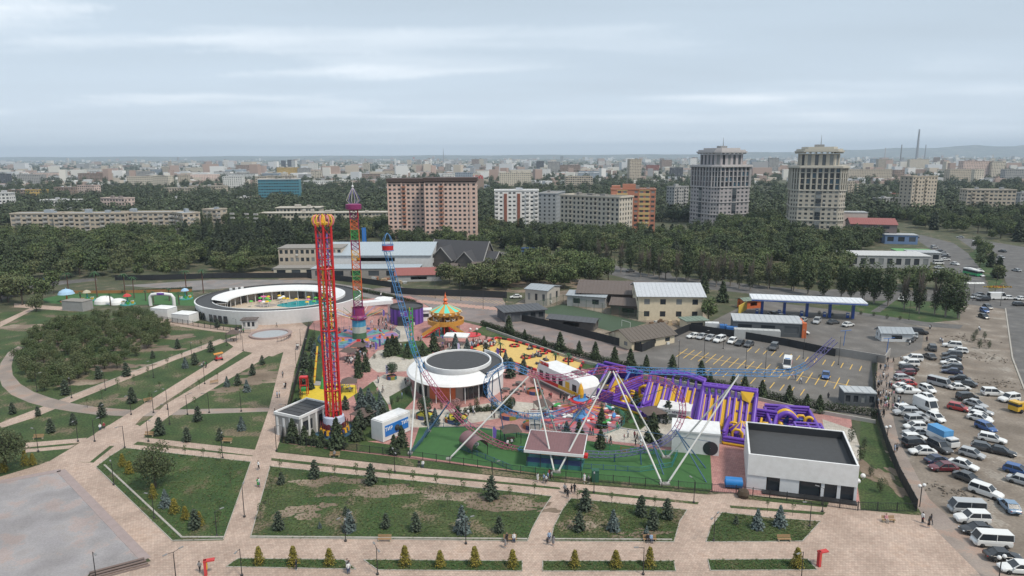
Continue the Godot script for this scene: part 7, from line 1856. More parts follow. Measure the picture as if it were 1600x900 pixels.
	for y in [1.8, 3.6]:
		b.bx(0, y, 0, 2.4, 0.12, 0.12); b.bx(0, y, 1, 2.4, 0.12, 0.12); b.bx(0, y, -1, 2.4, 0.12, 0.12)
	part(lf, "frame", b, paint("white"))
	b = MB.new()
	b.bx(0, 0.2, 0, 1.9, 3.0, 1.7)
	part(lf, "cabin", b, mt("container_grey"))

func carousel() -> void:
	var t := thing("carousel", "two-storey golden carousel with mint and gold striped top", "carousel", Vector3(-20.54,0,-208.48))
	var b := MB.new()
	b.lathe([Vector2(5.0, 0), Vector2(5.0, 0.5), Vector2(0.1, 0.5)], 28)
	part(t, "base", b, paint("teal"))
	b = MB.new()
	b.lathe([Vector2(5.6, 3.2), Vector2(5.7, 4.6), Vector2(5.3, 4.6), Vector2(5.2, 3.7), Vector2(0.1, 3.7)], 28)
	part(t, "upper_deck", b, paint("gold"))
	b = MB.new()
	b.lathe([Vector2(4.6, 6.0), Vector2(4.8, 7.2), Vector2(4.5, 7.3)], 28)
	part(t, "rounding_board", b, paint("gold"))
	for i in 16:
		part(t, "roof_stripe", stripes_mesh(16, i, 4.75, 0.5, 7.2, 9.2), paint("mint") if i % 2 else paint("gold"))
		b = MB.new()
		var a := TAU * i / 16.0
		b.ball(Vector3(cos(a) * 4.85, 6.7, sin(a) * 4.85), 0.4, 8, 0.7)
		part(t, "medallion", b, mt("medallion_cream", 0.55, 0.45, 0.30))
		b = MB.new()
		b.tube(Vector3(cos(a) * 4.2, 0.5, sin(a) * 4.2), Vector3(cos(a) * 4.2, 6.4, sin(a) * 4.2), 0.07)
		part(t, "pole", b, paint("gold"))
	for lv in 2:
		for i in 12:
			var a := TAU * (i + 0.5 * lv) / 12.0
			var o := Vector3(cos(a) * 3.7, [1.3, 4.6][lv], sin(a) * 3.7)
			var f := Vector3(-sin(a), 0, cos(a))
			b = MB.new()
			b.pipe([o - f * 0.55, o + f * 0.4, o + f * 0.6 + Vector3.UP * 0.4, o + f * 0.8 + Vector3.UP * 0.45], [0.22, 0.22, 0.14, 0.09], 6)
			for k in 4: b.tube(o + f * (0.4 if k < 2 else -0.45) + Vector3(0, -0.1, 0), o + f * (0.55 if k < 2 else -0.6) + Vector3(0.1 * (k % 2), -0.65, 0), 0.06, 0.04, 4)
			part(t, "horse", b, paint("white") if i % 3 else mt("horse_brown", 0.2, 0.09, 0.04))
	b = MB.new()
	b.lathe([Vector2(1.2, 0.5), Vector2(1.2, 7.4)], 14)
	part(t, "core", b, mt("horse_brown"))
	b = MB.new()
	b.lathe([Vector2(0.7, 9.0), Vector2(0.75, 9.5), Vector2(0.35, 9.9), Vector2(0.8, 10.4), Vector2(0.3, 11.1), Vector2(0.35, 11.6), Vector2(0.12, 12.2), Vector2(0.02, 13.0)], 12)
	part(t, "finial", b, paint("orange"))
	for s: int in [-1, 1]:
		b = MB.new()
		for k in 10: b.obox(Transform3D(Basis(), Vector3(s * (1.6 + k * 0.5), 3.5 - k * 0.36, 5.4)), Vector3(0.5, 0.12, 1.5))
		b.bar(Vector3(s * 1.4, 4.4, 6.1), Vector3(s * 6.6, 0.9, 6.1), 0.08, 0.9)
		part(t, "stair", b, paint("gold"))
		b = MB.new()
		b.bar(Vector3(s * 1.4, 3.3, 6.16), Vector3(s * 6.6, -0.1, 6.16), 0.1, 0.35)
		part(t, "stair_skirt", b, paint("red"))
	for i in 5:
		b = MB.new()
		b.tube(Vector3(-3 + i * 1.5, 0.3, 5.2), Vector3(-3 + i * 1.5, 3.4, 5.2), 0.14)
		part(t, "front_post", b, paint("red"))
	b = MB.new()
	b.lathe([Vector2(3.0, 0.2), Vector2(2.6, 0.3), Vector2(0.1, 0.3)], 20, Vector3(8.0, 0, 3))
	solo("round_platform", b, paint("red"), "round red platform beside the carousel", "platform", Vector3(-20.54,0,-208.48))

func rocket_ride() -> void:
	var c := Vector3(14.18,0,-136.73)
	for i in 28:
		var b := MB.new()
		b.lathe([Vector2(8.4, 0.06), Vector2(0.5, 0.06)], 2, c, TAU * i / 28.0, TAU * (i + 1) / 28.0)
		struct("ride_floor_wedge", b, mt("floor_red", 0.48, 0.10, 0.11) if i % 2 else mt("floor_mauve", 0.33, 0.17, 0.21))
	var t := thing("rocket_ride", "spinning rocket ride with little planes on arms around a painted hub", "ride", c)
	var b := MB.new()
	b.lathe([Vector2(1.8, 0.1), Vector2(1.8, 0.7), Vector2(1.0, 1.2), Vector2(0.7, 3.4), Vector2(1.5, 3.9), Vector2(1.6, 4.3), Vector2(0.6, 4.6)], 16)
	part(t, "hub", b, paint("rail_blue"))
	b = MB.new()
	b.lathe([Vector2(2.0, 3.8), Vector2(2.3, 4.1), Vector2(2.0, 4.4)], 16)
	part(t, "hub_ring", b, paint("red"))
	b = MB.new()
	b.lathe([Vector2(0.5, 4.6), Vector2(0.65, 5.4), Vector2(0.5, 6.6), Vector2(0.02, 7.9)], 12)
	part(t, "rocket", b, paint("amber"))
	for i in 3:
		b = MB.new()
		b.obox(Transform3D(Basis(Vector3.UP, i * TAU / 3), Vector3(cos(i * TAU / 3) * 0.7, 5.0, -sin(i * TAU / 3) * 0.7)), Vector3(0.7, 0.9, 0.1))
		part(t, "rocket_fin", b, paint("blue"))
	for i in 10:
		var a := TAU * i / 10.0 + 0.2
		var d := Vector3(cos(a), 0, sin(a))
		var f := Vector3(-d.z, 0, d.x)
		var y: float = [1.0, 1.2, 2.4, 2.8, 1.4, 1.0, 0.9, 1.6, 2.2, 1.1][i]
		b = MB.new()
		b.tube(d * 1.2 + Vector3.UP * 2.6, d * 6.4 + Vector3.UP * y, 0.12, 0.09, 6)
		part(t, "arm", b, paint("amber") if i % 3 == 0 else paint("rail_blue"))
		var o := d * 6.9 + Vector3.UP * (y + 0.2)
		b = MB.new()
		b.pipe([o - f * 1.3, o - f * 0.6, o + f * 0.6, o + f * 1.2], [0.12, 0.38, 0.42, 0.1], 8)
		var pl := part(t, "plane", b, paint(["blue", "green", "red", "white", "teal"][i % 5]))
		b = MB.new()
		b.obox(Transform3D(Basis(d, Vector3.UP, f), o + f * 0.1), Vector3(2.4, 0.1, 0.6)); b.obox(Transform3D(Basis(d, Vector3.UP, f), o - f * 1.1 + Vector3.UP * 0.3), Vector3(0.1, 0.7, 0.5))
		part(pl, "wing", b, paint("white"))

func sausage(t: Node, called: String, pts: Array, r: float, m: Material) -> void:
	var b := MB.new()
	b.pipe(pts, [r], 9)
	part(t, called, b, m)
func inflatables() -> void:
	var pu := mt("vinyl_purple", 0.115, 0.040, 0.34, 0.42, "")
	var ye := mt("vinyl_yellow", 0.62, 0.36, 0.015, 0.42, "")
	var bl := mt("vinyl_blue", 0.012, 0.045, 0.25, 0.42, "")
	var nt := mt("netting", 0.045, 0.045, 0.05, 0.9)
	# big slides: [front-left, front-right pixels as ground points, depth, height, lanes]
	for a in [[Vector3(26.57,0,-138.03), Vector3(36,0,-131.64), 8.6, 7.0, 7, "purple and yellow inflatable slide, the taller one with an arched top"], [Vector3(36.77,0,-131.63), Vector3(45.83,0,-126.38), 8.0, 6.6, 8, "purple and yellow inflatable slide with square netted top and yellow peak"]]:
		var D: float = a[2]
		var q := along(a[0], a[1], D)
		var W: float = q[2]
		var H: float = a[3]
		var n: int = a[4]
		var t := thing("inflatable_slide", a[5], "inflatable", q[0] + Vector3(0, 0, 0), q[1] + 0.12)
		var hw := W / 2
		var hd := D / 2
		var b := MB.new()
		b.bx(0, 0, -hd + 1.0, W, H - 1.2, 2.0)
		part(t, "tower", b, pu)
		for i in n * 2 + 1:
			var x := -hw + W * (i + 0.5) / (n * 2 + 1)
			var lane := i % 2 == 1
			if lane:
				b = MB.new()
				b.quad(Vector3(x - W / (n * 4.0 + 2), 0.5, hd - 1.2), Vector3(x + W / (n * 4.0 + 2), 0.5, hd - 1.2), Vector3(x + W / (n * 4.0 + 2), H - 1.6, -hd + 1.8), Vector3(x - W / (n * 4.0 + 2), H - 1.6, -hd + 1.8))
				part(t, "slide_lane", b, ye if (i / 2) % 2 else mt("vinyl_violet", 0.17, 0.07, 0.42, 0.42, ""))
			else:
				sausage(t, "lane_divider", [Vector3(x, 0.5, hd - 0.9), Vector3(x, 0.8, hd - 1.2), Vector3(x, H - 1.3, -hd + 1.9), Vector3(x, H - 0.9, -hd + 1.2)], 0.26, pu)
				sausage(t, "lane_trim", [Vector3(x + 0.3, 0.75, hd - 1.1), Vector3(x + 0.3, H - 1.2, -hd + 1.9)], 0.13, ye)
		for s: int in [-1, 1]:
			b = MB.new()
			var x := hw * s
			b.prism(PackedVector2Array([Vector2(hd, 0), Vector2(-hd, 0), Vector2(-hd, -H + 1.2), Vector2(-hd + 1.9, -H + 1.2), Vector2(hd, -0.9)]), -0.12, 0.12, true)
			var sw := part(t, "side_wall", b, pu)
			sw.transform = Transform3D(Basis(Vector3(0, 0, 1), Vector3(1, 0, 0), Vector3(0, -1, 0)), Vector3(x, 0, 0))
			sausage(t, "side_roll", [Vector3(x, 0.9, hd), Vector3(x, H - 0.9, -hd + 1.9), Vector3(x, H + 0.3, -hd + 1.6)], 0.42, pu)
		for i in n + 1:
			var x := -hw + W * i / n
			sausage(t, "top_post", [Vector3(x, H - 1.4, -hd + 1.7), Vector3(x, H + 0.2, -hd + 1.5), Vector3(x, H + 0.6, -hd + 0.2)], 0.3, pu)
		for z in [-hd + 1.5, -hd + 0.2]:
			var arch := []
			for k in 9: arch.append(Vector3(-hw + W * k / 8.0, H + 0.5 + (0.9 * sin(PI * k / 8.0) if a[5].contains("arched") else 0.0), z))
			sausage(t, "top_roll", arch, 0.36, pu)
		b = MB.new()
		b.quad(Vector3(-hw, H + 0.55, -hd + 1.4), Vector3(hw, H + 0.55, -hd + 1.4), Vector3(hw, H + 0.55, -hd + 0.2), Vector3(-hw, H + 0.55, -hd + 0.2))
		part(t, "net_roof", b, nt)
		sausage(t, "landing_roll", [Vector3(-hw, 0.5, hd), Vector3(hw, 0.5, hd)], 0.5, pu)
		sausage(t, "base_roll", [Vector3(-hw, 0.2, hd + 0.5), Vector3(hw, 0.2, hd + 0.5)], 0.22, ye)
		for i in 4:
			var x := -hw + W * (i + 0.5) / 4.0
			sausage(t, "gate_arch", [Vector3(x - 0.8, 0.3, hd + 0.2), Vector3(x - 0.8, 1.5, hd + 0.2), Vector3(x, 2.0, hd + 0.2), Vector3(x + 0.8, 1.5, hd + 0.2), Vector3(x + 0.8, 0.3, hd + 0.2)], 0.26, ye if i % 2 else pu)
		b = MB.new()
		b.bx(0, 0.02, hd - 0.6, W, 0.45, 1.6)
		part(t, "landing", b, bl)
		if a[5].contains("peak"):
			b = MB.new()
			b.tri(Vector3(hw - 3.0, H + 0.4, -hd + 1.8), Vector3(hw - 0.4, H + 0.4, -hd + 1.8), Vector3(hw - 1.0, H - 1.6, -hd + 3.0)); b.tri(Vector3(hw - 3.0, H + 0.4, -hd + 1.8), Vector3(hw - 1.0, H - 1.6, -hd + 3.0), Vector3(hw - 2.6, H - 1.2, -hd + 2.4))
			part(t, "peak_flap", b, ye)
	# castle and obstacle courses: walled pens with humps, arches and pillars
	for a in [[Vector3(14.91,0,-151.7), Vector3(22.63,0,-144.15), 10.0, 5.0, "blue and purple inflatable castle beside the snack shop", 0], [Vector3(21.95,0,-143.37), Vector3(27.38,0,-138.02), 12.0, 3.0, "purple and yellow inflatable maze between castle and slide", 1], [Vector3(39.97,0,-123.41), Vector3(47.66,0,-119.87), 13.0, 3.0, "inflatable obstacle course with a purple tent dome and yellow beams", 2], [Vector3(49.41,0,-123.31), Vector3(57.83,0,-121.47), 13.0, 3.2, "inflatable obstacle course with twin arched humps and cage frame", 3]]:
		var D: float = a[2]
		var q := along(a[0], a[1], D)
		var W: float = q[2]
		var H: float = a[3]
		var kd: int = a[5]
		var t := thing("inflatable_course", a[4], "inflatable", q[0], q[1])
		var hw := W / 2
		var hd := D / 2
		var b := MB.new()
		b.bx(0, 0.02, 0, W, 0.5, D)
		part(t, "floor", b, [bl, ye, mt("vinyl_violet"), pu][kd])
		for e in [[Vector3(-hw, 0, hd), Vector3(hw, 0, hd), 0.5], [Vector3(-hw, 0, -hd), Vector3(hw, 0, -hd), 1.0], [Vector3(-hw, 0, hd), Vector3(-hw, 0, -hd), 0.8], [Vector3(hw, 0, hd), Vector3(hw, 0, -hd), 0.8]]:
			var k := int(H * e[2] / 0.55) + 1
			for i in k: sausage(t, "wall_roll", [e[0] + Vector3.UP * (0.35 + i * 0.55), e[1] + Vector3.UP * (0.35 + i * 0.55)], 0.34, pu if i > 0 or kd == 0 else ye)
		for i in 26:
			var x := rnd(-hw, hw) * 0.85
			var z := rnd(-hd, hd) * 0.85
			var m: Material = [ye, pu, ye, bl][i % 4]
			if i % 3 == 0: sausage(t, "arch", [Vector3(x - 0.9, 0.4, z), Vector3(x - 0.9, 1.7, z), Vector3(x - 0.4, 2.3, z), Vector3(x + 0.4, 2.3, z), Vector3(x + 0.9, 1.7, z), Vector3(x + 0.9, 0.4, z)], 0.28, m)
			elif i % 3 == 1: sausage(t, "beam", [Vector3(x - 1.3, 0.8, z), Vector3(x + 1.3, 0.8, z + 0.5)], 0.3, m)
			else:
				b = MB.new()
				b.ball(Vector3(x, 0.9, z), 0.55, 12)
				part(t, "ball", b, m)
		if kd == 0:
			for i in 4:
				var x := -hw + 1.0 + i * (W - 2.0) / 3.0
				sausage(t, "tower_post", [Vector3(x, 0.5, -hd + 1), Vector3(x, H + 0.8, -hd + 1), Vector3(x, H + 0.9, -hd + 3.6), Vector3(x, 1.0, hd - 1.5)], 0.36, pu if i % 3 else bl)
			for z in [-hd + 1.0, -hd + 3.6]: sausage(t, "tower_roll", [Vector3(-hw + 1, H + 0.9, z), Vector3(hw - 1, H + 0.9, z)], 0.34, pu)
			b = MB.new()
			b.quad(Vector3(-hw + 1.2, 1.0, hd - 1.5), Vector3(0, 1.0, hd - 1.5), Vector3(0, H + 0.3, -hd + 3.6), Vector3(-hw + 1.2, H + 0.3, -hd + 3.6))
			part(t, "slide", b, nt)
			b = MB.new()
			b.quad(Vector3(0.3, 0.7, hd - 1.0), Vector3(hw - 1.2, 0.7, hd - 1.0), Vector3(hw - 1.2, H - 1.0, -hd + 3.6), Vector3(0.3, H - 1.0, -hd + 3.6))
			part(t, "slide", b, ye)
		elif kd == 1:
			for i in 8: sausage(t, "pillar", [Vector3(-hw + 1 + i * (W - 2) / 7.0, 0.4, -hd + 2.2), Vector3(-hw + 1 + i * (W - 2) / 7.0, 3.2, -hd + 2.2)], 0.27, ye if i % 2 else pu)
			sausage(t, "tee_arch", [Vector3(-2.4, 0.4, -hd + 4), Vector3(-2.4, 2.8, -hd + 4), Vector3(-1.4, 3.4, -hd + 4), Vector3(1.6, 3.4, -hd + 4), Vector3(1.6, 0.6, -hd + 4)], 0.34, ye)
		elif kd == 2:
			b = MB.new()
			b.lathe([Vector2(2.3, 0.5), Vector2(2.2, 1.3), Vector2(0.25, 3.2), Vector2(0.02, 3.3)], 8, Vector3(-1.6, 0, 1.6))
			part(t, "tent_dome", b, pu)
			for i in 8:
				var an := TAU * i / 8.0
				sausage(t, "tent_rib", [Vector3(-1.6 + cos(an) * 2.3, 1.3, 1.6 + sin(an) * 2.3), Vector3(-1.6, 3.3, 1.6)], 0.12, ye)
			for i in 5: sausage(t, "ramp_beam", [Vector3(0.6 + i * 0.9, 0.6, 2.5), Vector3(0.6 + i * 0.9, 1.9, -hd + 1.4)], 0.26, ye if i % 2 else pu)
			sausage(t, "frame_roll", [Vector3(-hw + 1, 3.2, -hd + 1), Vector3(-hw + 4.4, 3.2, -hd + 1), Vector3(-hw + 4.4, 3.2, -hd + 3), Vector3(-hw + 1, 3.2, -hd + 3), Vector3(-hw + 1, 3.2, -hd + 1)], 0.32, pu)
			for i in 4: sausage(t, "frame_post", [Vector3(-hw + (1.0 if i & 1 else 4.4), 0.4, -hd + (1.0 if i & 2 else 3.0)), Vector3(-hw + (1.0 if i & 1 else 4.4), 3.2, -hd + (1.0 if i & 2 else 3.0))], 0.3, ye)
		else:
			for z in [-1.5, 0.2, 1.6]:
				var hump := []
				for k in 13: hump.append(Vector3(-hw + 0.8 + (W - 3.0) * k / 12.0, 0.6 + 2.7 * sin(PI * k / 12.0), -hd + 3.0 + z))
				sausage(t, "hump", hump, 0.5, pu if z != 0.2 else ye)
			for i in 3:
				for z in [1.0, 4.4]: sausage(t, "cage_post", [Vector3(0.2 + i * 2.4, 0.4, z), Vector3(0.2 + i * 2.4, 2.6, z)], 0.24, pu)
				sausage(t, "cage_beam", [Vector3(0.2 + i * 2.4, 2.6, 1.0), Vector3(0.2 + i * 2.4, 2.6, 4.4)], 0.24, pu)
			for z in [1.0, 2.7, 4.4]: sausage(t, "cage_beam", [Vector3(0.2, 2.6, z), Vector3(5.0, 2.6, z)], 0.24, pu)
			var ringp := []
			for k in 14: ringp.append(Vector3(hw - 1.0 + cos(TAU * k / 13.0) * 0.8, 2.2 + sin(TAU * k / 13.0) * 0.9, -1.0))
			sausage(t, "ring", ringp, 0.3, ye)

func small_rides() -> void:
	# green shaft ride
	var g := thing("green_tower_ride", "slim green tower ride with yellow track beside round flower beds", "ride", Vector3(-27.9,0,-185.93))
	var b := MB.new()
	b.bx(0, 0, 0, 1.7, 2.2, 1.7)
	part(g, "base", b, paint("green"))
	for i in 4:
		b = MB.new()
		b.tube(Vector3(0.4 * (1 if i & 1 else -1), 2, 0.4 * (1 if i & 2 else -1)), Vector3(0.4 * (1 if i & 1 else -1), 13.0, 0.4 * (1 if i & 2 else -1)), 0.14)
		part(g, "column", b, paint("green") if i else paint("amber"))
	b = MB.new()
	for k in 9: b.bx(0, 2.4 + k * 1.2, 0, 0.9, 0.12, 0.9)
	part(g, "rungs", b, paint("green"))
	for i in 6:
		b = MB.new()
		b.bx(-1.6 + i * 0.3, 2.0, 1.2, 0.26, 0.9, 0.4)
		part(g, "seat", b, paint("teal"))
	# yellow play equipment
	var y := thing("pendulum_slide", "yellow twin-post climbing slide beside the promenade fence", "slide", Vector3(-46.94,0,-159.8))
	for i in 2:
		b = MB.new()
		b.tube(Vector3(-1.0 + i * 2.2, 0, 0), Vector3(-0.5 + i * 1.9, 8.6 + i * 3.0, -3), 0.28, 0.22, 8)
		part(y, "post", b, paint("yellow"))
		for k in 4:
			var bb := MB.new()
			bb.lathe([Vector2(0.32, 0), Vector2(0.32, 0.18)], 8, Vector3(-1.0 + i * 2.2, 0, 0).lerp(Vector3(-0.5 + i * 1.9, 8.6 + i * 3.0, -3), 0.2 + k * 0.2))
			part(y, "collar", bb, paint("orange"))
	b = MB.new()
	b.bx(0.2, 0.03, 0, 3.4, 0.2, 3.0)
	part(y, "footing", b, mt("wall_grey"))
	var rg := thing("play_gate", "red square play frame with green platform on the yellow floor", "play frame", Vector3(-47.92,0,-152.08))
	b = MB.new()
	for i in 4: b.tube(Vector3(0.75 * (1 if i & 1 else -1), 0, 0.6 * (1 if i & 2 else -1)), Vector3(0.75 * (1 if i & 1 else -1), 4.4, 0.6 * (1 if i & 2 else -1)), 0.1)
	for yy in [2.4, 4.2]: b.bx(0, yy, 0.6, 1.6, 0.2, 0.14)
	b.bx(0, 4.2, 0, 1.7, 0.25, 1.4)
	part(rg, "frame", b, paint("red"))
	b = MB.new()
	b.bx(0, 1.0, 0, 1.4, 0.7, 1.1)
	part(rg, "platform", b, paint("green"))
	for a in [[-40.76,-154.19,0],[-44.82,-156.5,1],[-39.83,-157.82,2]]:
		var t := thing("play_toy", ["low spring toy cluster on the yellow play floor", "green climbing cone on the yellow play floor", "grey balance frame on the yellow play floor"][a[2]], "play toy", yv(a[0], a[1]))
		b = MB.new()
		if a[2] == 1: b.lathe([Vector2(0.8, 0), Vector2(0.05, 3.0)], 8)
		else:
			for i in 5: b.tube(Vector3(-1.0 + i * 0.5, 0, 0.3 * (i % 2)), Vector3(-1.0 + i * 0.5, 1.2, 0), 0.1)
			b.bx(0, 1.1, 0, 2.4, 0.12, 0.6)
		part(t, "frame", b, [mt("wall_grey"), paint("green"), mt("container_grey")][a[2]])
	# tyre barrier round the kart track, and tyre islands
	var loop := poly([-12.25,-189.57,-4.68,-201.33,-0.07,-198.33,18.95,-176.73,17.07,-169.52,11.25,-168.01,6.43,-169.14,-2.66,-178.81])
	var tb := thing("tyre_barrier", "red and black tyre barrier around the ochre kart track", "barrier")
	for i in loop.size():
		var p := loop[i]
		var q := loop[(i + 1) % loop.size()]
		var k := int(p.distance_to(q) / 1.5)
		for j in k:
			var o := p.lerp(q, (j + 0.5) / k)
			b = MB.new()
			b.obox(Transform3D(Basis(Vector3.UP, -atan2(q.y - p.y, q.x - p.x)), Vector3(o.x, 0.3, o.y)), Vector3(1.42, 0.55, 0.5))
			part(tb, "tyre_block", b, paint("red") if j % 2 == 0 else mt("tyre_black", 0.02, 0.02, 0.02))
	for a in [[0.66,-192.72],[-3.13,-187.47],[3.74,-181.1],[8.46,-185.37],[14.97,-177.95],[-6.74,-193.52]]:
		var t := thing("tyre_island", "round red and black tyre island on the kart track", "barrier", yv(a[0], a[1]), 0, "tyre islands on the kart track")
		for i in 10:
			b = MB.new()
			b.lathe([Vector2(1.5, 0.04), Vector2(1.5, 0.45), Vector2(1.05, 0.45), Vector2(1.05, 0.04)], 3, Vector3.ZERO, TAU * i / 10.0, TAU * (i + 0.92) / 10.0)
			part(t, "tyre_block", b, paint("red") if i % 2 else mt("tyre_black"))
	for a in [[5,-189.3],[6.61,-183.51],[5.5,-181.68],[7.44,-182.27],[9.01,-178.63],[6.99,-175.18],[-7.36,-184.98],[-5.33,-196.28]]:
		var t := thing("go_kart", "small dark go-kart with a driver on the ochre track", "kart", yv(a[0], a[1], 0.04), rng.randf() * 6.0, "go-karts on the ochre track")
		b = MB.new()
		b.bx(0, 0.12, 0, 1.7, 0.22, 1.0); b.bx(0.7, 0.2, 0, 0.4, 0.25, 1.1)
		part(t, "chassis", b, mt("kart_dark", 0.05, 0.05, 0.06))
		for i in 4:
			b = MB.new()
			b.pipe([Vector3(0.55 * (1 if i & 1 else -1), 0.18, 0.5 * (1 if i & 2 else -1)), Vector3(0.55 * (1 if i & 1 else -1), 0.18, 0.66 * (1 if i & 2 else -1))], [0.18], 10)
			part(t, "wheel", b, mt("tyre_black"))
		b = MB.new()
		b.pipe([Vector3(-0.2, 0.3, 0), Vector3(-0.35, 0.85, 0), Vector3(-0.32, 1.05, 0)], [0.24, 0.2, 0.07], 8); b.ball(Vector3(-0.3, 1.2, 0), 0.17, 8)
		part(t, "driver", b, mt("kart_driver", 0.42, 0.40, 0.40))

# ---------- vehicles ----------
var car_parts := {}
const PAINT := {"w": ["white", 0.66, 0.66, 0.65], "s": ["silver", 0.36, 0.37, 0.38], "b": ["black", 0.014, 0.014, 0.016], "d": ["dark grey", 0.060, 0.062, 0.066], "r": ["red", 0.36, 0.03, 0.03], "n": ["navy blue", 0.018, 0.026, 0.065], "u": ["blue", 0.03, 0.09, 0.26], "m": ["maroon", 0.11, 0.012, 0.02], "g": ["green", 0.04, 0.30, 0.12], "y": ["yellow", 0.60, 0.36, 0.03], "c": ["pale blue", 0.16, 0.24, 0.34]}
# type: length, width, belt height, roof height, rear glass foot, rear roof, front roof, windscreen foot (share of length from the tail), bonnet height, tail height
const SHAPES := {"sedan": [4.65, 1.78, 0.92, 1.45, 0.13, 0.27, 0.55, 0.72, 0.84, 0.94], "suv": [4.75, 1.9, 1.12, 1.78, 0.02, 0.07, 0.58, 0.72, 1.04, 1.10], "hatchback": [4.15, 1.74, 0.98, 1.52, 0.03, 0.12, 0.56, 0.76, 0.90, 0.98], "wagon": [4.7, 1.78, 0.94, 1.48, 0.03, 0.10, 0.55, 0.71, 0.86, 0.94], "minibus": [5.0, 1.88, 1.15, 2.05, 0.01, 0.03, 0.84, 0.95, 1.0, 1.12], "van": [5.6, 2.05, 1.3, 2.55, 0.01, 0.02, 0.78, 0.90, 1.15, 1.3], "pickup": [5.2, 1.85, 1.05, 1.75, 0.42, 0.46, 0.62, 0.74, 1.02, 1.02]}
func car_mesh(type: String, col: String) -> Array:
	var key := type + col
	if car_parts.has(key): return car_parts[key]
	var s: Array = SHAPES[type]
	var L: float = s[0]
	var w: float = s[1] / 2
	var belt: float = s[2]
	var X := func(f: float) -> float: return -L / 2 + L * f
	var pm := mt("car_paint_" + col, PAINT[col][1], PAINT[col][2], PAINT[col][3], 0.25, "")
	pm.clearcoat_enabled = true; pm.clearcoat = 0.6
	var b := MB.new()
	# lower body: sections from tail to nose
	var st := [[0.0, 0.80, s[9] * 0.86, 0.42], [0.03, 0.93, s[9] * 0.98, 0.30], [0.10, 1.0, s[9], 0.24], [s[4] + 0.02, 1.0, belt, 0.22], [0.5, 1.0, belt, 0.22], [s[7], 0.99, lerpf(belt, s[8], 0.3), 0.22], [0.9, 0.95, s[8] * 0.93, 0.24], [0.97, 0.86, s[8] * 0.80, 0.28], [1.0, 0.72, s[8] * 0.62, 0.36]]
	if s[4] < 0.06: st.remove_at(2)
	var ring := func(q: Array) -> Array:
		var x: float = X.call(q[0])
		var ww: float = w * q[1]
		var r := []
		for p in [[0.86, q[3]], [0.99, q[3] + 0.14], [1.0, lerpf(q[3], q[2], 0.62)], [0.955, q[2] - 0.05], [0.88, q[2]], [0.0, q[2] + 0.035]]: r.append(Vector3(x, p[1], ww * p[0]))
		for i in 5: r.append(Vector3(r[4 - i].x, r[4 - i].y, -r[4 - i].z))
		return r
	var prev: Array = ring.call(st[0])
	for j in 10: b.tri(prev[0].lerp(prev[10], 0.5) + Vector3.UP * 0.2, prev[j + 1], prev[j])
	for i in range(1, st.size()):
		var cur: Array = ring.call(st[i])
		for j in 10: b.quad(prev[j], cur[j], cur[j + 1], prev[j + 1])
		prev = cur
	for j in 10: b.tri(prev[0].lerp(prev[10], 0.5) + Vector3.UP * 0.15, prev[j], prev[j + 1])
	var body := b.mesh(pm)
	# glasshouse
	var x0: float = X.call(s[4]); var x1: float = X.call(s[5]); var x2: float = X.call(s[6]); var x3: float = X.call(s[7])
	var hr: float = s[3]
	var wb := w * 0.93
	var wt := w * (0.80 if type != "minibus" and type != "van" else 0.88)
	var gl := MB.new()
	gl.quad(Vector3(x3, belt, wb), Vector3(x3, belt, -wb), Vector3(x2, hr, -wt), Vector3(x2, hr, wt))
	var gm := gl.mesh(glass(0))
	gl = MB.new()
	gl.quad(Vector3(x0, belt, -wb), Vector3(x0, belt, wb), Vector3(x1, hr, wt), Vector3(x1, hr, -wt))
	var gr := gl.mesh(glass(0))
	var sides := []
	for e: int in [-1, 1]:
		var a := Vector3(x0, belt, wb * e); var c := Vector3(x3, belt, wb * e); var d := Vector3(x2, hr, wt * e); var f := Vector3(x1, hr, wt * e)
		var sg := MB.new()
		if e > 0: sg.quad(a, c, d, f)
		else: sg.quad(c, a, f, d)
		sides.append(sg.mesh(glass(0)))
	var rf := MB.new()
	rf.obox(Transform3D(Basis(), Vector3((x1 + x2) / 2, hr + 0.02, 0)), Vector3(x2 - x1 + 0.12, 0.07, wt * 2 + 0.04))
	for e: int in [-1, 1]:
		for p in [[x3, x2], [x0, x1]]: rf.bar(Vector3(p[0], belt, wb * e), Vector3(p[1], hr, wt * e), 0.09, 0.09)
		var xm := lerpf(x1, x2, 0.52)
		rf.bar(Vector3(xm, belt, (wb + 0.01) * e), Vector3(xm, hr, (wt + 0.01) * e), 0.08, 0.06)
		rf.obox(Transform3D(Basis(), Vector3(x3 - 0.1, belt + 0.05, (w + 0.08) * e)), Vector3(0.14, 0.13, 0.2))
		if type == "van": rf.obox(Transform3D(Basis(), Vector3((x1 + x2) / 2 - 0.35, (belt + hr) / 2, (wt + 0.035) * e)), Vector3(x2 - x1 - 0.9, hr - belt, 0.1))
	var wl := MB.new()
	wl.pipe([Vector3(0, 0, -0.1), Vector3(0, 0, 0.1)], [0.33], 14)
	var rm := MB.new()
	rm.pipe([Vector3(0, 0, -0.108), Vector3(0, 0, 0.108)], [0.2], 10)
	var hl := MB.new()
	hl.ball(Vector3.ZERO, 0.16, 8, 0.55)
	car_parts[key] = [body, gm, sides, rf.mesh(pm), wl.mesh(mt("tyre_black")), rm.mesh(mt("rim_alloy", 0.35, 0.35, 0.36, 0.35, "")), hl.mesh(mt("headlight_glass", 0.55, 0.56, 0.58, 0.15, "")), hl.mesh(mt("taillight_red", 0.28, 0.012, 0.012, 0.25, "")), gr]
	return car_parts[key]
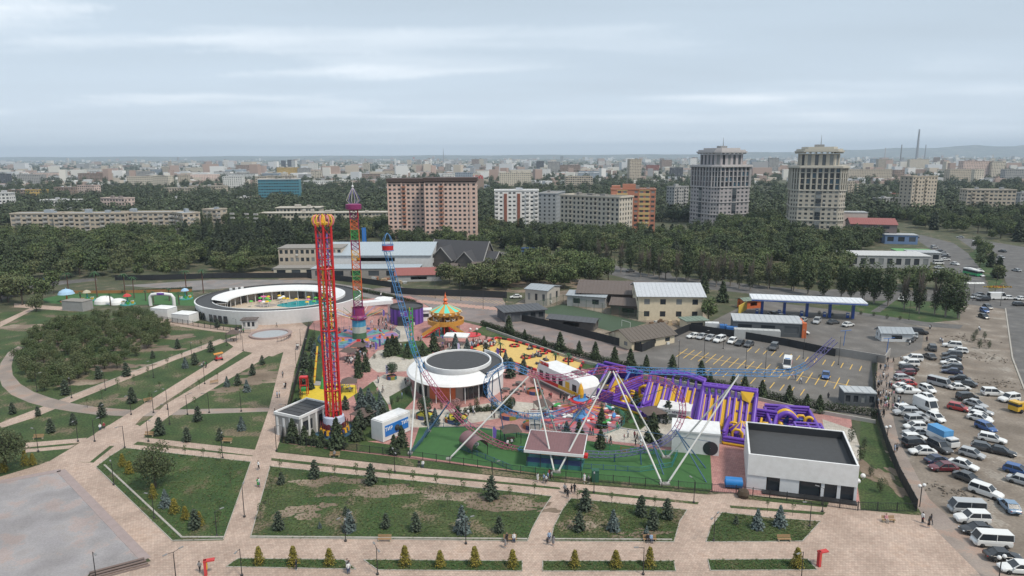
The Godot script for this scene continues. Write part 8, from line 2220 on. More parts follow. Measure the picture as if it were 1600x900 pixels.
func car(x: float, z: float, heading: float, type: String, col: String, label: String, group: String, small := false) -> Node3D:
	var m := car_mesh(type, col)
	var s: Array = SHAPES[type]
	var t := thing("parked_car" if type != "minibus" and type != "van" else "parked_van", label, "van" if type in ["minibus", "van"] else "car", Vector3(x, 0.03, z), deg_to_rad(heading), group)
	inst(t, "body", m[0]); inst(t, "windscreen", m[1]); inst(t, "rear_window", m[8]); inst(t, "side_window", m[2][0]); inst(t, "side_window", m[2][1]); inst(t, "roof", m[3])
	for i in 4:
		var o := Vector3(s[0] * (0.31 if i & 1 else -0.30), 0.33, (s[1] / 2 - 0.08) * (1 if i & 2 else -1))
		var w := inst(t, "wheel", m[4], Transform3D(Basis(), o))
		if not small: inst(w, "rim", m[5])
	if not small:
		for e: int in [-1, 1]:
			inst(t, "headlight", m[6], Transform3D(Basis(), Vector3(s[0] * 0.468, s[8] * 0.72, s[1] * 0.34 * e)))
			inst(t, "taillight", m[7], Transform3D(Basis(), Vector3(-s[0] * 0.478, s[9] * 0.8, s[1] * 0.36 * e)))
	return t
func cars() -> void:
	var zones := {"A": ["parked in the row beside the sidewalk", "cars in the row beside the sidewalk"], "B": ["in the second row of the dirt lot", "cars in the second row of the dirt lot"], "C": ["standing in the open part of the dirt lot", "cars in the open part of the dirt lot"], "P": ["in the marked asphalt car park", "cars in the marked car park"], "F": ["at the petrol station", "cars at the petrol station"], "R": ["on the avenue or its junction", "cars on the avenue and junction"], "Q": ["parked off the avenue by the shops", "cars parked by the shops"], "K": ["behind the fun park", "cars behind the fun park"]}
	var list := [[106.23,-176.59,172,"suv","w","A"],[102.68,-172.09,175,"suv","w","A"],[100.25,-167.8,5,"suv","b","A"],[97.72,-164.72,178,"wagon","m","A"],[95.04,-160.76,0,"wagon","s","A"],[93.13,-156.51,175,"sedan","r","A"],[91.27,-154.25,4,"sedan","w","A"],[90.72,-151.16,176,"pickup","w","A"],[84.06,-140.31,2,"wagon","w","A"],[82.49,-137.73,175,"suv","s","A"],[83.66,-135.56,178,"sedan","s","A"],[82.46,-133.48,3,"suv","s","A"],[80.16,-130.15,175,"hatchback","w","A"],[78.64,-127.27,178,"sedan","s","A"],[77.06,-124.51,2,"wagon","w","A"],[75.54,-121.86,4,"suv","b","A"],[74.88,-118.47,176,"sedan","w","A"],[75.42,-114.72,8,"sedan","n","A"],[74.62,-111.93,176,"sedan","m","A"],[79.04,-120.1,285,"suv","d","C"],[87.19,-134.82,275,"hatchback","w","C"],[95.86,-152.41,280,"hatchback","w","C"],[92.61,-146.91,278,"sedan","w","C"],[88.5,-140.64,280,"van","w","C"],[124.59,-189.38,160,"suv","w","B"],[123.13,-184.21,160,"wagon","w","B"],[118.7,-179.96,158,"suv","d","B"],[116.33,-176.44,160,"sedan","b","B"],[114.04,-173.04,160,"sedan","w","B"],[112.15,-169.23,158,"wagon","d","B"],[109.71,-165.58,150,"sedan","n","B"],[108.14,-160.1,155,"sedan","b","B"],[107.26,-156.32,150,"sedan","d","B"],[104.03,-153.63,350,"sedan","w","B"],[100.95,-156.41,305,"minibus","s","C"],[117.46,-186.86,70,"suv","d","C"],[112,-178.86,85,"sedan","d","C"],[124.23,-204.42,340,"suv","b","C"],[120.54,-200.7,60,"sedan","s","C"],[117.14,-196.39,50,"sedan","d","C"],[101.4,-146.8,10,"suv","b","C"],[95.44,-140.55,320,"hatchback","r","C"],[100.62,-142.8,300,"sedan","s","B"],[98.72,-138.27,320,"sedan","s","B"],[96.68,-135.41,300,"hatchback","w","B"],[109.05,-149.63,350,"suv","w","C"],[110.03,-145.87,190,"suv","w","C"],[95.99,-134.37,310,"sedan","w","B"],[94.01,-129.67,280,"hatchback","u","B"],[91.45,-124.06,320,"wagon","w","B"],[87.16,-120.02,330,"hatchback","d","B"],[89.18,-118.32,320,"sedan","b","B"],[83.13,-117.29,310,"hatchback","s","C"],[78.79,-112.89,305,"sedan","w","C"],[76.3,-107.83,300,"sedan","d","C"],[76.01,-102.93,308,"suv","w","C"],[76.53,-98.42,80,"sedan","c","C"],[86.54,-110.58,310,"hatchback","u","B"],[84.64,-106.6,310,"sedan","s","B"],[69.32,-97.51,175,"minibus","s","C"],[68.37,-94.7,176,"suv","w","C"],[67.14,-91.68,172,"sedan","b","C"],[67.01,-88.5,175,"minibus","w","C"],[66.21,-84.91,352,"sedan","b","C"],[66.21,-82.13,172,"sedan","w","C"],[54.49,-201.07,200,"sedan","w","P"],[56.77,-200.29,220,"sedan","s","P"],[58.84,-198.8,225,"sedan","s","P"],[60.85,-196.61,225,"suv","w","P"],[64.15,-195.14,230,"hatchback","w","P"],[65.71,-193.03,230,"sedan","b","P"],[67.82,-191.63,230,"sedan","d","P"],[73.7,-188.21,240,"suv","d","P"],[77.07,-162.99,240,"sedan","u","P"],[88.39,-205.04,350,"sedan","w","F"],[93.45,-222.47,10,"suv","d","F"],[95.23,-220.65,230,"sedan","s","F"],[99.05,-218.81,235,"suv","s","F"],[104.03,-217.85,20,"sedan","d","F"],[107.14,-214.38,30,"sedan","w","F"],[90.64,-226.19,12,"sedan","d","F"],[89.49,-230,12,"sedan","b","F"],[108.51,-252.79,20,"sedan","s","R"],[179.58,-260.81,170,"sedan","d","R"],[175.76,-252.52,175,"suv","b","R"],[175.93,-256.04,170,"sedan","s","R"],[187.03,-254.62,0,"hatchback","w","R"],[190.7,-253.37,5,"sedan","w","R"],[182.81,-243.43,355,"wagon","b","R"],[168.6,-239.47,260,"sedan","d","R"],[163.43,-233.45,262,"hatchback","u","R"],[157.49,-224.93,262,"sedan","b","R"],[216.77,-316.44,275,"sedan","w","R"],[209.14,-304.53,275,"sedan","w","R"],[234.93,-317.76,95,"sedan","s","R"],[218.68,-337.4,280,"sedan","w","R"],[272.95,-381.74,100,"sedan","d","R"],[289.02,-427.64,150,"sedan","w","R"],[291.58,-447.91,150,"sedan","s","R"],[255.35,-357.91,95,"sedan","s","R"],[245.48,-398.87,20,"suv","s","Q"],[239.41,-382.8,340,"sedan","d","Q"],[235.05,-372.79,340,"sedan","s","Q"],[230.23,-363.3,340,"sedan","d","Q"],[223.01,-352.12,350,"sedan","w","Q"],[211.83,-339.64,0,"minibus","w","Q"],[203.87,-326.02,0,"sedan","s","Q"],[194.9,-311.71,10,"sedan","s","Q"],[204.18,-344.03,280,"sedan","w","Q"],[146.01,-253.15,40,"sedan","w","R"],[263.05,-448.97,160,"sedan","b","Q"],[1.46,-260.99,190,"sedan","w","K"],[-46.62,-379.01,10,"sedan","w","K"],[-43.14,-376.42,20,"suv","b","K"],[-114,-328.89,80,"sedan","d","K"],[30.73,-364.61,0,"sedan","w","R"],[39.96,-371.45,0,"sedan","s","R"],[-207.77,-305.11,30,"sedan","u","K"],[-209.25,-292.71,10,"hatchback","d","K"],[55.67,-320.69,30,"sedan","d","R"]]
	for c in list:
		var zn: Array = zones[c[5]]
		car(c[0], c[1], c[2] + rnd(-4, 4), c[3], c[4], "%s %s %s" % [PAINT[c[4]][0], c[3], zn[0]], zn[1], c[1] < -170.0)
	# special vehicles
	var am := car(Vector3(70.93,0,-171.45).x, Vector3(70.93,0,-171.45).z, 245, "van", "w", "white ambulance with red stripes in the marked car park", "")
	am.set_meta("category", "ambulance")
	var b := MB.new()
	for e: int in [-1, 1]: b.obox(Transform3D(Basis(), Vector3(-0.5, 1.25, 1.04 * e)), Vector3(4.2, 0.16, 0.03))
	part(am, "red_stripe", b, paint("red"))
	b = MB.new()
	b.bx(1.2, 2.58, 0, 0.35, 0.16, 1.2)
	part(am, "light_bar", b, paint("blue"))
	var vn := car(Vector3(182.52,0,-254.72).x, Vector3(182.52,0,-254.72).z, 0, "van", "w", "long white delivery van crossing the junction", "")
	vn.scale = Vector3(1.25, 1.05, 1.05)
	var tr := thing("box_truck", "white cab truck with a bright blue tarpaulin box in the dirt lot", "truck", Vector3(81.38,0,-122.97), deg_to_rad(282))
	b = MB.new()
	b.bx(-0.9, 0.75, 0, 4.0, 2.3, 2.1)
	part(tr, "cargo_box", b, mt("tarp_blue", 0.08, 0.27, 0.52, 0.6))
	b = MB.new()
	b.bx(-0.9, 0.75, 0, 4.04, 1.1, 2.14)
	part(tr, "cargo_side", b, mt("clean_white"))
	b = MB.new()
	b.bx(2.1, 0.55, 0, 1.5, 0.9, 1.95); b.obox(Transform3D(Basis(Vector3.BACK, 0.0), Vector3(1.95, 1.95, 0)), Vector3(1.2, 0.2, 1.85)); b.bx(1.45, 1.4, 0, 0.15, 0.6, 1.9)
	part(tr, "cab", b, mt("car_paint_w"))
	b = MB.new()
	b.obox(Transform3D(Basis(Vector3.BACK, 0.35), Vector3(2.55, 1.66, 0)), Vector3(0.06, 0.6, 1.75)); b.bx(1.95, 1.45, 0, 0.9, 0.4, 1.88)
	part(tr, "windscreen", b, glass(0))
	for i in 4:
		b = MB.new()
		b.pipe([Vector3(2.0 if i & 1 else -1.9, 0.4, 0.75 * (1 if i & 2 else -1)), Vector3(2.0 if i & 1 else -1.9, 0.4, 1.0 * (1 if i & 2 else -1))], [0.4], 14)
		part(tr, "wheel", b, mt("tyre_black"))
	for a in [[Vector3(207.93,0,-307.93), 275.0, "g", "green and white city bus on the avenue", 9.0], [Vector3(10.21,0,-387.46), 0.0, "u", "blue trolleybus on the road before the apartment blocks", 10.0], [Vector3(108.63,0,-140.02), 200.0, "y", "yellow truck with open load bed at the edge of the dirt lot", 5.6]]:
		var L: float = a[4]
		var t := thing("bus" if L > 6 else "flatbed_truck", a[3], "bus" if L > 6 else "truck", a[0], deg_to_rad(a[1]))
		b = MB.new()
		if L > 6: b.bx(0, 0.35, 0, L, 1.1, 2.45)
		else:
			b.bx(L / 2 - 0.9, 0.5, 0, 1.8, 1.9, 2.1); b.bx(-0.9, 0.9, 0, L - 2.0, 0.7, 2.1)
		part(t, "body", b, mt("car_paint_" + a[2], PAINT[a[2]][1], PAINT[a[2]][2], PAINT[a[2]][3], 0.25, ""))
		if L > 6:
			b = MB.new()
			b.bx(0, 1.45, 0, L - 0.05, 1.0, 2.4)
			part(t, "window_band", b, glass(0))
			b = MB.new()
			b.bx(0, 2.45, 0, L, 0.45, 2.45); b.bx(-1, 2.9, 0, L * 0.4, 0.25, 1.6)
			part(t, "roof", b, mt("clean_white") if a[2] == "g" else mt("car_paint_u"))
		else:
			b = MB.new()
			b.bx(L / 2 - 0.55, 1.5, 0, 1.2, 0.6, 2.14)
			part(t, "window", b, glass(0))
		for i in 4:
			b = MB.new()
			b.pipe([Vector3(L * (0.3 if i & 1 else -0.3), 0.45, 0.95 * (1 if i & 2 else -1)), Vector3(L * (0.3 if i & 1 else -0.3), 0.45, 1.2 * (1 if i & 2 else -1))], [0.45], 14)
			part(t, "wheel", b, mt("tyre_black"))
	var pc := thing("pedal_cart", "four-wheel pedal cart under an orange awning on the wide path", "cart", Vector3(-79.27,0,-179.96), 0.6)
	b = MB.new()
	b.bx(0, 0.5, 0, 1.8, 0.25, 1.1); b.bx(-0.5, 0.75, 0, 0.2, 0.6, 1.1)
	part(pc, "frame", b, paint("red"))
	b = MB.new()
	b.obox(Transform3D(Basis(Vector3.BACK, 0.08), Vector3(0, 1.95, 0)), Vector3(2.3, 0.08, 1.5))
	part(pc, "awning", b, mt("awning_orange", 0.62, 0.25, 0.04))
	for i in 4:
		b = MB.new()
		b.tube(Vector3(0.8 * (1 if i & 1 else -1), 0.6, 0.5 * (1 if i & 2 else -1)), Vector3(0.8 * (1 if i & 1 else -1), 1.95, 0.5 * (1 if i & 2 else -1)), 0.03)
		part(pc, "post", b, mt("black_metal"))
		b = MB.new()
		b.pipe([Vector3(0.75 * (1 if i & 1 else -1), 0.32, 0.55 * (1 if i & 2 else -1)), Vector3(0.75 * (1 if i & 1 else -1), 0.32, 0.63 * (1 if i & 2 else -1))], [0.3], 12)
		part(pc, "wheel", b, mt("tyre_black"))

# ---------- people: one smooth skin round a posed skeleton ----------
func body_field(bones: Array, cell: float) -> Array:      # surface nets of a smooth union of tapered capsules: [points, normals, faces, group of each point]
	var lo := Vector3(9, 9, 9)
	var hi := -lo
	for q in bones:
		for e in 2:
			var r: float = q[2 + e] + cell * 1.5
			lo = lo.min(q[e] - Vector3.ONE * r); hi = hi.max(q[e] + Vector3.ONE * r)
	var n := Vector3i(((hi - lo) / cell).ceil()) + Vector3i.ONE
	var val := PackedFloat32Array()
	val.resize(n.x * n.y * n.z)
	var grp := PackedByteArray()
	grp.resize(val.size())
	for k in n.z:
		for j in n.y:
			for i in n.x:
				var p := lo + Vector3(i, j, k) * cell
				var d := 9.0
				var best := 9.0
				var g := 0
				for q in bones:
					var a: Vector3 = q[0]
					var ab: Vector3 = q[1] - a
					var t := clampf((p - a).dot(ab) / maxf(ab.length_squared(), 1e-6), 0, 1)
					var e := p.distance_to(a + ab * t) - lerpf(q[2], q[3], t)
					if e < best:
						best = e; g = q[4]
					var h := maxf(0.05 - absf(d - e), 0.0) / 0.05
					d = minf(d, e) - h * h * 0.0125
				val[i + n.x * (j + n.y * k)] = d
				grp[i + n.x * (j + n.y * k)] = g
	var vid := {}
	var pts := PackedVector3Array()
	var gs := PackedByteArray()
	var faces := []
	for k in n.z - 1:
		for j in n.y - 1:
			for i in n.x - 1:
				var s := Vector3.ZERO
				var cnt := 0
				var o := i + n.x * (j + n.y * k)
				var inside := 0
				for c in 8:
					if val[o + (c & 1) + n.x * ((c >> 1 & 1) + n.y * (c >> 2))] < 0: inside += 1
				if inside == 0 or inside == 8: continue
				for e in [[0, 1], [2, 3], [4, 5], [6, 7], [0, 2], [1, 3], [4, 6], [5, 7], [0, 4], [1, 5], [2, 6], [3, 7]]:
					var ca := Vector3i(e[0] & 1, e[0] >> 1 & 1, e[0] >> 2)
					var cb := Vector3i(e[1] & 1, e[1] >> 1 & 1, e[1] >> 2)
					var va := val[o + ca.x + n.x * (ca.y + n.y * ca.z)]
					var vb := val[o + cb.x + n.x * (cb.y + n.y * cb.z)]
					if (va < 0) != (vb < 0):
						s += Vector3(ca).lerp(Vector3(cb), va / (va - vb)); cnt += 1
				vid[o] = pts.size()
				pts.append(lo + (Vector3(i, j, k) + s / cnt) * cell); gs.append(grp[o])
	var dirs := [1, n.x, n.x * n.y]
	for o in vid:
		for ax in 3:
			var d0: int = dirs[ax]
			var d1: int = dirs[(ax + 1) % 3]
			var d2: int = dirs[(ax + 2) % 3]
			if (val[o] < 0) == (val[o + d0] < 0): continue
			if vid.has(o - d1) and vid.has(o - d2) and vid.has(o - d1 - d2):
				var f := [vid[o], vid[o - d1], vid[o - d1 - d2], vid[o - d2]]
				if val[o] >= 0: f.reverse()
				faces.append(f)
	var nor := PackedVector3Array()
	nor.resize(pts.size())
	for f in faces:
		var c := (pts[f[2]] - pts[f[0]]).cross(pts[f[1]] - pts[f[3]]) * -1.0
		for i in 4: nor[f[i]] += c
	for i in nor.size(): nor[i] = nor[i].normalized()
	return [pts, nor, faces, gs]
func skeleton(pose: int) -> Array:     # groups: 0 skin, 1 hair, 2 top, 3 trousers, 4 shoes
	var v := func(x: float, y: float, z: float) -> Vector3: return Vector3(x, y, z)
	var sw := [0.0, 0.24, 0.0, 0.05, 0.16, 0.0][pose] as float      # stride
	var hip := 0.93 if pose != 2 else 0.50
	var b := []
	b.append([v.call(0, hip + 0.02, 0), v.call(0, hip + 0.28, 0.0), 0.135, 0.125, 2])
	b.append([v.call(0, hip + 0.28, 0), v.call(0, hip + 0.47, -0.01), 0.135, 0.11, 2])
	b.append([v.call(-0.13, hip + 0.47, 0), v.call(0.13, hip + 0.47, 0), 0.075, 0.075, 2])
	b.append([v.call(0, hip + 0.5, 0), v.call(0, hip + 0.6, 0.01), 0.055, 0.05, 0])
	b.append([v.call(0, hip + 0.66, 0.02), v.call(0, hip + 0.73, 0.015), 0.078, 0.088, 0])
	b.append([v.call(0, hip + 0.71, -0.025), v.call(0, hip + 0.77, 0.0), 0.09, 0.085, 1])
	b.append([v.call(0, hip + 0.66, 0.1), v.call(0, hip + 0.675, 0.108), 0.016, 0.012, 0])
	if pose == 3: b.append([v.call(0, hip + 0.7, -0.07), v.call(0, hip + 0.42, -0.12), 0.075, 0.05, 1])
	for s: int in [-1, 1]:
		var f := sw * s
		if pose == 2:
			b.append([v.call(0.1 * s, 0.52, 0.0), v.call(0.12 * s, 0.52, 0.42), 0.1, 0.075, 3]); b.append([v.call(0.12 * s, 0.52, 0.42), v.call(0.12 * s, 0.1, 0.46), 0.07, 0.05, 3])
			b.append([v.call(0.12 * s, 0.05, 0.43), v.call(0.13 * s, 0.045, 0.6), 0.05, 0.04, 4])
		else:
			var wide := 3 if pose != 3 else 2
			b.append([v.call(0.09 * s, hip, 0), v.call(0.1 * s, 0.5, f * 0.75), 0.105, 0.07 if pose != 3 else 0.11, wide]); b.append([v.call(0.1 * s, 0.5, f * 0.75), v.call(0.1 * s, 0.09, f - 0.06 * absf(sw) * 4), 0.068, 0.045, 3 if pose != 3 else 0])
			b.append([v.call(0.1 * s, 0.05, f - 0.05), v.call(0.115 * s, 0.045, f + 0.13), 0.048, 0.04, 4])
		var ex := [0.24, 0.22, 0.22, 0.21, 0.26, 0.22][pose] as float
		var sh: Vector3 = v.call(0.185 * s, hip + 0.45, 0)
		var el: Vector3 = v.call(ex * s, hip + 0.19, -0.04 - f * 0.5 + (0.06 if pose == 2 else 0.0))
		var wr: Vector3 = v.call((ex + 0.02) * s, hip - 0.04, 0.05 - f * 0.9) if pose < 4 and pose != 2 else v.call(0.1 * s, hip + 0.2, 0.26) if pose != 4 or s > 0 else v.call(0.25 * s, hip + 0.4, 0.16)
		if pose == 2: wr = v.call(0.13 * s, hip + 0.1, 0.3)
		b.append([sh, el, 0.06, 0.046, 2]); b.append([el, wr, 0.043, 0.032, 0 if pose in [1, 3] else 2])
		var hd := (wr - el).normalized()
		b.append([wr, wr + hd * 0.09, 0.034, 0.03, 0])
		for k in 4: b.append([wr + hd * 0.09 + Vector3(0, 0, -0.03 + 0.02 * k), wr + hd * (0.15 + 0.012 * (k % 3)) + Vector3(0, 0, -0.03 + 0.02 * k), 0.011, 0.009, 0])
		b.append([wr + hd * 0.03, wr + hd * 0.08 + Vector3(0, 0, 0.05), 0.013, 0.011, 0])
	return b
func people() -> void:
	var sets := [["black top, dark trousers", [0.018, 0.018, 0.02], [0.03, 0.032, 0.04], [0.02, 0.016, 0.013]], ["white top, blue jeans", [0.62, 0.62, 0.62], [0.05, 0.075, 0.14], [0.025, 0.018, 0.014]], ["grey top, black trousers", [0.20, 0.20, 0.21], [0.02, 0.02, 0.022], [0.02, 0.015, 0.012]], ["light blue top, jeans", [0.26, 0.36, 0.50], [0.06, 0.08, 0.13], [0.03, 0.02, 0.015]], ["red top, dark trousers", [0.22, 0.03, 0.04], [0.03, 0.03, 0.035], [0.02, 0.016, 0.013]], ["pink top, pale trousers", [0.50, 0.25, 0.27], [0.40, 0.37, 0.33], [0.06, 0.035, 0.02]], ["white shirt, black trousers", [0.66, 0.66, 0.66], [0.018, 0.018, 0.02], [0.018, 0.014, 0.012]], ["green top, dark trousers", [0.04, 0.22, 0.07], [0.03, 0.03, 0.035], [0.02, 0.016, 0.013]]]
	var poses := ["standing", "walking", "sitting", "in long dress", "hand raised", "standing"]
	var shapes := {}
	var skin := vc("person_tones", 0.75)
	for p in 5:
		var f := body_field(skeleton(p), 0.042)
		for s in sets.size():
			var b := MB.new()
			var cols := [Color(0.40, 0.26, 0.19), Color(sets[s][3][0], sets[s][3][1], sets[s][3][2]), Color(sets[s][1][0], sets[s][1][1], sets[s][1][2]), Color(sets[s][2][0], sets[s][2][1], sets[s][2][2]), Color(0.05, 0.05, 0.05) if s % 2 else Color(0.5, 0.5, 0.5)]
			b.v = f[0]; b.n = f[1]
			for g in f[3]: b.c.append(cols[g])
			for q in f[2]: b.idx.append_array(PackedInt32Array([q[0], q[2], q[1], q[0], q[3], q[2]]))
			shapes[p * 10 + s] = b.mesh(skin)
	var places := [[99.55,-175.53,3,1.2,"on the sidewalk beside the car rows"],[94.87,-168.94,5,1.6,"on the sidewalk beside the car rows"],[90.62,-161.81,7,1.8,"on the sidewalk beside the car rows"],[87.29,-155.21,9,1.8,"in the crowd on the sidewalk"],[84.05,-148.26,16,2.4,"in the crowd on the sidewalk"],[80.1,-141.89,13,2.0,"in the crowd on the sidewalk"],[84.15,-145.79,9,2.0,"in the crowd on the sidewalk"],[76.57,-136.72,5,1.0,"in the crowd on the sidewalk"],[70.56,-119.35,2,0.5,"by the curved black fence"],[4.9,-88.99,3,0.8,"on the front paving before the lawns"],[-1.06,-88.87,2,0.6,"near the bench on the front paving"],[-21.69,-82.92,3,0.9,"between the front lawn strips"],[-28.87,-83.4,1,0.2,"beside a front lawn strip"],[-41.54,-82.78,1,0.2,"beside the red info stand"],[5.59,-108.73,6,1.6,"at the rail fence below the coaster station"],[12.3,-107.74,2,0.5,"at the rail fence beside the green box"],[8.96,-103.54,5,1.4,"at the start of the curved path"],[61.39,-94.03,4,1.1,"at the corner of the right plaza"],[-42.37,-106.42,2,0.5,"on the promenade below the fun park"],[-44.53,-113.34,1,0.2,"on the promenade below the fun park"],[-53.8,-156.62,2,0.5,"on the promenade beside the black fence"],[-53.14,-150,2,0.4,"on the promenade beside the black fence"],[-50.55,-139.68,2,0.7,"on the promenade beside the black fence"],[-60.79,-190.34,3,0.8,"on the promenade beside the black fence"],[-57.24,-164.84,1,0.2,"on the promenade beside the black fence"],[-80.33,-173.65,4,0.9,"on the wide path behind the pedal cart"],[-84.79,-209.59,8,2.4,"at the gate booth by the fountain"],[-75.72,-215.97,1,0.2,"on the far side of the fountain"],[-10.45,-193.58,24,3.0,"in the crowd beside the white party tent"],[-6.53,-192.83,12,2.0,"in the crowd beside the white party tent"],[-18.31,-190.33,7,2.2,"below the carousel stairs"],[-43.17,-177.07,15,2.0,"in the queue under the brown roofs"],[-41.06,-182.39,12,2.0,"in the queue under the brown roofs"],[-42.26,-219.65,15,4.0,"on the square before the entrance portal"],[-38.02,-223.11,13,2.5,"at the door of the purple drum"],[-38.58,-212.82,8,3.0,"on the square before the entrance portal"],[-32.84,-215.21,6,2.0,"between the drum and the carousel"],[-22.92,-218.43,5,2.0,"under the carousel stairs"],[-26.48,-198.77,3,1.5,"on the path below the carousel"],[-32.55,-160.56,2,0.4,"on the cream paving beside the spruces"],[-30.33,-152.72,4,0.9,"on the pink paving beside the spruces"],[-25.12,-148.81,1,0.2,"below the grass bed by the round pavilion"],[1.48,-136.52,1,0.2,"before the blue loop"],[2.42,-136.51,1,0.2,"before the blue loop"],[5.05,-166.53,4,1.4,"near the snack shop"],[2.87,-153.17,2,0.6,"at the picnic table before the snack shop"],[9.12,-130.95,4,1.2,"behind the coaster station"],[10.58,-129.95,2,0.6,"behind the coaster station"],[15.58,-127.96,2,0.5,"beside the rocket ride"],[21.32,-131.8,4,1.2,"on the cream paving beside the spruces"],[27.51,-134.46,4,1.2,"under the brown roof by the white shop"],[-0.73,-122.67,2,0.6,"under the brown roof behind the station"],[7.81,-140.1,2,0.8,"at the rocket ride fence"],[12.16,-146.69,7,2.4,"at the rocket ride fence"],[68.6,-161.13,2,0.7,"in the marked car park"],[68.98,-158.24,1,0.2,"in the marked car park"],[70.78,-147.6,1,0.2,"in the marked car park near the kiosk"],[125.52,-194.14,5,1.5,"on the dirt before the second car row"],[121.18,-195.61,2,0.5,"beside the dark cars of the dirt lot"],[114.21,-191.56,2,0.5,"beside the dark cars of the dirt lot"],[103.67,-177.8,1,0.2,"at the concrete wall corner"],[144.74,-207.98,2,0.5,"on the track beside the road"],[130.37,-209.84,2,0.5,"beside the guard hut"],[129.79,-238.17,1,0.2,"on the footpath between the poplars"],[-50.97,-264.59,2,0.5,"in the back car park"],[83.39,-141.08,3,1.2,"between the parked cars"],[-35.8,-132.45,4,2.2,"beside the drop tower"],[-13.32,-134.93,2,0.5,"beside the flower planter"],[-24.65,-158.55,3,1.5,"on the cream paving by the round pavilion"],[-8.95,-139.18,3,1.5,"on the path before the round pavilion"],[-4.12,-136.59,3,1.5,"before the blue loop"],[-0.11,-142.86,4,2.0,"before the blue loop"],[7.14,-149.24,4,2.0,"at the rocket ride fence"],[14.54,-150.84,5,2.0,"at the rocket ride fence"],[18.21,-124.24,4,1.5,"on the cream paving beside the spruces"],[23.78,-121.25,4,1.5,"on the cream paving beside the spruces"],[-40.52,-192.02,8,2.5,"in the queue under the brown roofs"],[-32.78,-191.9,4,2.0,"on the path below the carousel"],[42.72,-125.19,4,1.5,"between the inflatables and the white hall"],[22.69,-125.4,4,1.5,"under the brown roof by the white shop"],[-24.46,-188.45,4,2.0,"on the path below the carousel"]]
	for a in places:
		for i in a[2]:
			var r := sqrt(rng.randf()) * float(a[3])
			var an := rng.randf() * TAU
			var p := [0, 1, 1, 3, 4, 0][rng.randi() % 6] as int
			var s := [0, 0, 1, 2, 2, 3, 4 if rng.randf() < 0.4 else 2, 5 if rng.randf() < 0.5 else 0, 6, 0, 6, 7 if rng.randf() < 0.3 else 1][rng.randi() % 12] as int
			var o := inst(self, "person", shapes[p * 10 + s], Transform3D(Basis(Vector3.UP, rng.randf() * TAU).scaled(Vector3.ONE * (rnd(0.92, 1.05) if rng.randf() < 0.85 else rnd(0.62, 0.75))), Vector3(a[0] + cos(an) * r, 0.03, a[1] + sin(an) * r)))
			tag(o, "person, %s, %s %s" % [sets[s][0], poses[p], a[4]], "person", "people " + a[4])
	for a in [[19.14,-89.86,-0.08,0],[19.6,-89.86,0.1,3],[55.73,-94.99,0,5],[-15.88,-114.33,0,1],[-16.6,-114.6,0,0],[-32.62,-118.75,0,2],[-83.27,-131.98,0.6,1],[-82.88,-132.65,0.6,4],[0.12,-90.18,0,1]]:
		var o := inst(self, "person", shapes[20 + a[3]], Transform3D(Basis(Vector3.UP, a[2]), Vector3(a[0], 0.0, a[1] + 0.05)))
		tag(o, "person in %s sitting on a bench beside a path" % sets[a[3]][0], "person", "people sitting on benches")

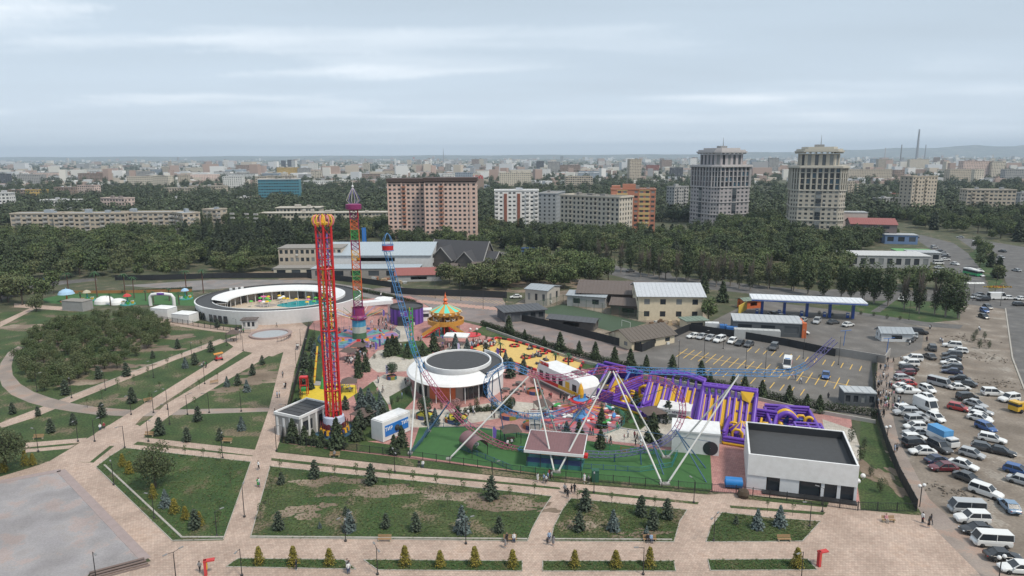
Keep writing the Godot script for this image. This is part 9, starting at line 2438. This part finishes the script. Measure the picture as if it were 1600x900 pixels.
func details() -> void:
	# painted bay lines of the car park
	var yl := mt("bay_yellow", 0.66, 0.41, 0.08, 0.8)
	var sl := (Vector3(55.22,0,-191.16) - Vector3(49.94,0,-182.85)).normalized()
	for r in [[Vector3(66.03,0,-188.99), Vector3(90.13,0,-169.54), 14, 5.0], [Vector3(46.31,0,-186.05), Vector3(80.33,0,-156.68), 21, 9.5], [Vector3(49.1,0,-170.13), Vector3(67.81,0,-151.46), 11, 5.0]]:
		var a: Vector3 = r[0]
		var c: Vector3 = r[1]
		for i in r[2]:
			var o := a.lerp(c, (i + 0.5) / r[2])
			var b := MB.new()
			b.bar(o - sl * r[3] * 0.5 + Vector3.UP * 0.018, o + sl * r[3] * 0.5 + Vector3.UP * 0.018, 0.19, 0.006)
			struct("bay_line", b, yl)
	var bl := MB.new()
	bl.bar(Vector3(46.31,0,-186.05) + Vector3.UP * 0.016, Vector3(80.33,0,-156.68) + Vector3.UP * 0.016, 0.2, 0.004)
	struct("bay_line", bl, yl)
	for i in 26:
		var o := Vector3(-36.46,0,-257.01).lerp(Vector3(-2.32,0,-240.8), (i + 0.5) / 26.0)
		for k in 2:
			var b := MB.new()
			b.bar(o + Vector3(-1.2, 0.016, 2.4 - k * 11.5), o + Vector3(1.2, 0.016, -2.4 - k * 11.5), 0.25, 0.006)
			struct("bay_line", b, mt("bay_ochre", 0.48, 0.33, 0.16, 0.8))
		if i % 2 == 0:
			var b2 := MB.new()
			b2.bx(o.x, 0.012, o.z, 2.6, 0.004, 4.4)
			struct("bay_paving", b2, mt("bay_rose", 0.40, 0.24, 0.22, 0.9))
	# furrows of grass and rubble on the lot
	for a in [[126.97,-178.63,3.0],[115.87,-157.61,2.2],[71.43,-103.84,1.6],[135.43,-198.24,2.4]]:
		var b := MB.new()
		for i in 60:
			var o := Vector3(rng.randfn() * a[2], 0.05, rng.randfn() * a[2])
			b.obox(Transform3D(Basis.from_euler(Vector3(rnd(0, 3), rnd(0, 3), rnd(0, 3))), o), Vector3(rnd(0.15, 0.6), rnd(0.1, 0.35), rnd(0.15, 0.5)))
		var o2 := solo("rubble", b, mt("gravel_dirt"), "scattered stones and clods on the dirt lot", "rubble", yv(a[0], a[1]))
		o2.set_meta("kind", "stuff")
	# flower bed at the junction
	var fb := thing("flower_bed", "yellow and red flower bed at the tip of the avenue median", "flower bed", Vector3(199.11,0,-278.78))
	var b := MB.new()
	leaves(b, Vector3(0, 0.25, 0), Vector3(6.5, 0.35, 1.8), 260, 0.5, Color(0.55, 0.36, 0.03), 0.3)
	part(fb, "blossom", b, vc("foliage"))
	b = MB.new()
	leaves(b, Vector3(0, 0.3, 0), Vector3(3.5, 0.4, 0.9), 120, 0.5, Color(0.35, 0.05, 0.04), 0.3)
	part(fb, "blossom", b, vc("foliage"))
	# billboard and posts by the station
	var bb := thing("billboard", "yellow billboard on a wall beside the petrol station", "billboard", Vector3(79.59,0,-233.11), 0.95)
	b = MB.new()
	b.bx(0, 0.6, 0, 9.0, 3.0, 0.2)
	part(bb, "panel", b, mt("poster_yellow", 0.58, 0.42, 0.07, 0.6))
	b = MB.new()
	for s in [-3.5, 3.5]: b.bx(s, 0, -0.2, 0.2, 3.4, 0.2)
	part(bb, "post", b, mt("black_metal"))
	var ob := gable("loader_shed", "small shed with orange load beside the yellow billboard", "shed", Vector3(85.68,0,-243.26), 0.3, 8.0, 4.0, 3.0, 0.6, mt("orange_panel"), mt("green_grey_roof"), 0)
	# clutter in the yard and behind the fence
	for i in 26:
		var p := Vector3(-68.02,0,-301.67).lerp(Vector3(-47.3,0,-288.88), rng.randf()) + Vector3(rnd(-3, 3), 0, rnd(-6, 3))
		if i >= 18: p = Vector3(45.95,0,-219.79).lerp(Vector3(56.75,0,-216.99), rng.randf()) + Vector3(rnd(-1, 1), 0, rnd(-3, 3))
		b = MB.new()
		var k := 1 + rng.randi() % 3
		for j in k: b.bx(rnd(-0.1, 0.1), j * 0.5, rnd(-0.1, 0.1), rnd(1.0, 2.6), 0.46, rnd(0.8, 1.4), rnd(-0.1, 0.1))
		var ci := rng.randi() % 4
		solo("material_pile", b, [mt("wood_brown"), mt("container_grey"), mt("pile_tan", 0.42, 0.33, 0.22), mt("pile_rust", 0.34, 0.14, 0.07)][ci], "%s stack of building material behind the black fence" % ["brown timber", "grey panel", "tan pallet", "rusty"][ci], "pile", p, rnd(-0.5, 0.5), "stacks of building material behind the fences")
	for a in [[-1.6,-153.68],[1.58,-158.2],[0.78,-152.76]]:
		var t := thing("picnic_table", "round dark picnic table with stools before the snack shop", "table", yv(a[0], a[1]), rnd(0, 1), "picnic tables before the snack shop")
		b = MB.new()
		b.lathe([Vector2(0.9, 0.72), Vector2(0.9, 0.8), Vector2(0.02, 0.8)], 12)
		part(t, "table_top", b, mt("dark_timber"))
		for i in 4:
			b = MB.new()
			b.lathe([Vector2(0.3, 0.0), Vector2(0.3, 0.45), Vector2(0.02, 0.45)], 8, Vector3(cos(i * 1.57) * 1.4, 0, sin(i * 1.57) * 1.4))
			part(t, "stool", b, mt("dark_timber"))
	b = MB.new()
	b.bx(0, 0, 0, 1.1, 2.0, 1.1); b.bx(0, 2.0, 0, 1.2, 0.1, 1.2)
	solo("utility_cabinet", b, mt("cabinet_green", 0.02, 0.09, 0.06), "dark green utility cabinet at the front rail fence", "cabinet", Vector3(13.88,0,-108.42))
	var gp := thing("football_goal", "white football goal at the end of the pitch", "goal", Vector3(36.22,0,-213.97), -1.0)
	b = MB.new()
	for s: int in [-1, 1]: b.tube(Vector3(2.0 * s, 0, 0), Vector3(2.0 * s, 2.1, 0), 0.05)
	b.tube(Vector3(-2, 2.1, 0), Vector3(2, 2.1, 0), 0.05)
	part(gp, "frame", b, mt("clean_white"))
	var bn := thing("street_banner", "tall blue street banner on a pole behind the warehouse", "banner", Vector3(-85.35,0,-398.55))
	b = MB.new()
	b.bx(0, 4.5, 0, 2.4, 9.0, 0.2)
	part(bn, "cloth", b, mt("sign_blue"))
	b = MB.new()
	b.tube(Vector3(0, 0, 0), Vector3(0, 13.5, 0), 0.15)
	part(bn, "pole", b, mt("steel_grey"))
